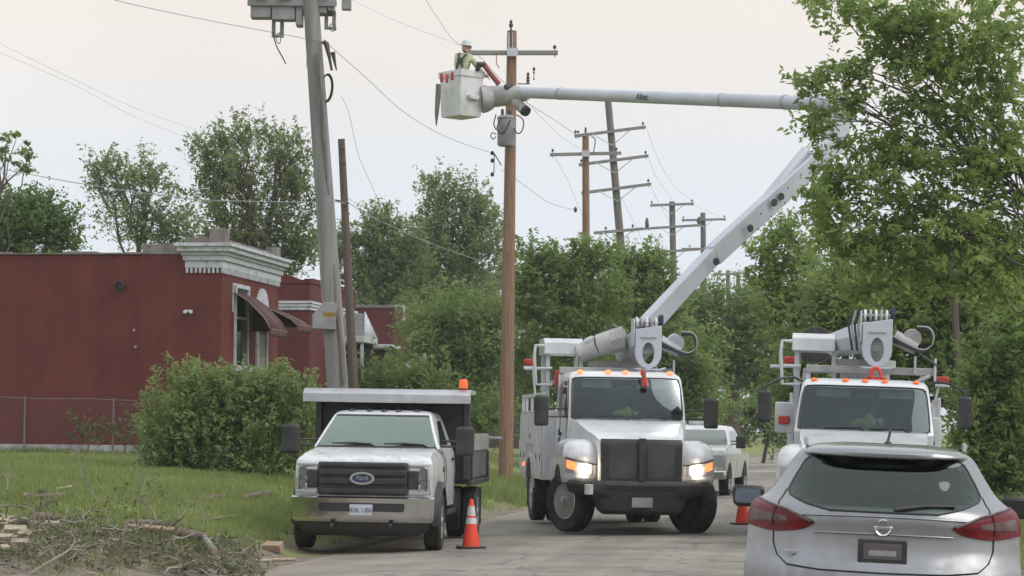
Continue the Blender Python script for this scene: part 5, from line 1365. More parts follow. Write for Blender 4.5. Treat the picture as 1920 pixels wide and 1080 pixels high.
# cab
CBR = [(0.60, 1.9, 3.4, 0.98, 0.98, 0.05, 0.05), (1.10, 1.9, 3.4, 1.0, 1.0, 0.05, 0.05), (1.40, 1.7, 3.4, 0.98, 0.98, 0.10, 0.05), (1.465, 1.42, 3.38, 0.945, 0.955, 0.14, 0.06), (1.50, 1.45, 3.37, 0.93, 0.94, 0.14, 0.06),
       (1.90, 2.02, 3.30, 0.765, 0.80, 0.12, 0.08), (1.96, 2.13, 3.28, 0.74, 0.77, 0.12, 0.08), (2.01, 2.30, 3.22, 0.69, 0.72, 0.12, 0.1), (2.035, 2.55, 3.1, 0.58, 0.6, 0.1, 0.1)]
CB = Slices(CBR, p=4)
zr = [0.60, 0.85, 1.10, 1.25, 1.40, 1.465, 1.50, 1.6, 1.7, 1.8, 1.90, 1.96, 1.99, 2.01, 2.025, 2.035]
dropF = lambda k, a, z: k == 'near' and abs(a) < 0.93 and 1.50 < z < 1.96
CB.mesh(zs=zr, ns=20, drop=dropF).build('cab', M_['white'], T)
CB.mesh(zs=zr, ns=20, drop=dropF, inset=0.03).build('cab_lining', M_['liner'], T)
CB.patch(rr_fn(-0.945, 0.945, 1.485, 1.965, 0.12), 20, 10, 0.004).build('windshield', M_['glass_ford'], T)
CB.patch(lambda a, b: (-0.95 + 1.9 * a, 1.468 + 0.03 * b), 20, 1, 0.012).build('cowl', M_['black'], T)
CB.patch(lambda a, b: (-0.93 + 1.86 * a, 1.945 + 0.022 * b), 20, 1, 0.007).build('glass_edge', M_['black'], T)
interior(T, 1.75, 2.85, 1.0, 2.0, 0.8, 1.46)
for sg, wh in ((1, 'right'), (-1, 'left')):
    CB.patch(lambda a, b: (0.10 + 0.28*b*(1 - a) + 0.62 * a, 1.52 + 0.36 * b), 8, 5, 0.004, wh).build('side_window', M_['darkglass'], T)
    CB.line([(0.06, 0.65), (0.06, 1.45)], 0.006, 0.002, wh).build('panel_gap', M_['seam'], T)
    CB.line([(0.88, 0.65), (0.88, 1.45)], 0.006, 0.002, wh).build('panel_gap', M_['seam'], T)
    hd = CB.side(sg, 0.72, 1.30, 0.02); bx('door_handle', M_['black'], T, hd.x - 0.02, hd.x + 0.02, hd.y - 0.1, hd.y + 0.1, 1.28, 1.32, 0.008)
    # step and running board
    bx('running_board', M_['black'], T, sg*0.80 if sg > 0 else -1.02, 1.02 if sg > 0 else -0.80, 1.75, 3.4, 0.46, 0.54, 0.02)
for x_ in (-0.50, -0.22, 0.0, 0.22, 0.50):
    MB().ball((x_, 2.34 + 0.12 * (x_ / 0.7) ** 2, 2.02), (0.05, 0.07, 0.028), 10, 6).build('roof_marker', M_['dark'], T)
for sg, x_ in ((1, -0.62), (1, 0.12)):
    a = CB.near(x_ / 0.9, 1.50, 0.03); b = CB.near((x_ + 0.55) / 0.9, 1.525, 0.02)
    MB().tube([CB.near((x_ + 0.62) / 0.9, 1.478, 0.03), b, a.lerp(b, 0.5) + Vector((0, 0, 0.025)), a + Vector((0, 0, 0.03))], [0.014, 0.014, 0.018, 0.010], 6).build('wiper', M_['black'], T)
# grille and lamps
gr = bx('grille', M_['black'], T, -0.64, 0.64, 0.075, 0.14, 0.80, 1.275, 0.02)
for sg in (-1, 1): bx('nostril', M_['black'], gr, min(sg*0.642, sg*0.80), max(sg*0.642, sg*0.80), 0.08, 0.16, 0.90, 1.16, 0.02)
for z0, z1, d_ in ((1.20, 1.262, 0.045), (1.085, 1.165, 0.03), (0.96, 1.045, 0.03), (0.83, 0.90, 0.035)):
    bx('grille_bar', M_['black'], gr, -0.62, 0.62, d_, 0.074, z0, z1, 0.015)
for i in range(25):
    x_ = -0.6 + i * 0.05; bx('grille_rib', M_['dark'], gr, x_ - 0.006, x_ + 0.006, 0.062, 0.074, 0.901, 0.959, 0.0)
ov = MB(); 
ov.add([(0.175*math.cos(2*math.pi*i/36), 0.022, 1.045 + 0.088*math.sin(2*math.pi*i/36)) for i in range(36)] + [(0.175*math.cos(2*math.pi*i/36), 0.029, 1.045 + 0.088*math.sin(2*math.pi*i/36)) for i in range(36)], [tuple(range(36))] + [(i, (i+1) % 36, 36 + (i+1) % 36, 36 + i) for i in range(36)])
emb = ov.build('emblem', M_['blue'], T)
MB().ring([(0.178*math.cos(2*math.pi*i/36), 1.045 + 0.09*math.sin(2*math.pi*i/36)) for i in range(36)], [(0.145*math.cos(2*math.pi*i/36), 1.045 + 0.064*math.sin(2*math.pi*i/36)) for i in range(36)], 'y', 0.014, 0.028).build('emblem_ring', M_['chrome'], emb)
text('emblem_lettering', 'Ford', M_['chrome'], emb, Matrix.Translation((0, 0.019, 1.048)) @ FACE_CAM , 0.085)
for sg in (-1, 1):
    hl = MB()
    def hp(a, b, sg=sg):
        x_ = 0.645 + 0.325 * a; return (sg * x_, 0.10 + 0.10 * (a ** 3), 0.815 + 0.445 * b)
    hl.grid(hp, 6, 4); ho = hl.build('headlight', M_['lens'], T, solid=0.02)
    # chrome C frame with lamps inside
    ch = MB()
    ch.box(sg*0.66 if sg > 0 else -0.95, 0.95 if sg > 0 else -0.66, 0.085, 0.12, 1.215, 1.255); ch.box(sg*0.66 if sg > 0 else -0.95, 0.95 if sg > 0 else -0.66, 0.085, 0.12, 0.82, 0.87)
    ch.box(min(sg*0.925, sg*0.96), max(sg*0.925, sg*0.96), 0.09, 0.16, 0.871, 1.214)
    ch.build('lamp_frame', M_['chrome'], ho, bevel=0.008)
    for z_ in (1.13, 0.98): MB().lathe([(0.055, 0.06), (0.062, 0.05), (0.05, 0.075), (0.0, 0.085)], (sg*0.865, 0.04, z_), 'y', 16).build('lamp', M_['lampcup'], ho)
    bx('turn_lamp', M_['chrome'], ho, min(sg*0.80, sg*0.83), max(sg*0.80, sg*0.83), 0.084, 0.11, 0.88, 0.96, 0.004)
# bumper
BS = Slices([(0.42, 0.05, 0.35, 0.98, 0.98, 0.12, 0.0), (0.47, 0.0, 0.35, 1.02, 1.02, 0.14, 0.0), (0.72, -0.02, 0.35, 1.03, 1.03, 0.14, 0.0), (0.765, -0.025, 0.35, 1.03, 1.03, 0.14, 0.0), (0.785, 0.02, 0.35, 1.02, 1.02, 0.13, 0.0)], p=5)
bm_ = BS.mesh(10, 20, 3).build('bumper', M_['chrome'], T)
BS.patch(rr_fn(-0.60, 0.60, 0.575, 0.695, 0.1), 16, 3, 0.004).build('bumper_opening', M_['black'], bm_)
BS.patch(rr_fn(-0.62, 0.62, 0.55, 0.572, 0.1), 16, 2, 0.007).build('bumper_lip', M_['chrome'], bm_)
bx('plate', M_['plate'], bm_, -0.165, 0.165, -0.05, -0.035, 0.52, 0.675, 0.006)
text('plate_number', '82K UB0', M_['plateink'], bm_, Matrix.Translation((0, -0.052, 0.592)) @ FACE_CAM, 0.088)
VA = Slices([(0.22, 0.2, 0.5, 0.80, 0.8, 0.1, 0), (0.30, 0.12, 0.5, 0.90, 0.9, 0.1, 0), (0.416, 0.08, 0.5, 0.96, 0.96, 0.1, 0)], p=5)
VA.mesh(4, 12, 2).build('air_dam', M_['black'], T)
for sg in (-1, 1):
    bx('tow_hook', M_['black'], T, sg*0.42 - 0.03, sg*0.42 + 0.03, -0.05, 0.3, 0.33, 0.41, 0.015)
    # front wheel, well and flare
    wheel(T, sg * 0.945, 0.95, 0.415, 0.25, sg, 0.03, M_['steel'], 8)
    well(sg*0.55, sg*1.003, 0.95, 0.43, 0.50).build('wheel_well', M_['seam'], T)
    fl_o = [(0.95 + 0.575*math.cos(a), 0.45 + 0.56*math.sin(a)) for a in np.linspace(-0.15, math.pi + 0.15, 22)]
    fl_i = [(0.95 + 0.475*math.cos(a), 0.45 + 0.465*math.sin(a)) for a in np.linspace(-0.15, math.pi + 0.15, 22)]
    fm_ = MB(); nn = 22
    v = []
    for (a, b), (c, d_) in zip(fl_o, fl_i):
        v += [(sg*0.97, a, b), (sg*1.075, a + (c - a)*0.25, b + (d_ - b)*0.25), (sg*1.085, c, d_), (sg*0.97, c, d_)]
    f = []
    for i in range(nn - 1):
        for k in range(4): f.append((i*4 + k, i*4 + (k+1) % 4, (i+1)*4 + (k+1) % 4, (i+1)*4 + k))
    f += [(0, 1, 2, 3), tuple((nn-1)*4 + k for k in range(4))]
    fm_.add(v, f).build('fender_flare', M_['black'], T, angle=1.0)
    wheel(T, sg * 0.83, 5.25, 0.415, 0.24, sg, 0, M_['steel'], 8); wheel(T, sg * 1.09, 5.25, 0.415, 0.24, sg, 0, M_['steel'], 8)
    bx('mud_flap', M_['black'], T, min(sg*0.72, sg*1.2), max(sg*0.72, sg*1.2), 5.85, 5.87, 0.2, 0.8, 0.0)
mirror_pair(T, 1.31, 1.62, 1.585, 0.27, 0.44, (1.50, 1.58), 0.93)
bx('frame_rail', M_['dark'], T, -0.42, 0.42, 0.6, 6.8, 0.52, 0.76, 0.01)
MB().cyl((-0.9, 5.25, 0.42), (0.9, 5.25, 0.42), 0.11, n=12).build('rear_axle', M_['dark'], T)
MB().ball((0, 5.25, 0.42), (0.22, 0.25, 0.22)).build('differential', M_['dark'], T)
MB().cyl((-0.9, 0.95, 0.40), (0.9, 0.95, 0.40), 0.07, n=10).build('front_axle', M_['dark'], T)
bx('fuel_tank', M_['black'], T, 0.5, 0.98, 3.5, 4.6, 0.48, 0.85, 0.06)
# dump body
db = MB()
db.box(-1.2, 1.2, 3.50, 3.56, 0.95, 2.28); db.box(-1.2, 1.2, 3.562, 6.9, 0.90, 0.98); db.box(-1.2, 1.2, 6.84, 6.9, 0.982, 1.66)
body_ = db.build('dump_box', M_['black'], T)
for sg in (-1, 1):
    bx('side_board', M_['greylight'], body_, min(sg*1.17, sg*1.23), max(sg*1.17, sg*1.23), 3.563, 6.83, 1.42, 1.69, 0.01)
    bx('side_panel', M_['rust'], body_, min(sg*1.175, sg*1.215), max(sg*1.175, sg*1.215), 3.563, 6.83, 0.982, 1.418, 0.01)
    for yy in (3.6, 6.6): bx('stake', M_['dark'], body_, min(sg*1.218, sg*1.255), max(sg*1.218, sg*1.255), yy, yy + 0.08, 0.96, 1.40, 0.005)
    bx('lower_rail', M_['dark'], body_, min(sg*1.16, sg*1.25), max(sg*1.16, sg*1.25), 3.57, 6.83, 0.88, 0.955, 0.01)
    bx('shield_post', M_['dark'], body_, min(sg*1.12, sg*1.22), max(sg*1.12, sg*1.22), 3.40, 3.498, 0.98, 2.20, 0.01)
    bx('side_handle', M_['chrome'], body_, min(sg*1.26, sg*1.50), max(sg*1.26, sg*1.50), 6.2, 6.24, 1.60, 1.64, 0.005)  # short silver handle bar sticking out from the box side, no lamp
cs = MB().prism([(2.55, 2.15), (2.55, 2.285), (2.70, 2.365), (3.60, 2.365), (3.60, 2.30), (2.75, 2.29), (2.68, 2.15)], 'x', -1.29, 1.29).build('cab_shield', M_['alu'], T, bevel=0.006)
for x_ in (-0.9, 0.0, 0.9): bx('shield_rib', M_['dark'], cs, x_ - 0.03, x_ + 0.03, 2.8, 3.5, 2.24, 2.288, 0.004)
bea = MB().lathe([(0.075, 2.368), (0.075, 2.40), (0.07, 2.405), (0.068, 2.50), (0.05, 2.53), (0.0, 2.535)], (1.16, 2.85, 0), 'z', 18).build('beacon', M_['orange'], T)
MB().lathe([(0.085, 2.366), (0.085, 2.39), (0.0, 2.392)], (1.16, 2.85, 0), 'z', 18).build('beacon_base', M_['black'], bea)
MB().tube([(1.12, 2.85, 2.5), (1.12, 2.85, 2.58)], 0.006, 5).build('beacon_guard', M_['dark'], bea)

# ================================================================== BUCKET TRUCKS
def bucket_truck(T, kind, xr, steer):
    global WELL_MIN
    WELL_MIN = 0.845
    A = kind == 'A'
    # chassis
    bx('frame_rail', M_['dark'], T, -0.43, 0.43, 0.4, 8.3, 0.62, 0.92, 0.01)
    MB().cyl((-1.0, 1.25, 0.50), (1.0, 1.25, 0.50), 0.07, n=10).build('front_axle', M_['dark'], T)
    MB().cyl((-0.9, 6.2, 0.52), (0.9, 6.2, 0.52), 0.12, n=10).build('rear_axle', M_['dark'], T)
    MB().ball((0, 6.2, 0.52), (0.26, 0.3, 0.26)).build('differential', M_['dark'], T)
    for sg in (-1, 1):
        wheel(T, sg * 1.02, 1.25, 0.515, 0.31, sg, steer, M_['alu'], 10)
        wheel(T, sg * 0.76, 6.2, 0.515, 0.27, sg, 0, M_['alu'], 10); wheel(T, sg * 1.08, 6.2, 0.515, 0.27, sg, 0, M_['alu'], 10)
        bx('mud_flap', M_['black'], T, min(sg*0.65, sg*1.2), max(sg*0.65, sg*1.2), 6.95, 6.97, 0.25, 0.95, 0.0)
    # bumper
    bs = Slices([(0.34, 0.16, 0.5, 0.60, 0.60, 0.10, 0), (0.40, 0.07, 0.5, 0.68, 0.68, 0.12, 0), (0.60, 0.04, 0.5, 0.76, 0.76, 0.16, 0), (0.665, 0.03, 0.52, 1.06, 1.06, 0.34, 0), (0.70, 0.025, 0.55, 1.15, 1.15, 0.36, 0), (0.82, 0.02, 0.55, 1.19, 1.19, 0.36, 0), (0.885, 0.05, 0.55, 1.17, 1.17, 0.36, 0)], p=6)
    bm = bs.mesh(8, 18, 3).build('bumper', M_['black'], T)
    bs.patch(rr_fn(-0.50, 0.50, 0.72, 0.80, 0.1), 14, 2, 0.004).build('bumper_slot', M_['seam'], bm)
    bx('front_plate', M_['greymetal'], bm, -0.17, 0.17, 0.0, 0.02, 0.46, 0.62, 0.004)
    if A: bx('number_card', M_['white2'], bm, -0.94, -0.80, 0.03, 0.06, 0.66, 0.82, 0.004)
    # hood
    if A:
        HD = Slices([(0.88, 0.20, 2.0, 0.68, 0.98, 0.05, 0.02), (1.45, 0.16, 2.0, 0.69, 0.98, 0.06, 0.02), (1.55, 0.18, 2.0, 0.69, 0.97, 0.07, 0.02), (1.62, 0.42, 2.0, 0.74, 0.96, 0.10, 0.02),
                     (1.72, 0.95, 2.0, 0.82, 0.95, 0.12, 0.02), (1.82, 1.45, 2.0, 0.88, 0.94, 0.10, 0.02), (1.88, 1.80, 2.0, 0.90, 0.92, 0.06, 0.02)], p=5)
    else:
        HD = Slices([(0.88, 0.16, 2.0, 0.86, 1.0, 0.12, 0.02), (1.40, 0.14, 2.0, 0.88, 1.0, 0.14, 0.02), (1.50, 0.20, 2.0, 0.88, 0.99, 0.16, 0.02), (1.57, 0.55, 2.0, 0.90, 0.98, 0.16, 0.02),
                     (1.66, 1.05, 2.0, 0.94, 0.97, 0.14, 0.02), (1.75, 1.55, 2.0, 0.95, 0.96, 0.10, 0.02), (1.79, 1.80, 2.0, 0.95, 0.95, 0.06, 0.02)], p=5)
    hd = HD.mesh(18, 16, 6).build('hood', M_['white'], T)
    # fenders
    for sg in (-1, 1):
        FN = Slices([(0.84, 0.34, 2.05, 0.30, 0.30, 0.20, 0.05), (0.92, 0.26, 2.05, 0.31, 0.31, 0.22, 0.08), (1.25, 0.24, 2.05, 0.31, 0.31, 0.24, 0.10), (1.40, 0.30, 2.02, 0.29, 0.29, 0.28, 0.14), (1.50, 0.46, 1.92, 0.24, 0.24, 0.30, 0.2), (1.55, 0.70, 1.75, 0.15, 0.15, 0.25, 0.25)], p=3, xo=sg * 0.94)
        fo = FN.mesh(14, 12, 8).build('fender', M_['white'], T)
        well(sg*0.60, sg*1.254, 1.25, 0.53, 0.60).build('wheel_well', M_['seam'], fo)
        if A:
            ctr = 0.05
            inn, ot = (-0.72, 0.88)
            def hfn(a, b, sg=sg):
                t = inn + (ot - inn) * a; t = t * sg
                return (t, 0.955 + 0.05 * a + (0.18 + 0.06 * a) * b)
            ho = FN.patch(hfn, 10, 5, 0.008).build('headlight', M_['lens'], fo)
            FN.patch(lambda a, b, sg=sg: (sg * (-0.40 + 0.66 * a), 1.0 + 0.15 * b), 6, 4, 0.013).build('reflector', M_['lamp_warm'], ho)
            FN.patch(lambda a, b, sg=sg: (sg * (0.40 + 0.42 * a), 1.04 + 0.04 * a + 0.13 * b), 6, 4, 0.014).build('turn_lamp', M_['amber_lit'], ho)
            c = FN.near(sg * -0.05, 1.07, 0.03)
            MB().ball(c, (0.085, 0.05, 0.085), 16, 10).build('lamp', M_['lamp_lit'], ho)
            FN.line([(sg*inn, 1.14), (sg*0.0, 1.165), (sg*ot, 1.25)], 0.012, 0.012).build('lamp_brow', M_['black'], ho)
        else:
            ho = FN.patch(lambda a, b, sg=sg: (sg * (-0.6 + 1.4 * a), 1.0 + 0.22 * b), 10, 5, 0.008).build('headlight', M_['lens'], fo)
    # grille
    if A:
        G0 = Slices([(0.87, 0.10, 0.3, 0.66, 0.66, 0.03, 0), (1.50, 0.09, 0.3, 0.67, 0.67, 0.04, 0), (1.565, 0.12, 0.3, 0.655, 0.655, 0.05, 0)], p=4)
        go = G0.mesh(6, 12, 2).build('grille', M_['black'], T)
        for sg in (-1, 1):
            go2 = G0.patch(rr_fn(0.14 if sg > 0 else -0.80, 0.80 if sg > 0 else -0.14, 0.93, 1.47, 0.25), 8, 8, 0.004).build('grille_screen', M_['darkmesh'], go)
        bx('grille_bar', M_['black'], go, -0.06, 0.06, 0.03, 0.11, 0.88, 1.58, 0.015)
    else:
        go = bx('grille', M_['black'], T, -0.55, 0.55, 0.09, 0.2, 0.92, 1.40, 0.04)
        for k in range(5): bx('grille_bar', M_['chrome'], go, -0.5, 0.5, 0.07, 0.088, 0.96 + k*0.09, 0.99 + k*0.09, 0.004)
    # cab
    if A:
        CR = [(0.95, 2.0, 3.75, 0.99, 0.99, 0.03, 0.05), (1.6, 2.0, 3.75, 1.02, 1.02, 0.03, 0.05), (1.85, 1.82, 3.75, 1.01, 1.02, 0.14, 0.05), (1.90, 1.82, 3.75, 1.005, 1.02, 0.15, 0.05), (2.58, 2.08, 3.72, 0.965, 0.97, 0.14, 0.06), (2.64, 2.13, 3.70, 0.945, 0.95, 0.14, 0.08), (2.70, 2.26, 3.6, 0.88, 0.9, 0.14, 0.1), (2.725, 2.5, 3.4, 0.7, 0.7, 0.1, 0.1)]
        z0, z1, tw = 1.90, 2.58, 0.945
    else:
        CR = [(0.95, 2.0, 3.75, 1.02, 1.02, 0.03, 0.05), (1.5, 2.0, 3.75, 1.06, 1.06, 0.03, 0.05), (1.74, 1.72, 3.75, 1.055, 1.06, 0.16, 0.05), (1.79, 1.74, 3.75, 1.05, 1.05, 0.16, 0.05), (2.44, 2.22, 3.70, 0.97, 0.98, 0.15, 0.06), (2.50, 2.28, 3.70, 0.955, 0.96, 0.15, 0.08), (2.555, 2.38, 3.6, 0.90, 0.92, 0.15, 0.1), (2.585, 2.6, 3.4, 0.7, 0.7, 0.1, 0.1)]
        z0, z1, tw = 1.79, 2.44, 0.945
    CB = Slices(CR, p=5)
    zr = sorted(set([r[0] for r in CR] + [z0 + (z1 - z0) * k / 6 for k in range(1, 6)] + [1.2, 1.4]))
    dp = lambda k, a, z: k == 'near' and abs(a) < tw and z0 < z < z1
    CB.mesh(zs=zr, ns=22, drop=dp).build('cab', M_['white'], T)
    CB.mesh(zs=zr, ns=22, drop=dp, inset=0.03).build('cab_lining', M_['liner'], T)
    CB.patch(rr_fn(-tw, tw, z0 - 0.015, z1 + 0.02, 0.16), 20, 10, 0.005).build('windshield', M_['glass'], T)
    gk = []
    fnn = rr_fn(-tw - 0.005, tw + 0.005, z0 - 0.02, z1 + 0.025, 0.16)
    for k in range(20): gk.append(fnn(k/20, 0))
    for k in range(10): gk.append(fnn(1, k/10))
    for k in range(20): gk.append(fnn(1 - k/20, 1))
    for k in range(11): gk.append(fnn(0, 1 - k/10))
    MB().tube([CB.near(t, z, 0.008) for t, z in gk], 0.013, 5).build('windshield_seal', M_['black'], T)
    interior(T, 2.1, 3.05, 1.2, 2.4, 0.85, z0 - 0.02)
    bx('rear_view_mirror', M_['black'], T, -0.14, 0.14, 2.32, 2.36, z1 - 0.16, z1 - 0.09, 0.015)
    for sg in (-1, 1): bx('sun_visor', M_['greymetal'], T, sg*0.48 - 0.26, sg*0.48 + 0.26, 2.36, 2.39, z1 - 0.15, z1 - 0.01, 0.01)
    bx('dash_papers', M_['plate'], T, 0.30, 0.62, 2.14, 2.36, z0 - 0.018, z0 + 0.012, 0.004)
    bx('cab_rear_window', M_['greylight'], T, -0.55, 0.55, 3.60, 3.62, z0 + 0.08, z1 - 0.12, 0.0)
    for x_ in (-0.55, 0.08):
        a = CB.near(x_, z0 + 0.03, 0.03); b = CB.near(x_ + 0.5, z0 + 0.045, 0.02)
        MB().tube([CB.near(x_ + 0.55, z0 - 0.01, 0.03), b, a], [0.012, 0.012, 0.008], 5).build('wiper', M_['black'], T)
    for x_ in (-0.78, -0.3, 0.0, 0.3, 0.78):
        pz = CB.g(2.66 if A else 2.53)
        lo = MB().ball((x_, pz[0] + 0.16 * abs(x_) ** 4 + 0.04, (2.705 if A else 2.555)), (0.055, 0.06, 0.03), 10, 6).build('roof_marker', M_['amber_lit'] if A else M_['amber'], T)
    for sg, wh in ((1, 'right'), (-1, 'left')):
        CB.patch(lambda a, b: (0.10 + 0.10*b*(1 - a) + 0.50 * a, z0 + 0.02 + (z1 - z0 - 0.06) * b), 8, 5, 0.004, wh).build('side_window', M_['darkglass'], T)
        CB.patch(lambda a, b: (0.70 + 0.20 * a, z0 + 0.05 + (z1 - z0 - 0.12) * b), 4, 4, 0.004, wh).build('rear_side_window', M_['darkglass'], T)
        for t in (0.04, 0.64): CB.line([(t, 1.0), (t, z1 - 0.02)], 0.007, 0.002, wh).build('panel_gap', M_['seam'], T)
        for k in range(3):
            zc = 1.62 - 0.16 * k; CB.patch(lambda a, b, zc=zc: (0.68 + 0.12 * a, zc + 0.10 * b), 2, 2, 0.006, wh).build('vent', M_['black'], T)
        hnd = CB.side(sg, 0.55, 1.62, 0.02); bx('door_handle', M_['black'], T, hnd.x - 0.02, hnd.x + 0.02, hnd.y - 0.1, hnd.y + 0.1, 1.60, 1.66, 0.01)
        st = MB(); st.box(min(sg*0.7, sg*1.1), max(sg*0.7, sg*1.1), 2.2, 3.6, 0.42, 0.50); st.box(min(sg*0.72, sg*1.04), max(sg*0.72, sg*1.04), 2.3, 3.5, 0.501, 0.93)
        st.build('step_tank', M_['alu'], T, bevel=0.03)
    if A: mirror_pair(T, 1.46, 1.95, 2.02, 0.24, 0.52, (1.92, 2.06), 1.0)
    else:
        for sg in (-1, 1):
            mo = empty('mirror', (sg * 1.52, 2.0, 2.16), parent=T)
            Slices([(-0.30, 0.02, 0.10, 0.08, 0.08, 0.03, 0), (-0.26, 0, 0.13, 0.10, 0.10, 0.03, 0), (0.16, 0, 0.13, 0.10, 0.10, 0.03, 0), (0.20, 0.03, 0.1, 0.08, 0.08, 0.03, 0)], p=3).mesh(8, 8, 3).build('housing', M_['black'], mo)
            bx('glass', M_['chrome'], mo, -0.085, 0.085, 0.131, 0.136, -0.25, 0.15, 0.0)
            MB().tube([(0, 0.06, 0.18), (0, 0.08, 0.26), (-sg*0.20, 0.18, 0.38), (-sg*0.42, 0.35, 0.42), (-sg*0.56, 0.42, 0.36)], 0.022, 6).build('arm', M_['black'], mo)
    # service body
    WELL_MIN = 0.802
    sv = MB()
    sv.prism([(-1.22, 0.80), (-0.72, 0.80), (-0.72, 1.30), (0.72, 1.30), (0.72, 0.80), (1.22, 0.80), (1.22, 2.04), (-1.22, 2.04)], 'y', 4.05, 8.3)
    so = sv.build('service_body', M_['white'], T, bevel=0.012)
    for sg in (-1, 1):
        X0, X1 = (sg*1.222, sg*1.236); xa, xb = min(X0, X1), max(X0, X1)
        for (y0, y1, za, zb) in ((4.12, 4.62, 0.86, 1.98), (4.66, 5.42, 0.86, 1.98), (5.46, 6.95, 1.42, 1.98), (6.99, 7.6, 0.86, 1.98), (7.64, 8.24, 0.86, 1.98)):
            dd = bx('locker_door', M_['white2'], so, xa, xb, y0, y1, za, zb, 0.006)
            X2 = sg*1.245; bx('latch', M_['dark'], so, min(X1, X2) + 0.0005*sg, max(X1, X2), (y0+y1)/2 - 0.04, (y0+y1)/2 + 0.04, za + 0.3 if za < 1 else za + 0.1, (za + 0.3 if za < 1 else za + 0.1) + 0.09, 0.0)
        well(sg*0.62, sg*1.226, 6.2, 0.56, 0.66).build('wheel_well', M_['seam'], so)
        arc_o = [(6.2 + 0.72*math.cos(a), 0.56 + 0.70*math.sin(a)) for a in np.linspace(0.1, math.pi - 0.1, 20)]; arc_i = [(6.2 + 0.64*math.cos(a), 0.56 + 0.62*math.sin(a)) for a in np.linspace(0.1, math.pi - 0.1, 20)]
        am = MB(); v = []
        for (a, b), (c, d_) in zip(arc_o, arc_i): v += [(sg*1.21, a, b), (sg*1.26, a, b), (sg*1.26, c, d_), (sg*1.21, c, d_)]
        am.add(v, [(i*4 + k, i*4 + (k+1) % 4, (i+1)*4 + (k+1) % 4, (i+1)*4 + k) for i in range(19) for k in range(4)]); am.build('arch_trim', M_['white2'], so, angle=1.0)
        # rail windows on top of the lockers
        rl = MB()
        xi, xo_ = (sg*1.16, sg*1.21); xa, xb = min(xi, xo_), max(xi, xo_)
        rl.box(xa, xb, 4.1, 8.2, 2.30, 2.36)
        for yy in (4.1, 4.75, 5.4, 6.4, 7.4, 8.12): rl.box(xa, xb, yy, yy + 0.08, 2.042, 2.2999)
        rl.build('cargo_rail', M_['white2'], so, bevel=0.008)
        bx('tail_lamp', M_['red_lens'], so, min(sg*0.9, sg*1.1), max(sg*0.9, sg*1.1), 8.302, 8.33, 1.0, 1.12, 0.01)
        bx('side_marker', M_['amber_lit' if A else 'amber'], so, min(sg*1.262, sg*1.29), max(sg*1.262, sg*1.29), 6.95, 7.02, 1.0, 1.08, 0.004)
    if A:
        MB().cyl((-1.02, 4.0, 0.60), (-1.02, 4.0, 1.15), 0.05, n=8).build('outrigger', M_['white2'], T)
        MB().cyl((1.02, 4.0, 0.60), (1.02, 4.0, 1.15), 0.05, n=8).build('outrigger', M_['white2'], T)
    # tool cage and box above the left lockers
    cg = MB(); 
    for (x_, y_, za, zb) in ((-1.12, 4.3, 2.05, 3.05), (-0.52, 4.3, 2.05, 3.05), (-1.12, 5.1, 2.05, 3.05), (-0.52, 5.1, 2.05, 3.05)): cg.box(x_ - 0.035, x_ + 0.035, y_, y_ + 0.07, za, zb)
    cg.box(-1.10, -0.54, 4.31, 4.36, 2.52, 2.58)
    cgo = cg.build('tool_cage', M_['white2'], T, bevel=0.008)
    MB().prism([(4.2, 3.052), (4.2, 3.26), (4.3, 3.34), (5.2, 3.34), (5.2, 3.052)], 'x', -1.2, -0.5).build('tool_box', M_['white'], T, bevel=0.012)
    MB().tube([(-1.20, 4.2, 3.2), (-1.36, 4.2, 3.2), (-1.38, 4.2, 3.0), (-1.34, 4.2, 2.5), (-1.05, 4.2, 2.5)], 0.03, 8).build('grab_rail', M_['white2'], cgo)
    MB().tube([(-1.55, 4.25, 2.78), (-1.05, 4.25, 2.80)], 0.028, 8).build('spotlight_bar', M_['white2'], cgo)
    MB().tube([(-0.98, 4.15, 2.5), (-0.98, 4.15, 2.72), (-0.6, 4.15, 2.74)], 0.05, 8).build('hydraulic_tank', M_['red' if A else 'boomgrey'], cgo)
    # turntable and boom rest
    MB().lathe([(0.55, 2.045), (0.55, 2.2), (0.42, 2.25), (0.40, 2.75), (0.5, 2.8), (0.5, 2.95), (0.0, 2.95)], (xr * 0.5 - 0.1, 4.9, 0), 'z', 24).build('turntable', M_['boomgrey'], T)
    bx('cross_rail', M_['boomgrey'], T, -0.95, 1.12, 3.9, 4.0, 2.70, 2.82, 0.012)
    for x_, h_ in ((0.78, 3.0), (1.10, 2.98)): bx('rail_post', M_['white2'], T, x_ - 0.02, x_ + 0.02, 3.86, 3.898, 2.60 if x_ > 1 else 2.72, h_, 0.005)
    for x_ in (-0.92, 0.9): bx('rail_leg', M_['white2'], T, x_ - 0.04, x_ + 0.04, 3.93, 4.0, 1.3, 2.70, 0.006)
    MB().tube([(0.72, 3.88, 2.55), (1.02, 3.88, 2.70)], 0.035, 6).build('rail_brace', M_['white2'], T)
    # strobe lamps on stalks at both rear corners
    for sg, zz in ((-1, 2.88), (1, 2.62)):
        lp = MB().box(sg*1.28 - 0.11, sg*1.28 + 0.11, 6.0, 6.12, zz, zz + 0.13).build('strobe_lamp', M_['red'], T, bevel=0.03)
        MB().box(sg*1.28 - 0.12, sg*1.28 + 0.12, 6.0, 6.12, zz - 0.05, zz - 0.002).build('strobe_base', M_['white2'], lp, bevel=0.01)
        MB().tube([(sg*1.16, 6.06, 2.30), (sg*1.22, 6.06, zz - 0.05)], 0.02, 6).build('strobe_stalk', M_['white2'], lp)
    # ring headed winch plate in front of the boom
    y0, y1 = 3.28, 3.36
    oc = (xr, 3.10)
    outer = [(xr - 0.24, 3.52), (xr + 0.20, 3.60)]
    N_ = 40; O = []; I = []
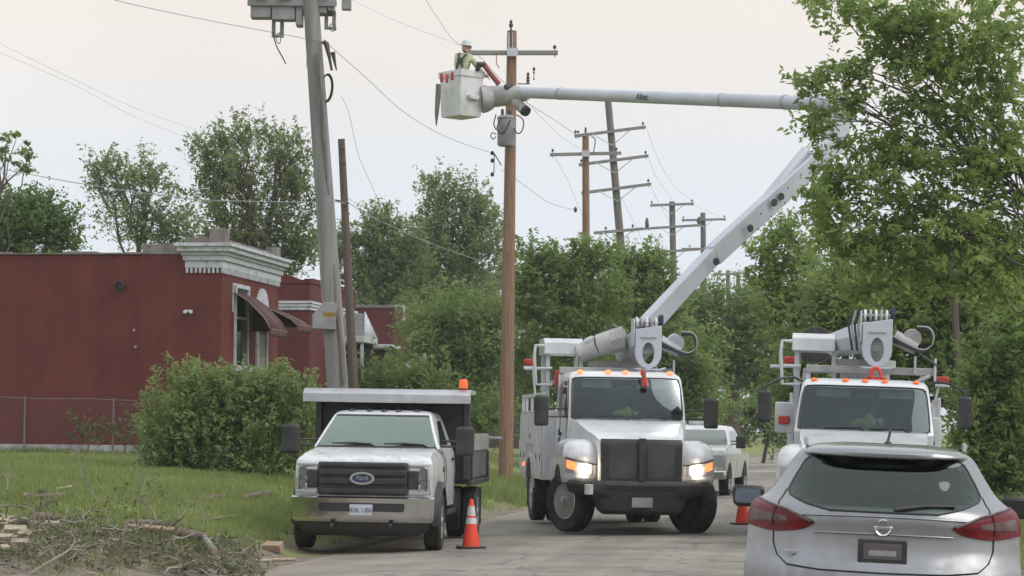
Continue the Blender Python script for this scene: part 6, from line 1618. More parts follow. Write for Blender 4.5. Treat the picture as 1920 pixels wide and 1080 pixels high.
    for i in range(N_):
        a = 2*math.pi*i/N_ + math.pi/2
        ca, sa = math.cos(a), math.sin(a)
        I.append((xr + 0.105*ca, 3.07 + 0.19*sa))
        if sa >= 0.0: O.append((xr + 0.235*max(-1, min(1, ca*1.6)), 3.07 + min(0.46, 0.62*sa) + 0.06*ca*(1 if sa > 0.5 else 0)))
        else: O.append((xr + 0.235*ca, 3.07 + 0.27*sa))
    rg = MB().ring(O, I, 'y', y0, y1).build('ring_plate', M_['boom'], T, bevel=0.008)
    MB().prism([(xr - 0.27, 2.80), (xr - 0.20, 2.765), (xr + 0.20, 2.765), (xr + 0.30, 2.80), (xr + 0.30, 2.83), (xr + 0.20, 2.80), (xr - 0.20, 2.80)], 'y', 3.2, 3.42).build('ring_lip', M_['boom'], rg, bevel=0.006)
    bx('ring_bar', M_['boomgrey'], rg, xr - 0.14, xr + 0.14, y0 - 0.025, y0 - 0.001, 3.34, 3.365, 0.004)
    for k in range(5):
        xx = xr - 0.2 + k * 0.085
        MB().lathe([(0.0, -0.02), (0.09, -0.02), (0.10, 0.0), (0.09, 0.02), (0, 0.02)], (xx, 3.40, 3.62), 'x', 16).build('sheave', M_['white' if k % 2 == 0 else 'boomgrey'], rg)
    MB().cyl((xr - 0.25, 3.40, 3.62), (xr + 0.25, 3.40, 3.62), 0.03, n=8).build('sheave_pin', M_['steel'], rg)
    bx('side_cheek', M_['boom'], rg, xr - 0.275, xr - 0.25, 3.25, 3.6, 3.18, 3.68, 0.02); bx('side_cheek', M_['darkblue'], rg, xr + 0.20, xr + 0.27, 3.3, 3.6, 3.56, 3.76, 0.03)
    # boom root behind the ring, hoses
    MB().tube([(xr - 0.02, 3.45, 3.32), (xr - 0.05, 4.1, 3.25), (xr - 0.10, 4.9, 3.12)], [0.24, 0.26, 0.28], 16, flat=1.1).build('winch_drum', M_['boomgrey'], T)
    for k in range(3):
        q = [(xr + 0.22, 3.5, 3.32 - 0.03*k), (xr + 0.45, 3.45, 3.20 - 0.03*k), (xr + 0.70, 3.4, 3.10 - 0.02*k), (xr + 0.84, 3.4, 3.16), (xr + 0.88 - 0.02*k, 3.4, 3.32), (xr + 0.80, 3.42, 3.45 - 0.02*k), (xr + 0.62, 3.5, 3.47 - 0.03*k)]
        ps = [Vector(p) for p in q]; qq = []
        for i in range(len(ps) - 1):
            p0, p1, p2, p3 = ps[max(i-1, 0)], ps[i], ps[i+1], ps[min(i+2, len(ps)-1)]
            for j in range(5):
                t = j / 5; qq.append(0.5 * ((2*p1) + (p2 - p0)*t + (2*p0 - 5*p1 + 4*p2 - p3)*t*t + (3*p1 - p0 - 3*p2 + p3)*t*t*t))
        qq.append(ps[-1])
        MB().tube(qq, 0.016, 6).build('hose', M_['hosegrey' if k == 0 else 'hose'], T)
    MB().tube([(xr + 0.25, 3.55, 3.22), (xr + 0.55, 3.55, 3.12), (xr + 0.95, 3.6, 2.86)], 0.02, 6).build('hose', M_['hose'], T)
    mt_ = MB(); mt_.tube([(xr + 0.26, 3.7, 3.30), (xr + 0.62, 3.7, 3.12)], [0.12, 0.10], 12); mt_.tube([(xr + 0.55, 3.65, 3.28), (xr + 0.55, 3.85, 3.30)], [0.15, 0.15], 14)
    mt_.build('hydraulic_motor', M_['boom' if A else 'boomgrey'], T)
    return CB

M_['darkmesh'] = mat('dark_grille_screen', (0.045, 0.048, 0.052), 0.35, col2=(0.075, 0.08, 0.085), scale=2.0, metal=0.3)
M_['boomcover'] = mat('pale_grey_cover', (0.50, 0.50, 0.50), 0.6, col2=(0.40, 0.40, 0.40), scale=4)
M_['darkblue'] = mat('dark_blue_casting', (0.02, 0.025, 0.06), 0.5)
KY = 39.0
kx = at(1204, 900, KY).x
kroot = empty('bucket_truck', (kx, KY, G(kx, KY)), (0, R(0.5), math.atan(0.09))); tag(kroot, 'white bucket truck with lit headlights and raised boom, wheels turned', 'truck')
bucket_truck(kroot, 'A', 0.55, R(29))
RY = 34.8
rx = at(1612, 800, RY).x
rroot = empty('bucket_truck', (rx, RY, G(rx, RY)), (0, R(1.6), -math.atan(0.15))); tag(rroot, 'white bucket truck with boom folded down, parked behind the silver car', 'truck')
bucket_truck(rroot, 'B', 0.17, 0.0)
# parts only the right-hand truck shows
MB().tube([(0.1, 3.6, 3.3), (-0.25, 4.2, 3.25), (-0.5, 5.0, 3.2)], [0.26, 0.24, 0.22], 8).build('boom_tip', M_['boom'], rroot)
for k in range(4):
    MB().tube([(-0.08 - 0.05*k, 3.42, 3.70), (-0.14 - 0.05*k, 3.40, 3.45), (-0.10 - 0.04*k, 3.42, 3.05)], 0.018, 6).build('hose', M_['hose' if k % 2 else 'boomgrey'], rroot)
MB().lathe([(0.0, -0.06), (0.30, -0.06), (0.32, 0.0), (0.30, 0.06), (0, 0.06)], (-0.85, 5.6, 3.2), 'y', 24).build('cable_reel', M_['dark'], rroot)
hk = empty('hook', (0.16, 3.2, 2.70), parent=rroot)
pts = [Vector((0.075*math.cos(2*math.pi*i/20), 0, -0.02 + 0.10*math.sin(2*math.pi*i/20))) for i in range(21)]
MB().tube(pts, 0.028, 8).build('hook_ring', M_['cone'], hk)
bx('hook_block', M_['cone'], hk, -0.17, 0.17, 0.05, 0.1, -0.14, -0.06, 0.015)
bx('side_mirror_frame', M_['white2'], rroot, -1.42, -1.12, 3.6, 3.66, 1.7, 2.2, 0.02)
bx('red_container', M_['red'], rroot, -1.36, -1.18, 3.55, 3.598, 1.85, 1.98, 0.02)

# ---------------- raised boom of the working truck (positions found from the place, then moved into the truck's frame)
KM = loc_mat(kroot).inverted()
def K(px, py, Y): return KM @ at(px, py, Y)
def beam(name, a, b, w0, h0, w1, h1, m_, parent=kroot, bevel=0.02, upv=None):
    d = (b - a).normalized(); up = Vector(upv) if upv else Vector((0, 0, 1)); s_ = d.cross(up).normalized(); u = s_.cross(d).normalized()
    v = []
    for p, w_, h_ in ((a, w0, h0), (b, w1, h1)): v += [p - s_*w_/2 - u*h_/2, p + s_*w_/2 - u*h_/2, p + s_*w_/2 + u*h_/2, p - s_*w_/2 + u*h_/2]
    return MB().add(v, [(0,1,2,3),(7,6,5,4),(0,4,5,1),(1,5,6,2),(2,6,7,3),(3,7,4,0)]).build(name, m_, parent, bevel=bevel)
L0, L1, L2 = K(1208, 618, 43.2), K(1345, 470, 44.8), K(1578, 258, 47.2)
lb = beam('lower_boom', L0, L1, 0.20, 0.37, 0.20, 0.33, M_['boom'])
Ls = L0.lerp(L1, 0.93)
lb2 = beam('lower_boom_sleeve', Ls, L2, 0.22, 0.38, 0.22, 0.40, M_['boom'])
dvec = (L2 - L0).normalized(); svec = dvec.cross(Vector((0, 0, 1))).normalized(); uvec = svec.cross(dvec).normalized()
viewdir = (L0 - (KM @ CAM)).normalized()
if svec.dot(viewdir) > 0: sface = -svec
else: sface = svec
for (px, py) in ((1327, 487), (1390, 425), (1432, 372), (1446, 362)):
    c = K(px, py, 43.2 + (px - 1208) / 360 * 4.0); t = (c - L0).dot(dvec); off = (c - L0).dot(uvec)
    c = L0 + dvec * t + uvec * off * 0.4 + sface * 0.112
    MB().tube([c - sface*0.02, c + sface*0.012], [0.075, 0.07], 14).build('pivot_pin', M_['dark'], lb2)
for k in range(16):
    t = 0.45 + 0.035 * k
    c = L0.lerp(L2, t) + uvec * (0.10 if k % 2 else -0.10) + sface * 0.111
    MB().tube([c - sface*0.01, c + sface*0.008], 0.016, 6).build('bolt', M_['dark'], lb2)
# lift cylinder and rod along the boom
ca, cb_ = K(1425, 378, 45.9), K(1503, 283, 46.6)
MB().tube([ca + sface*0.1, cb_ + sface*0.1], 0.10, 12).build('lift_cylinder', M_['boom'], kroot)
MB().tube([cb_ + sface*0.1, K(1556, 222, 47.0) + sface*0.05], 0.04, 8).build('cylinder_rod', M_['steel'], kroot)
# grey covered stub of the boom root, slanting down to the tool box
q = [K(1172, 634, 43.0), K(1150, 640, 43.05), K(1122, 648, 43.1), K(1088, 662, 43.2)]
st_ = MB().tube([q[0], q[1]], [0.25, 0.25], 8, flat=0.9).build('boom_root', M_['boomgrey'], kroot)
MB().tube([q[1], q[2]], [0.24, 0.225], 8, flat=0.9).build('root_cover', M_['boomcover'], st_, angle=1.2)
MB().tube([q[2].lerp(q[3], 0.03), q[3]], [0.22, 0.20], 8, flat=0.9).build('root_cover', M_['boomcover'], st_, angle=1.2)
MB().tube([K(1098, 640, 43.0), K(1112, 634, 43.0)], [0.05, 0.05], 8).build('valve', M_['white2'], st_)
MB().tube([K(1150, 608, 43.0), K(1158, 614, 43.0), K(1162, 622, 43.0)], [0.02, 0.02, 0.02], 6).build('hose', M_['lumber'], st_)
# a pair of hoses clipped along the far side of the boom
for k in range(2):
    ho3 = [L0.lerp(L2, t) - uvec * (0.05 + 0.05 * k) - sface * (0.125 + 0.01 * math.sin(t * 31 + k)) for t in np.linspace(0.08, 0.97, 40)]
    MB().tube(ho3, 0.014, 6).build('hose', M_['hosegrey'], kroot)
# elbow
EL = K(1572, 205, 47.3)
elb = beam('elbow_bracket', K(1560, 262, 47.1), K(1590, 192, 47.4), 0.42, 0.36, 0.42, 0.32, M_['boom'])
MB().tube([EL - Vector((0, 0.4, 0)), EL + Vector((0, 0.4, 0))], 0.16, 18).build('elbow_pin', M_['steel'], elb)
# upper boom: a long tube in sections
U0, U1 = K(1615, 197, 47.2), K(975, 173, 57.0)
ub = MB().tube([U0, U0.lerp(U1, 0.08), U0.lerp(U1, 0.09), U1], [0.155, 0.155, 0.15, 0.135], 24).build('upper_boom', M_['boom'], kroot)
for t, r_ in ((0.19, 0.158), (0.36, 0.152), (0.86, 0.146)):
    c = U0.lerp(U1, t); d = (U1 - U0).normalized(); MB().tube([c - d*0.03, c + d*0.03], r_, 24).build('boom_band', M_['boomgrey'], ub)
# lettering on the tube's near side
c = K(1214, 179, 51.8); ax = U0.lerp(U1, (1615 - 1214) / 640 * 0.88)
dd = (U0 - U1).normalized()                     # towards the right
tcn = min((U0 + (U1 - U0) * t for t in np.linspace(0, 1, 400)), key=lambda p: ((p - (KM @ CAM)).normalized() - (c - (KM @ CAM)).normalized()).length)
nrm = ((KM @ CAM) - tcn); nrm = (nrm - dd * nrm.dot(dd)).normalized(); upt = nrm.cross(dd).normalized()
Mt = Matrix(((dd.x, upt.x, nrm.x, 0), (dd.y, upt.y, nrm.y, 0), (dd.z, upt.z, nrm.z, 0), (0, 0, 0, 1)))
Mt = Matrix.Translation(tcn + nrm * 0.147 + upt * 0.0) @ Mt
text('lettering', 'Altec', M_['ink'], ub, Mt, 0.21, 0.003)
# boom tip and bucket
TP = K(950, 180, 57.3)
tip = MB(); tip.tube([K(990, 176, 56.9), K(960, 178, 57.1), K(918, 182, 57.3)], [0.15, 0.24, 0.26], 18, flat=1.0)
tipo = tip.build('boom_tip', M_['boomgrey'], kroot)
MB().tube([K(965, 190, 57.0), K(984, 207, 56.8)], [0.12, 0.13], 14).build('tip_motor', M_['boomgrey'], tipo)
MB().tube([K(984, 207, 56.8), K(988, 210, 56.75)], [0.135, 0.12], 14).build('tip_motor_cap', M_['black'], tipo)
MB().tube([K(960, 160, 57.0), K(948, 164, 56.9)], [0.06, 0.07], 10).build('valve', M_['dark'], tipo)
bk = MB()
cB = KM @ at(865, 178, 57.2)
hh = 0.545
ang = R(38) - math.atan(0.09)
Rz = Matrix.Rotation(ang, 4, 'Z')
def bpt(x, y, z, s=1.0): return cB + (Rz @ Vector((x * s, y * s, 0))) + Vector((0, 0, z))
wx, wy = 0.36, 0.44
rings = []
for z, s_ in ((-hh, 0.86), (-hh + 0.05, 0.90), (0.38, 0.97), (0.40, 1.04), (hh, 1.06)):
    ring = []
    for cx_, cy_, a0 in ((wx, wy, 0), (-wx, wy, 90), (-wx, -wy, 180), (wx, -wy, 270)):
        for k in range(5):
            a = R(a0 + k * 22.5); r_ = 0.05
            ring.append(bpt(cx_ - math.copysign(r_, cx_) + r_*math.cos(a), cy_ - math.copysign(r_, cy_) + r_*math.sin(a), z, s_))
    rings.append(ring)
inner = []
for z, s_ in ((hh, 0.98), (-hh + 0.12, 0.80)):
    inner.append([bpt((Rz.inverted() @ (p - cB - Vector((0, 0, hh)))).x / 1.06, (Rz.inverted() @ (p - cB - Vector((0, 0, hh)))).y / 1.06, z, s_) for p in rings[-1]])
R_ = rings + inner; n_ = len(rings[0])
fs = [(i*n_ + k, i*n_ + (k+1) % n_, (i+1)*n_ + (k+1) % n_, (i+1)*n_ + k) for i in range(len(R_) - 1) for k in range(n_)] + [tuple(range(n_)), tuple((len(R_)-1)*n_ + k for k in range(n_))]
bko = MB().add([p for r_ in R_ for p in r_], fs).build('bucket', M_['bucket'], kroot, angle=0.5)
# step, mounting shell, tool sheath, rag
Mb_ = Matrix.Translation(cB) @ Rz
MB().prism([(-0.15, -0.05), (0.17, -0.05), (0.15, -0.16), (-0.12, -0.16)], 'y', -0.52, -0.43, Mb_).build('step', M_['white2'], bko, bevel=0.02)
MB().tube([K(902, 186, 57.2), K(912, 185, 57.22), K(922, 184, 57.25)], [0.34, 0.33, 0.27], 14).build('bucket_mount', M_['boomgrey'], bko)
MB().tube([K(822, 158, 56.9), K(821, 185, 56.9), K(819, 212, 56.9), K(818, 236, 56.9)], [0.06, 0.065, 0.05, 0.012], 8).build('tool_sheath', M_['wood_grey'], bko)
# jib with the dark head
jib = MB().tube([K(935, 157, 57.2), K(917, 135, 57.0), K(907, 121, 56.9)], [0.07, 0.062, 0.06], 10).build('jib', M_['jibred'], kroot)
MB().tube([K(909, 121, 56.9), K(898, 121, 56.9), K(894, 133, 56.9)], [0.065, 0.085, 0.05], 10).build('jib_head', M_['dark'], jib)

# flag draped on the bucket rim
fo = KM.inverted() @ bpt(-0.40, -0.42, hh)
flag = empty('flag', at(838, 140, 56.55)); tag(flag, 'small red and white striped flag draped over the bucket rim', 'flag')
for k in range(5):
    x0_ = -0.16 + k * 0.065
    mb = MB(); mb.grid(lambda a, b, x0_=x0_: (x0_ + 0.065 * a, -0.02 + 0.03 * math.sin((x0_ + 0.065*a) * 30) - 0.02*b, 0.03 - (0.17 + 0.07*math.sin(x0_*47 + 2)) * b + 0.03*math.sin(x0_*20)), 3, 4)
    mb.build('stripe', M_['red' if k % 2 == 0 else 'white2'], flag, solid=0.006)

# ================================================================== WORKER IN THE BUCKET
def skin(name, pts, edges, rad, mt, parent, root=0, sub=2):
    me = bpy.data.meshes.new(name); me.from_pydata(pts, edges, [])
    o = bpy.data.objects.new(name, me); COL.objects.link(o); o.parent = parent
    md = o.modifiers.new('skin', 'SKIN'); md.use_smooth_shade = True
    for i, r_ in enumerate(rad):
        sv = me.skin_vertices[0].data[i]; sv.radius = (r_, r_) if not hasattr(r_, '__len__') else r_
        sv.use_root = (i == root)
    s2 = o.modifiers.new('sub', 'SUBSURF'); s2.levels = sub; s2.render_levels = sub
    me.materials.append(mt)
    return o
wb = at(861, 136, 57.25)              # at the rim, where the waist is
wroot = empty('person', wb - Vector((0.05, 0, 1.0)), (0, R(7), R(-25))); tag(wroot, 'worker in pale lime shirt and hard hat leaning out of the bucket', 'person')
# local: z up from the feet, facing away (+y); arms reach right
J = dict(pelvis=(0, 0, 0.92), waist=(0, 0.02, 1.05), chest=(-0.02, 0.05, 1.28), neck=(-0.02, 0.08, 1.45), head0=(-0.02, 0.10, 1.53), head1=(-0.02, 0.11, 1.64), head2=(-0.02, 0.10, 1.70),
         shL=(-0.19, 0.06, 1.39), elL=(-0.20, 0.22, 1.14), wrL=(-0.10, 0.42, 1.06), haL=(-0.06, 0.49, 1.06),
         shR=(0.16, 0.06, 1.39), elR=(0.33, 0.16, 1.18), wrR=(0.50, 0.24, 1.02), haR=(0.56, 0.27, 0.98),
         hpL=(-0.10, 0, 0.88), knL=(-0.11, 0.04, 0.48), anL=(-0.11, 0.0, 0.08), toL=(-0.11, 0.16, 0.04), hpR=(0.10, 0, 0.88), knR=(0.11, 0.04, 0.48), anR=(0.11, 0, 0.08), toR=(0.11, 0.16, 0.04))
kk = list(J); ix = {k: i for i, k in enumerate(kk)}
E = [('pelvis', 'waist'), ('waist', 'chest'), ('chest', 'neck'), ('neck', 'head0'), ('head0', 'head1'), ('head1', 'head2'), ('chest', 'shL'), ('shL', 'elL'), ('elL', 'wrL'), ('wrL', 'haL'), ('chest', 'shR'), ('shR', 'elR'), ('elR', 'wrR'), ('wrR', 'haR'),
     ('pelvis', 'hpL'), ('hpL', 'knL'), ('knL', 'anL'), ('anL', 'toL'), ('pelvis', 'hpR'), ('hpR', 'knR'), ('knR', 'anR'), ('anR', 'toR')]
rad = dict(pelvis=0.13, waist=0.125, chest=0.15, neck=0.055, head0=0.07, head1=0.092, head2=0.07, shL=0.07, elL=0.048, wrL=0.034, haL=0.036, shR=0.07, elR=0.048, wrR=0.034, haR=0.036, hpL=0.09, knL=0.062, anL=0.045, toL=0.04, hpR=0.09, knR=0.062, anR=0.045, toR=0.04)
body_o = skin('body', [J[k] for k in kk], [(ix[a], ix[b]) for a, b in E], [rad[k] for k in kk], M_['skin'], wroot, 0)
sk = ['waist0', 'waist', 'chest', 'neckb', 'shL', 'elL', 'wrL', 'shR', 'elR', 'wrR']
J2 = dict(J); J2['waist0'] = (0, 0.0, 0.95); J2['neckb'] = (-0.02, 0.07, 1.42)
si = {k: i for i, k in enumerate(sk)}
skin('shirt', [J2[k] for k in sk], [(si[a], si[b]) for a, b in (('waist0', 'waist'), ('waist', 'chest'), ('chest', 'neckb'), ('chest', 'shL'), ('shL', 'elL'), ('elL', 'wrL'), ('chest', 'shR'), ('shR', 'elR'), ('elR', 'wrR'))], [0.155, 0.15, 0.175, 0.075, 0.09, 0.066, 0.05, 0.09, 0.066, 0.05], M_['shirt'], wroot, 1)
tk_ = ['waist0', 'pelvis', 'hpL', 'knL', 'anL', 'hpR', 'knR', 'anR']; ti = {k: i for i, k in enumerate(tk_)}
J2['waist0'] = (0, 0.01, 1.0)
skin('trousers', [J2[k] for k in tk_], [(ti[a], ti[b]) for a, b in (('waist0', 'pelvis'), ('pelvis', 'hpL'), ('hpL', 'knL'), ('knL', 'anL'), ('pelvis', 'hpR'), ('hpR', 'knR'), ('knR', 'anR'))], [0.162, 0.162, 0.115, 0.085, 0.07, 0.115, 0.085, 0.07], M_['trouser'], wroot, 1)
hb = MB().lathe([(0.135, 1.665), (0.145, 1.67), (0.118, 1.69), (0.115, 1.74), (0.09, 1.79), (0.04, 1.815), (0.0, 1.818)], (-0.02, 0.11, 0), 'z', 20); hb.build('hard_hat', M_['helmet'], wroot)
hr = MB(); 
for sg in (-1, 1): hr.tube([(sg*0.10 - 0.02, -0.05, 1.0), (sg*0.06 - 0.02, -0.13, 1.2), (-0.02 - sg*0.03, -0.12, 1.3), (sg*-0.10 - 0.02, -0.06, 1.43), (sg*-0.10 - 0.02, 0.06, 1.47)], 0.022, 6)
hr.tube([(0.17*math.cos(a), 0.01 + 0.16*math.sin(a), 1.02) for a in np.linspace(0, 2*math.pi, 25)], 0.03, 6)
hr.box(-0.08, 0.05, -0.155, -0.10, 1.2, 1.34); hr.build('harness', M_['harness'], wroot)
bx('nose', M_['skin'], wroot, -0.035, -0.005, 0.19, 0.215, 1.58, 1.62, 0.008)
for sg in (-1, 1):
    MB().ball((-0.02 + sg*0.09, 0.10, 1.60), (0.012, 0.022, 0.03), 8, 6).build('ear', M_['skin'], wroot); MB().ball((-0.02 + sg*0.035, 0.19, 1.625), 0.012, 8, 6).build('eye', M_['black'], wroot)
for hx, wxn in (('haL', 'wrL'), ('haR', 'wrR')):
    d = (Vector(J[hx]) - Vector(J[wxn])).normalized(); p = Vector(J[hx]); s_ = d.cross(Vector((0, 0, 1))).normalized()
    gl = MB(); gl.tube([p - d*0.05, p + d*0.02], [0.04, 0.045], 8)
    for k in range(4):
        q = p + s_ * (k - 1.5) * 0.020; L_ = (0.075, 0.085, 0.08, 0.06)[k]
        gl.tube([q, q + d*L_*0.6, q + d*L_*0.9 - Vector((0, 0, 0.03))], [0.011, 0.010, 0.008], 6)
    gl.tube([p - d*0.02 + s_*0.04, p + d*0.02 + s_*0.06 - Vector((0, 0, 0.02))], [0.012, 0.009], 6)
    gl.build('glove', M_['glove'], wroot)

# ================================================================== SILVER CAR
WELL_MIN = 0.34
NY = 15.8
nx = at(1645, 950, NY).x
nroot = empty('silver_car', (nx, NY, G(nx, NY)), (0, R(1.9), -math.atan(0.15))); tag(nroot, 'silver hatchback seen from behind in the near right corner', 'car')
T = nroot
zo = -G(nx, NY)
NR = [(0.30, 0.16, 4.15, 0.82, 0.80, 0.30, 0.3), (0.42, 0.05, 4.30, 0.88, 0.86, 0.33, 0.4), (0.62, 0.0, 4.36, 0.915, 0.89, 0.36, 0.45), (0.80, 0.0, 4.36, 0.92, 0.90, 0.38, 0.45), (0.86, 0.03, 4.34, 0.918, 0.90, 0.38, 0.45), (0.90, 0.085, 4.30, 0.915, 0.895, 0.38, 0.48),
      (0.98, 0.10, 4.2, 0.912, 0.89, 0.40, 0.5), (1.06, 0.105, 4.0, 0.908, 0.88, 0.42, 0.5), (1.16, 0.095, 3.6, 0.90, 0.86, 0.46, 0.5), (1.21, 0.10, 3.4, 0.885, 0.84, 0.48, 0.4), (1.245, 0.14, 3.25, 0.865, 0.82, 0.48, 0.3), (1.28, 0.17, 3.15, 0.815, 0.79, 0.46, 0.25), (1.34, 0.225, 3.0, 0.75, 0.745, 0.42, 0.2),
      (1.45, 0.33, 2.75, 0.675, 0.69, 0.34, 0.2), (1.565, 0.44, 2.5, 0.605, 0.63, 0.26, 0.2), (1.595, 0.42, 2.4, 0.575, 0.60, 0.28, 0.2), (1.625, 0.47, 2.3, 0.515, 0.55, 0.32, 0.2), (1.645, 0.60, 2.2, 0.43, 0.46, 0.34, 0.2), (1.66, 0.85, 2.0, 0.30, 0.32, 0.3, 0.2)]
NR = [(r[0] + zo,) + r[1:] for r in NR]
NB_ = Slices(NR, p=3.2)
zo_ = lambda z: z + zo
zr = sorted(set([r[0] for r in NR] + [zo_(z) for z in (1.25, 1.31, 1.37, 1.40, 1.5, 1.54, 0.72, 1.12)]))
def halfw(b):       # rear window half width in t over height fraction b
    return pchip([0, 0.12, 0.33, 0.6, 0.9, 1.0], [0.40, 0.62, 0.845, 0.86, 0.85, 0.80], b)
W0, W1 = zo_(1.215), zo_(1.567)
def dropN(k, a, z):
    if k == 'near': return W0 + 0.03 < z < W1 - 0.01 and abs(a) < halfw((z - W0) / (W1 - W0)) - 0.06
    if k == 'far': return zo_(1.30) < z < zo_(1.56)
    return False
NB_.mesh(zs=zr, ns=36, nt=12, drop=dropN).build('body', M_['silver'], T, angle=0.9)
NB_.mesh(zs=zr, ns=36, nt=12, drop=dropN, inset=0.035).build('cabin_lining', M_['liner'], T, angle=0.9)
NB_.patch(lambda a, b: ((2*a - 1) * halfw(b), W0 + (W1 - W0) * b), 28, 14, 0.006).build('rear_window', M_['tint'], T)
edge = [(halfw(k/12), W0 + (W1 - W0) * k/12) for k in range(13)]
loop = edge + [(-t, z) for t, z in reversed(edge)] + [edge[0]]
NB_.line(loop, 0.006, 0.006).build('window_seal', M_['black'], T)
# spoiler lip over the window
sp = MB(); sp.grid(lambda a, b: NB_.near((2*a - 1) * 0.90, zo_(1.574 + 0.035 * b), 0.035 * (1 - abs(2*a - 1) ** 4) * (1 - 0.6*b) + 0.004), 26, 4)
spo = sp.build('spoiler', M_['silver'], T, solid=-0.02)
# front seats seen through the glass, windscreen
WS = MB(); WS.grid(lambda a, b: NB_.far((2*a - 1) * 0.93, zo_(1.28 + 0.29 * b), 0.006), 10, 5); WS.build('windscreen', M_['glass'], T)
for sg in (-1, 1):
    st = bx('front_seat', M_['seat'], T, sg*0.38 - 0.24, sg*0.38 + 0.24, 2.0, 2.14, zo_(0.6), zo_(1.22), 0.05)
    bx('headrest', M_['seat'], st, sg*0.38 - 0.13, sg*0.38 + 0.13, 2.02, 2.12, zo_(1.25), zo_(1.43), 0.04)
    bx('rear_seat', M_['seat'], T, sg*0.36 - 0.33, sg*0.36 + 0.33, 1.05, 1.2, zo_(0.6), zo_(1.17), 0.05)
bx('parcel_shelf', M_['liner'], T, -0.62, 0.62, 0.35, 1.0, zo_(1.12), zo_(1.14), 0.01)
# tail lamps: a wedge on each side wrapping round the corner
for sg in (-1, 1):
    def tl(a, b, sg=sg):
        t = 0.50 + 0.50 * a
        zt_ = pchip([0, 0.35, 1], [1.128, 1.195, 1.272], a); zb_ = pchip([0, 0.2, 0.6, 1], [1.118, 1.075, 1.055, 1.085], a)
        return (sg * t, zo_(zb_ + (zt_ - zb_) * b))
    to = NB_.patch(tl, 18, 8, 0.014).build('tail_lamp', M_['red_lens'], T)
    wh = 'right' if sg > 0 else 'left'
    NB_.patch(lambda a, b: (0.11 * a, zo_(1.085 + 0.01*a + (0.187 - 0.05*a) * b)), 4, 6, 0.014, wh).build('lamp_wrap', M_['red_lens'], to)
    def tc_in(a, b, sg=sg):
        t = 0.70 + 0.27 * a; zt_ = pchip([0, 1], [1.155, 1.195], a); zb_ = pchip([0, 1], [1.125, 1.115], a); return (sg * t, zo_(zb_ + (zt_ - zb_) * b))
    NB_.patch(tc_in, 8, 4, 0.018).build('lamp_insert', M_['red_clear'], to)
    NB_.line([(sg*0.52, zo_(1.132)), (sg*0.70, zo_(1.20)), (sg*0.985, zo_(1.265))], 0.010, 0.016).build('lamp_brow', M_['amberchrome'] if 'amberchrome' in M_ else M_['red_clear'], to)
    NB_.line([(sg*0.80, zo_(1.085)), (sg*0.80, zo_(1.22))], 0.004, 0.020).build('lamp_seam', M_['seam'], to)
# tailgate seam, crease and bumper line
NB_.line([(-0.80, zo_(1.06)), (-0.795, zo_(0.98)), (-0.76, zo_(0.90)), (-0.68, zo_(0.845)), (-0.45, zo_(0.825)), (0, zo_(0.82)), (0.45, zo_(0.825)), (0.68, zo_(0.845)), (0.76, zo_(0.90)), (0.795, zo_(0.98)), (0.80, zo_(1.06))], 0.005, 0.002).build('tailgate_seam', M_['seam'], T)
for sg in (-1, 1): NB_.line([(sg*0.80, zo_(1.23)), (sg*0.86, zo_(1.33))], 0.004, 0.002).build('tailgate_seam', M_['seam'], T)
# plate recess and crease
NB_.patch(lambda a, b: ((2*a - 1) * (0.53 - 0.09 * b), zo_(0.86 + 0.19 * b)), 20, 6, -0.0).build('plate_recess', M_['silver'], T) if False else None
cr_ = MB(); cr_.tube([NB_.near(t, zo_(1.062 + 0.006 * math.cos(t * 2)), 0.004) for t in np.linspace(-0.5, 0.5, 21)], 0.012, 8, flat=0.6); cr_.build('tailgate_crease', M_['silver'], T)
cr_ = MB(); cr_.tube([NB_.near(t, zo_(1.185 - 0.03 * abs(t) ** 2), 0.0) for t in np.linspace(-0.62, 0.62, 25)], 0.016, 8, flat=0.5); cr_.build('tailgate_ledge', M_['silver'], T)
bx('plate', M_['black'], T, -0.16, 0.16, 0.06, 0.085, zo_(0.875), zo_(1.035), 0.008)
po = [c for c in T.children if c.name.startswith('plate')][-1]
bx('plate_band', M_['greymetal'], po, -0.09, 0.09, 0.0535, 0.0549, zo_(0.93), zo_(0.965), 0.0)
bx('plate_face', M_['rust'], po, -0.125, 0.125, 0.055, 0.0598, zo_(0.905), zo_(1.01), 0.004)
ec = NB_.near(0, zo_(1.112), 0.02)
MB().lathe([(0.042, -0.006), (0.052, -0.012), (0.058, -0.004), (0.056, 0.008), (0.042, 0.006), (0.042, -0.006)], ec, 'y', 28, cap=False).build('emblem', M_['chrome'], T)
eo = [c for c in T.children if c.name.startswith('emblem')][-1]
bx('emblem_bar', M_['chrome'], eo, ec.x - 0.062, ec.x + 0.062, ec.y - 0.014, ec.y + 0.004, ec.z - 0.011, ec.z + 0.011, 0.004)
text('emblem_lettering', 'NISSAN', M_['ink'], eo, Matrix.Translation((ec.x, ec.y - 0.0145, ec.z)) @ FACE_CAM, 0.022, 0.0005)
bc = NB_.near(-0.62, zo_(0.925), 0.003); bt_ = MB(); 
bx('badge', M_['chrome'], T, bc.x - 0.07, bc.x + 0.07, bc.y - 0.004, bc.y + 0.006, bc.z - 0.012, bc.z + 0.012, 0.002)
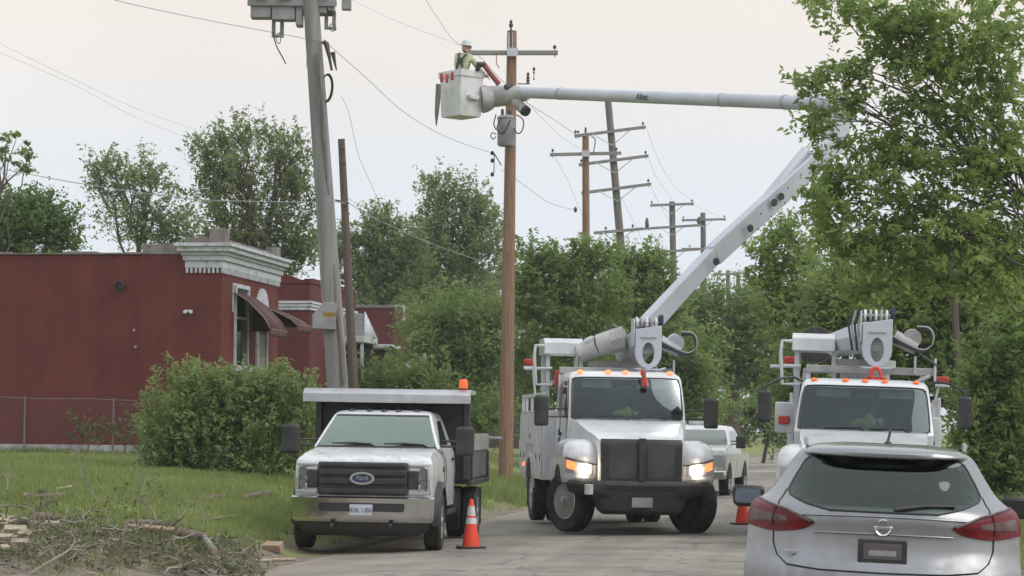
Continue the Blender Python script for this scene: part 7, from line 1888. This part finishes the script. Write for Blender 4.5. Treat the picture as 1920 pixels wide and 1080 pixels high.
# wiper, antenna, rails, mirrors
wa = NB_.near(0.08, zo_(1.235), 0.02); wb_ = NB_.near(0.55, zo_(1.27), 0.02)
MB().tube([wa, wa.lerp(wb_, 0.5) + Vector((0, 0, 0.012)), wb_], [0.02, 0.016, 0.010], 6).build('rear_wiper', M_['black'], T)
an = MB(); an.tube([(0.02, 0.95, zo_(1.655)), (0.02, 0.98, zo_(1.69)), (0.05, 1.02, zo_(1.83))], [0.02, 0.01, 0.006], 8); ao = an.build('antenna', M_['black'], T)
MB().lathe([(0.035, 0.0), (0.03, 0.02), (0.015, 0.035), (0, 0.036)], (0.02, 0.95, zo_(1.645)), 'z', 12).build('antenna_base', M_['black'], ao)
for sg in (-1, 1):
    MB().tube([(sg*0.53, 0.72, zo_(1.625)), (sg*0.545, 0.85, zo_(1.668)), (sg*0.56, 1.5, zo_(1.675)), (sg*0.57, 2.0, zo_(1.65))], [0.012, 0.016, 0.016, 0.012], 8).build('roof_rail', M_['greymetal'], T)
    mo = empty('door_mirror', (sg * 1.03, 2.82, zo_(1.205)), parent=T)
    Slices([(-0.085, 0.03, 0.10, 0.085, 0.07, 0.02, 0.05), (-0.06, 0.0, 0.14, 0.112, 0.09, 0.03, 0.06), (0.05, 0.0, 0.15, 0.125, 0.10, 0.03, 0.06), (0.08, 0.02, 0.12, 0.11, 0.08, 0.03, 0.05)], p=3).mesh(8, 10, 4).build('housing', M_['black'], mo)
    g_ = MB(); g_.grid(lambda a, b: ((2*a - 1)*0.10*math.sqrt(1 - 0.3*(2*b - 1)**4), -0.004, -0.055 + 0.11*b), 8, 5); g_.build('glass', M_['mirrorglass'] if sg < 0 else M_['darkglass'], mo)
    MB().tube([(0, 0.08, -0.05), (-sg*0.16, 0.08, -0.07)], 0.025, 6).build('stalk', M_['black'], mo)
    for yy in (0.75, 3.4):
        wheel(T, sg * 0.80, yy, 0.335, 0.22, sg, 0, M_['alu'], 5)
        well(sg*0.5, sg*0.921, yy, 0.34, 0.385).build('wheel_well', M_['seam'], T)
    wn_ = 'right' if sg > 0 else 'left'
    NB_.patch(lambda a, b: (0.03 + 0.10*b*(1 - a) + 0.75 * a, zo_(1.275 + 0.26 * b)), 12, 5, 0.004, wn_).build('side_window', M_['darkglass'], T)

# ================================================================== FAR PICKUP AND VAN
WELL_MIN = 0.452
PY = 63.0
pxx = at(1290, 880, PY).x
proot = empty('pickup_truck', (pxx, PY, G(pxx, PY)), (0, 0, -math.atan(0.21))); tag(proot, 'white pickup truck parked beyond the lit bucket truck', 'truck')
T = proot
PB = Slices([(0.45, 0.12, 5.6, 0.95, 0.95, 0.10, 0.05), (0.75, 0.08, 5.6, 0.98, 0.98, 0.09, 0.05), (1.1, 0.08, 5.6, 0.99, 0.99, 0.09, 0.05)], p=5)
PB.mesh(6, 14, 8).build('body', M_['white'], T)
PH = Slices([(1.1, 0.08, 1.9, 0.99, 0.99, 0.09, 0.02), (1.2, 0.12, 1.9, 0.97, 0.97, 0.1, 0.02), (1.26, 0.4, 1.9, 0.93, 0.93, 0.1, 0.02), (1.33, 1.3, 1.9, 0.88, 0.9, 0.1, 0.02)], p=5)
PH.mesh(8, 14, 4).build('hood', M_['white'], T)
PC = Slices([(1.1, 1.5, 3.8, 0.98, 0.98, 0.08, 0.02), (1.33, 1.45, 3.8, 0.93, 0.95, 0.12, 0.02), (1.75, 2.1, 3.7, 0.77, 0.8, 0.12, 0.05), (1.84, 2.35, 3.6, 0.7, 0.72, 0.12, 0.1), (1.87, 2.6, 3.4, 0.5, 0.5, 0.1, 0.1)], p=4)
PC.mesh(10, 16, 6).build('cab', M_['white'], T)
PC.patch(rr_fn(-0.93, 0.93, 1.35, 1.745, 0.12), 14, 8, 0.004).build('windshield', M_['greenglass'] if 'greenglass' in M_ else M_['darkglass'], T)
for wh in ('left', 'right'): PC.patch(lambda a, b: (0.08 + 0.12*b*(1-a) + 0.8*a, 1.36 + 0.35*b), 8, 4, 0.004, wh).build('side_window', M_['darkglass'], T)
gp = bx('grille', M_['black'], T, -0.58, 0.58, 0.05, 0.1, 0.78, 1.1, 0.02)
for k in range(3): bx('grille_bar', M_['chrome'], gp, -0.56, 0.56, 0.03, 0.048, 0.82 + 0.1*k, 0.85 + 0.1*k, 0.004)
bx('bumper', M_['chrome'], T, -0.98, 0.98, 0.0, 0.2, 0.45, 0.68, 0.04)
for sg in (-1, 1):
    bx('headlight', M_['lens'], T, min(sg*0.6, sg*0.95), max(sg*0.6, sg*0.95), 0.06, 0.14, 0.8, 1.1, 0.02)
    wheel(T, sg*0.86, 0.95, 0.40, 0.26, sg, 0, M_['alu'], 6); wheel(T, sg*0.86, 4.6, 0.40, 0.26, sg, 0, M_['alu'], 6)
    for yy in (0.95, 4.6): well(sg*0.5, sg*0.994, yy, 0.42, 0.47).build('wheel_well', M_['seam'], T)
mirror_pair(T, 1.18, 1.75, 1.42, 0.26, 0.34, (1.36, 1.44), 0.92)
bx('light_bar', M_['white2'], T, -0.35, 0.35, 2.7, 2.9, 1.873, 1.98, 0.02)
# a pale van glimpsed beyond the work pole
vx = at(1029, 820, 75).x
vroot = empty('parked_van', (vx, 75, G(vx, 75)), (0, 0, -math.atan(0.15))); tag(vroot, 'pale parked van glimpsed behind the lit truck lockers', 'van')
Slices([(0.35, 0.1, 4.8, 0.9, 0.9, 0.1, 0.1), (0.9, 0.0, 4.8, 0.95, 0.95, 0.12, 0.1), (1.2, 0.2, 4.8, 0.92, 0.92, 0.12, 0.1), (1.75, 1.1, 4.7, 0.78, 0.8, 0.12, 0.1), (1.9, 1.4, 4.5, 0.6, 0.6, 0.12, 0.1)], p=4).mesh(10, 14, 6).build('body', M_['white'], vroot)
for sg in (-1, 1):
    for yy in (0.9, 3.8): wheel(vroot, sg*0.84, yy, 0.34, 0.22, sg, 0, M_['steel'], 5)
bx('grille', M_['black'], vroot, -0.5, 0.5, -0.02, 0.05, 0.6, 0.85, 0.02)
bx('windshield', M_['darkglass'], vroot, -0.7, 0.7, 0.5, 0.56, 1.3, 1.65, 0.02)

# ================================================================== TRAFFIC CONES
def cone(px, py, label, Y=None, s=1.0, rz=0.2):
    p = ground_at(px, py) if Y is None else Vector((at(px, py, Y).x, Y, G(at(px, py, Y).x, Y)))
    r = empty('traffic_cone', p + Vector((0, 0, 0.004)), (0, 0, rz)); tag(r, label, 'cone', 'orange traffic cones on the road'); r.scale = (s, s, s)
    def rad(z): return 0.135 - 0.105 * z / 0.72
    MB().lathe([(rad(0.02), 0.03), (rad(0.30), 0.30), (rad(0.70), 0.70), (rad(0.72) * 0.8, 0.725), (0, 0.727)], (0, 0, 0), 'z', 28).build('shell', M_['cone'], r)
    bb = [(0.20*math.copysign(1, math.cos(a)) * min(1, abs(math.cos(a))*1.3), 0.20*math.copysign(1, math.sin(a)) * min(1, abs(math.sin(a))*1.3)) for a in np.linspace(0.05, 2*math.pi + 0.05, 25)[:-1]]
    MB().prism(bb, 'z', 0.0, 0.032).build('base', M_['black'], r)
    for za, zb in ((0.36, 0.45), (0.48, 0.62)):
        MB().lathe([(rad(za) + 0.003, za), (rad(zb) + 0.003, zb)], (0, 0, 0), 'z', 28).build('collar', M_['reflect'], r)
    return r
cone(883, 1029, 'orange cone with white bands standing beside the dump truck')
cone(1392, 984, 'orange cone half hidden by the silver car mirror')
cone(1384, 880, 'small distant orange cone beyond the white pickup truck', s=1.0)

# hi-vis gear lying on the dashboards
for root_, x_, y_, z_, s_, lab in ((kroot, 0.02, 2.32, 1.93, 1.0, 'lime safety vest heaped on dash of the lit bucket truck'), (rroot, 0.05, 2.35, 1.83, 1.15, 'lime safety vest hanging behind windshield of the right truck')):
    p = loc_mat(root_) @ Vector((x_, y_, z_))
    vo = empty('safety_vest', p, (0, 0, 0)); tag(vo, lab, 'vest')
    rg_ = np.random.default_rng(5); mb = MB().ball((0, 0, 0.05 * s_), (0.20 * s_, 0.12, 0.085 * s_), 20, 12)
    mb.v = [(x_ * (1 + 0.18 * math.sin(9 * y_ + 21 * z_)), y_, z_ * (1 + 0.35 * math.sin(17 * x_ + 1) * math.cos(11 * x_)) + 0.02 * math.sin(40 * x_)) for x_, y_, z_ in mb.v]
    mb.build('cloth', M_['lime'], vo)
    mb = MB(); mb.grid(lambda a, b: ((a - 0.5) * 0.16 * s_ + 0.12*s_, (b - 0.5) * 0.14 - 0.06, 0.02 + 0.10 * s_ * math.exp(-((a - 0.5) * 3) ** 2)), 8, 6)
    mb.build('paper', M_['plate'], vo, solid=0.006)
# red tool hanging inside the lit truck's windshield
p = loc_mat(kroot) @ Vector((0.30, 2.02, 2.45))
wl_ = empty('work_light', loc_mat(kroot) @ Vector((0.27, 1.98, 2.70))); tag(wl_, 'red work lamp clipped over the windshield top of lit truck', 'lamp')
MB().tube([(0, 0, 0.06), (0, -0.03, 0.0), (0.02, -0.04, -0.10)], [0.03, 0.05, 0.035], 10).build('handle', M_['jibred'], wl_)
MB().tube([(0.02, -0.04, -0.10), (0.03, -0.05, -0.24)], [0.05, 0.06], 10).build('head', M_['red'], wl_)


# ================================================================== AIR
hz = MB().box(-760, 760, -75, 1150, -1.4, 15.5).build('haze', None, None, smooth=False); tag(hz, 'thin pale summer air over the whole street', 'haze', kind='stuff')
hm = bpy.data.materials.new('thin_air'); hm.use_nodes = True; hn = hm.node_tree; hn.nodes.clear()
ho_ = hn.nodes.new('ShaderNodeOutputMaterial'); hv = hn.nodes.new('ShaderNodeVolumePrincipled')
hv.inputs['Color'].default_value = (0.93, 0.95, 0.97, 1); hv.inputs['Density'].default_value = HAZE
hn.links.new(hv.outputs[0], ho_.inputs['Volume']); hz.data.materials.append(hm)
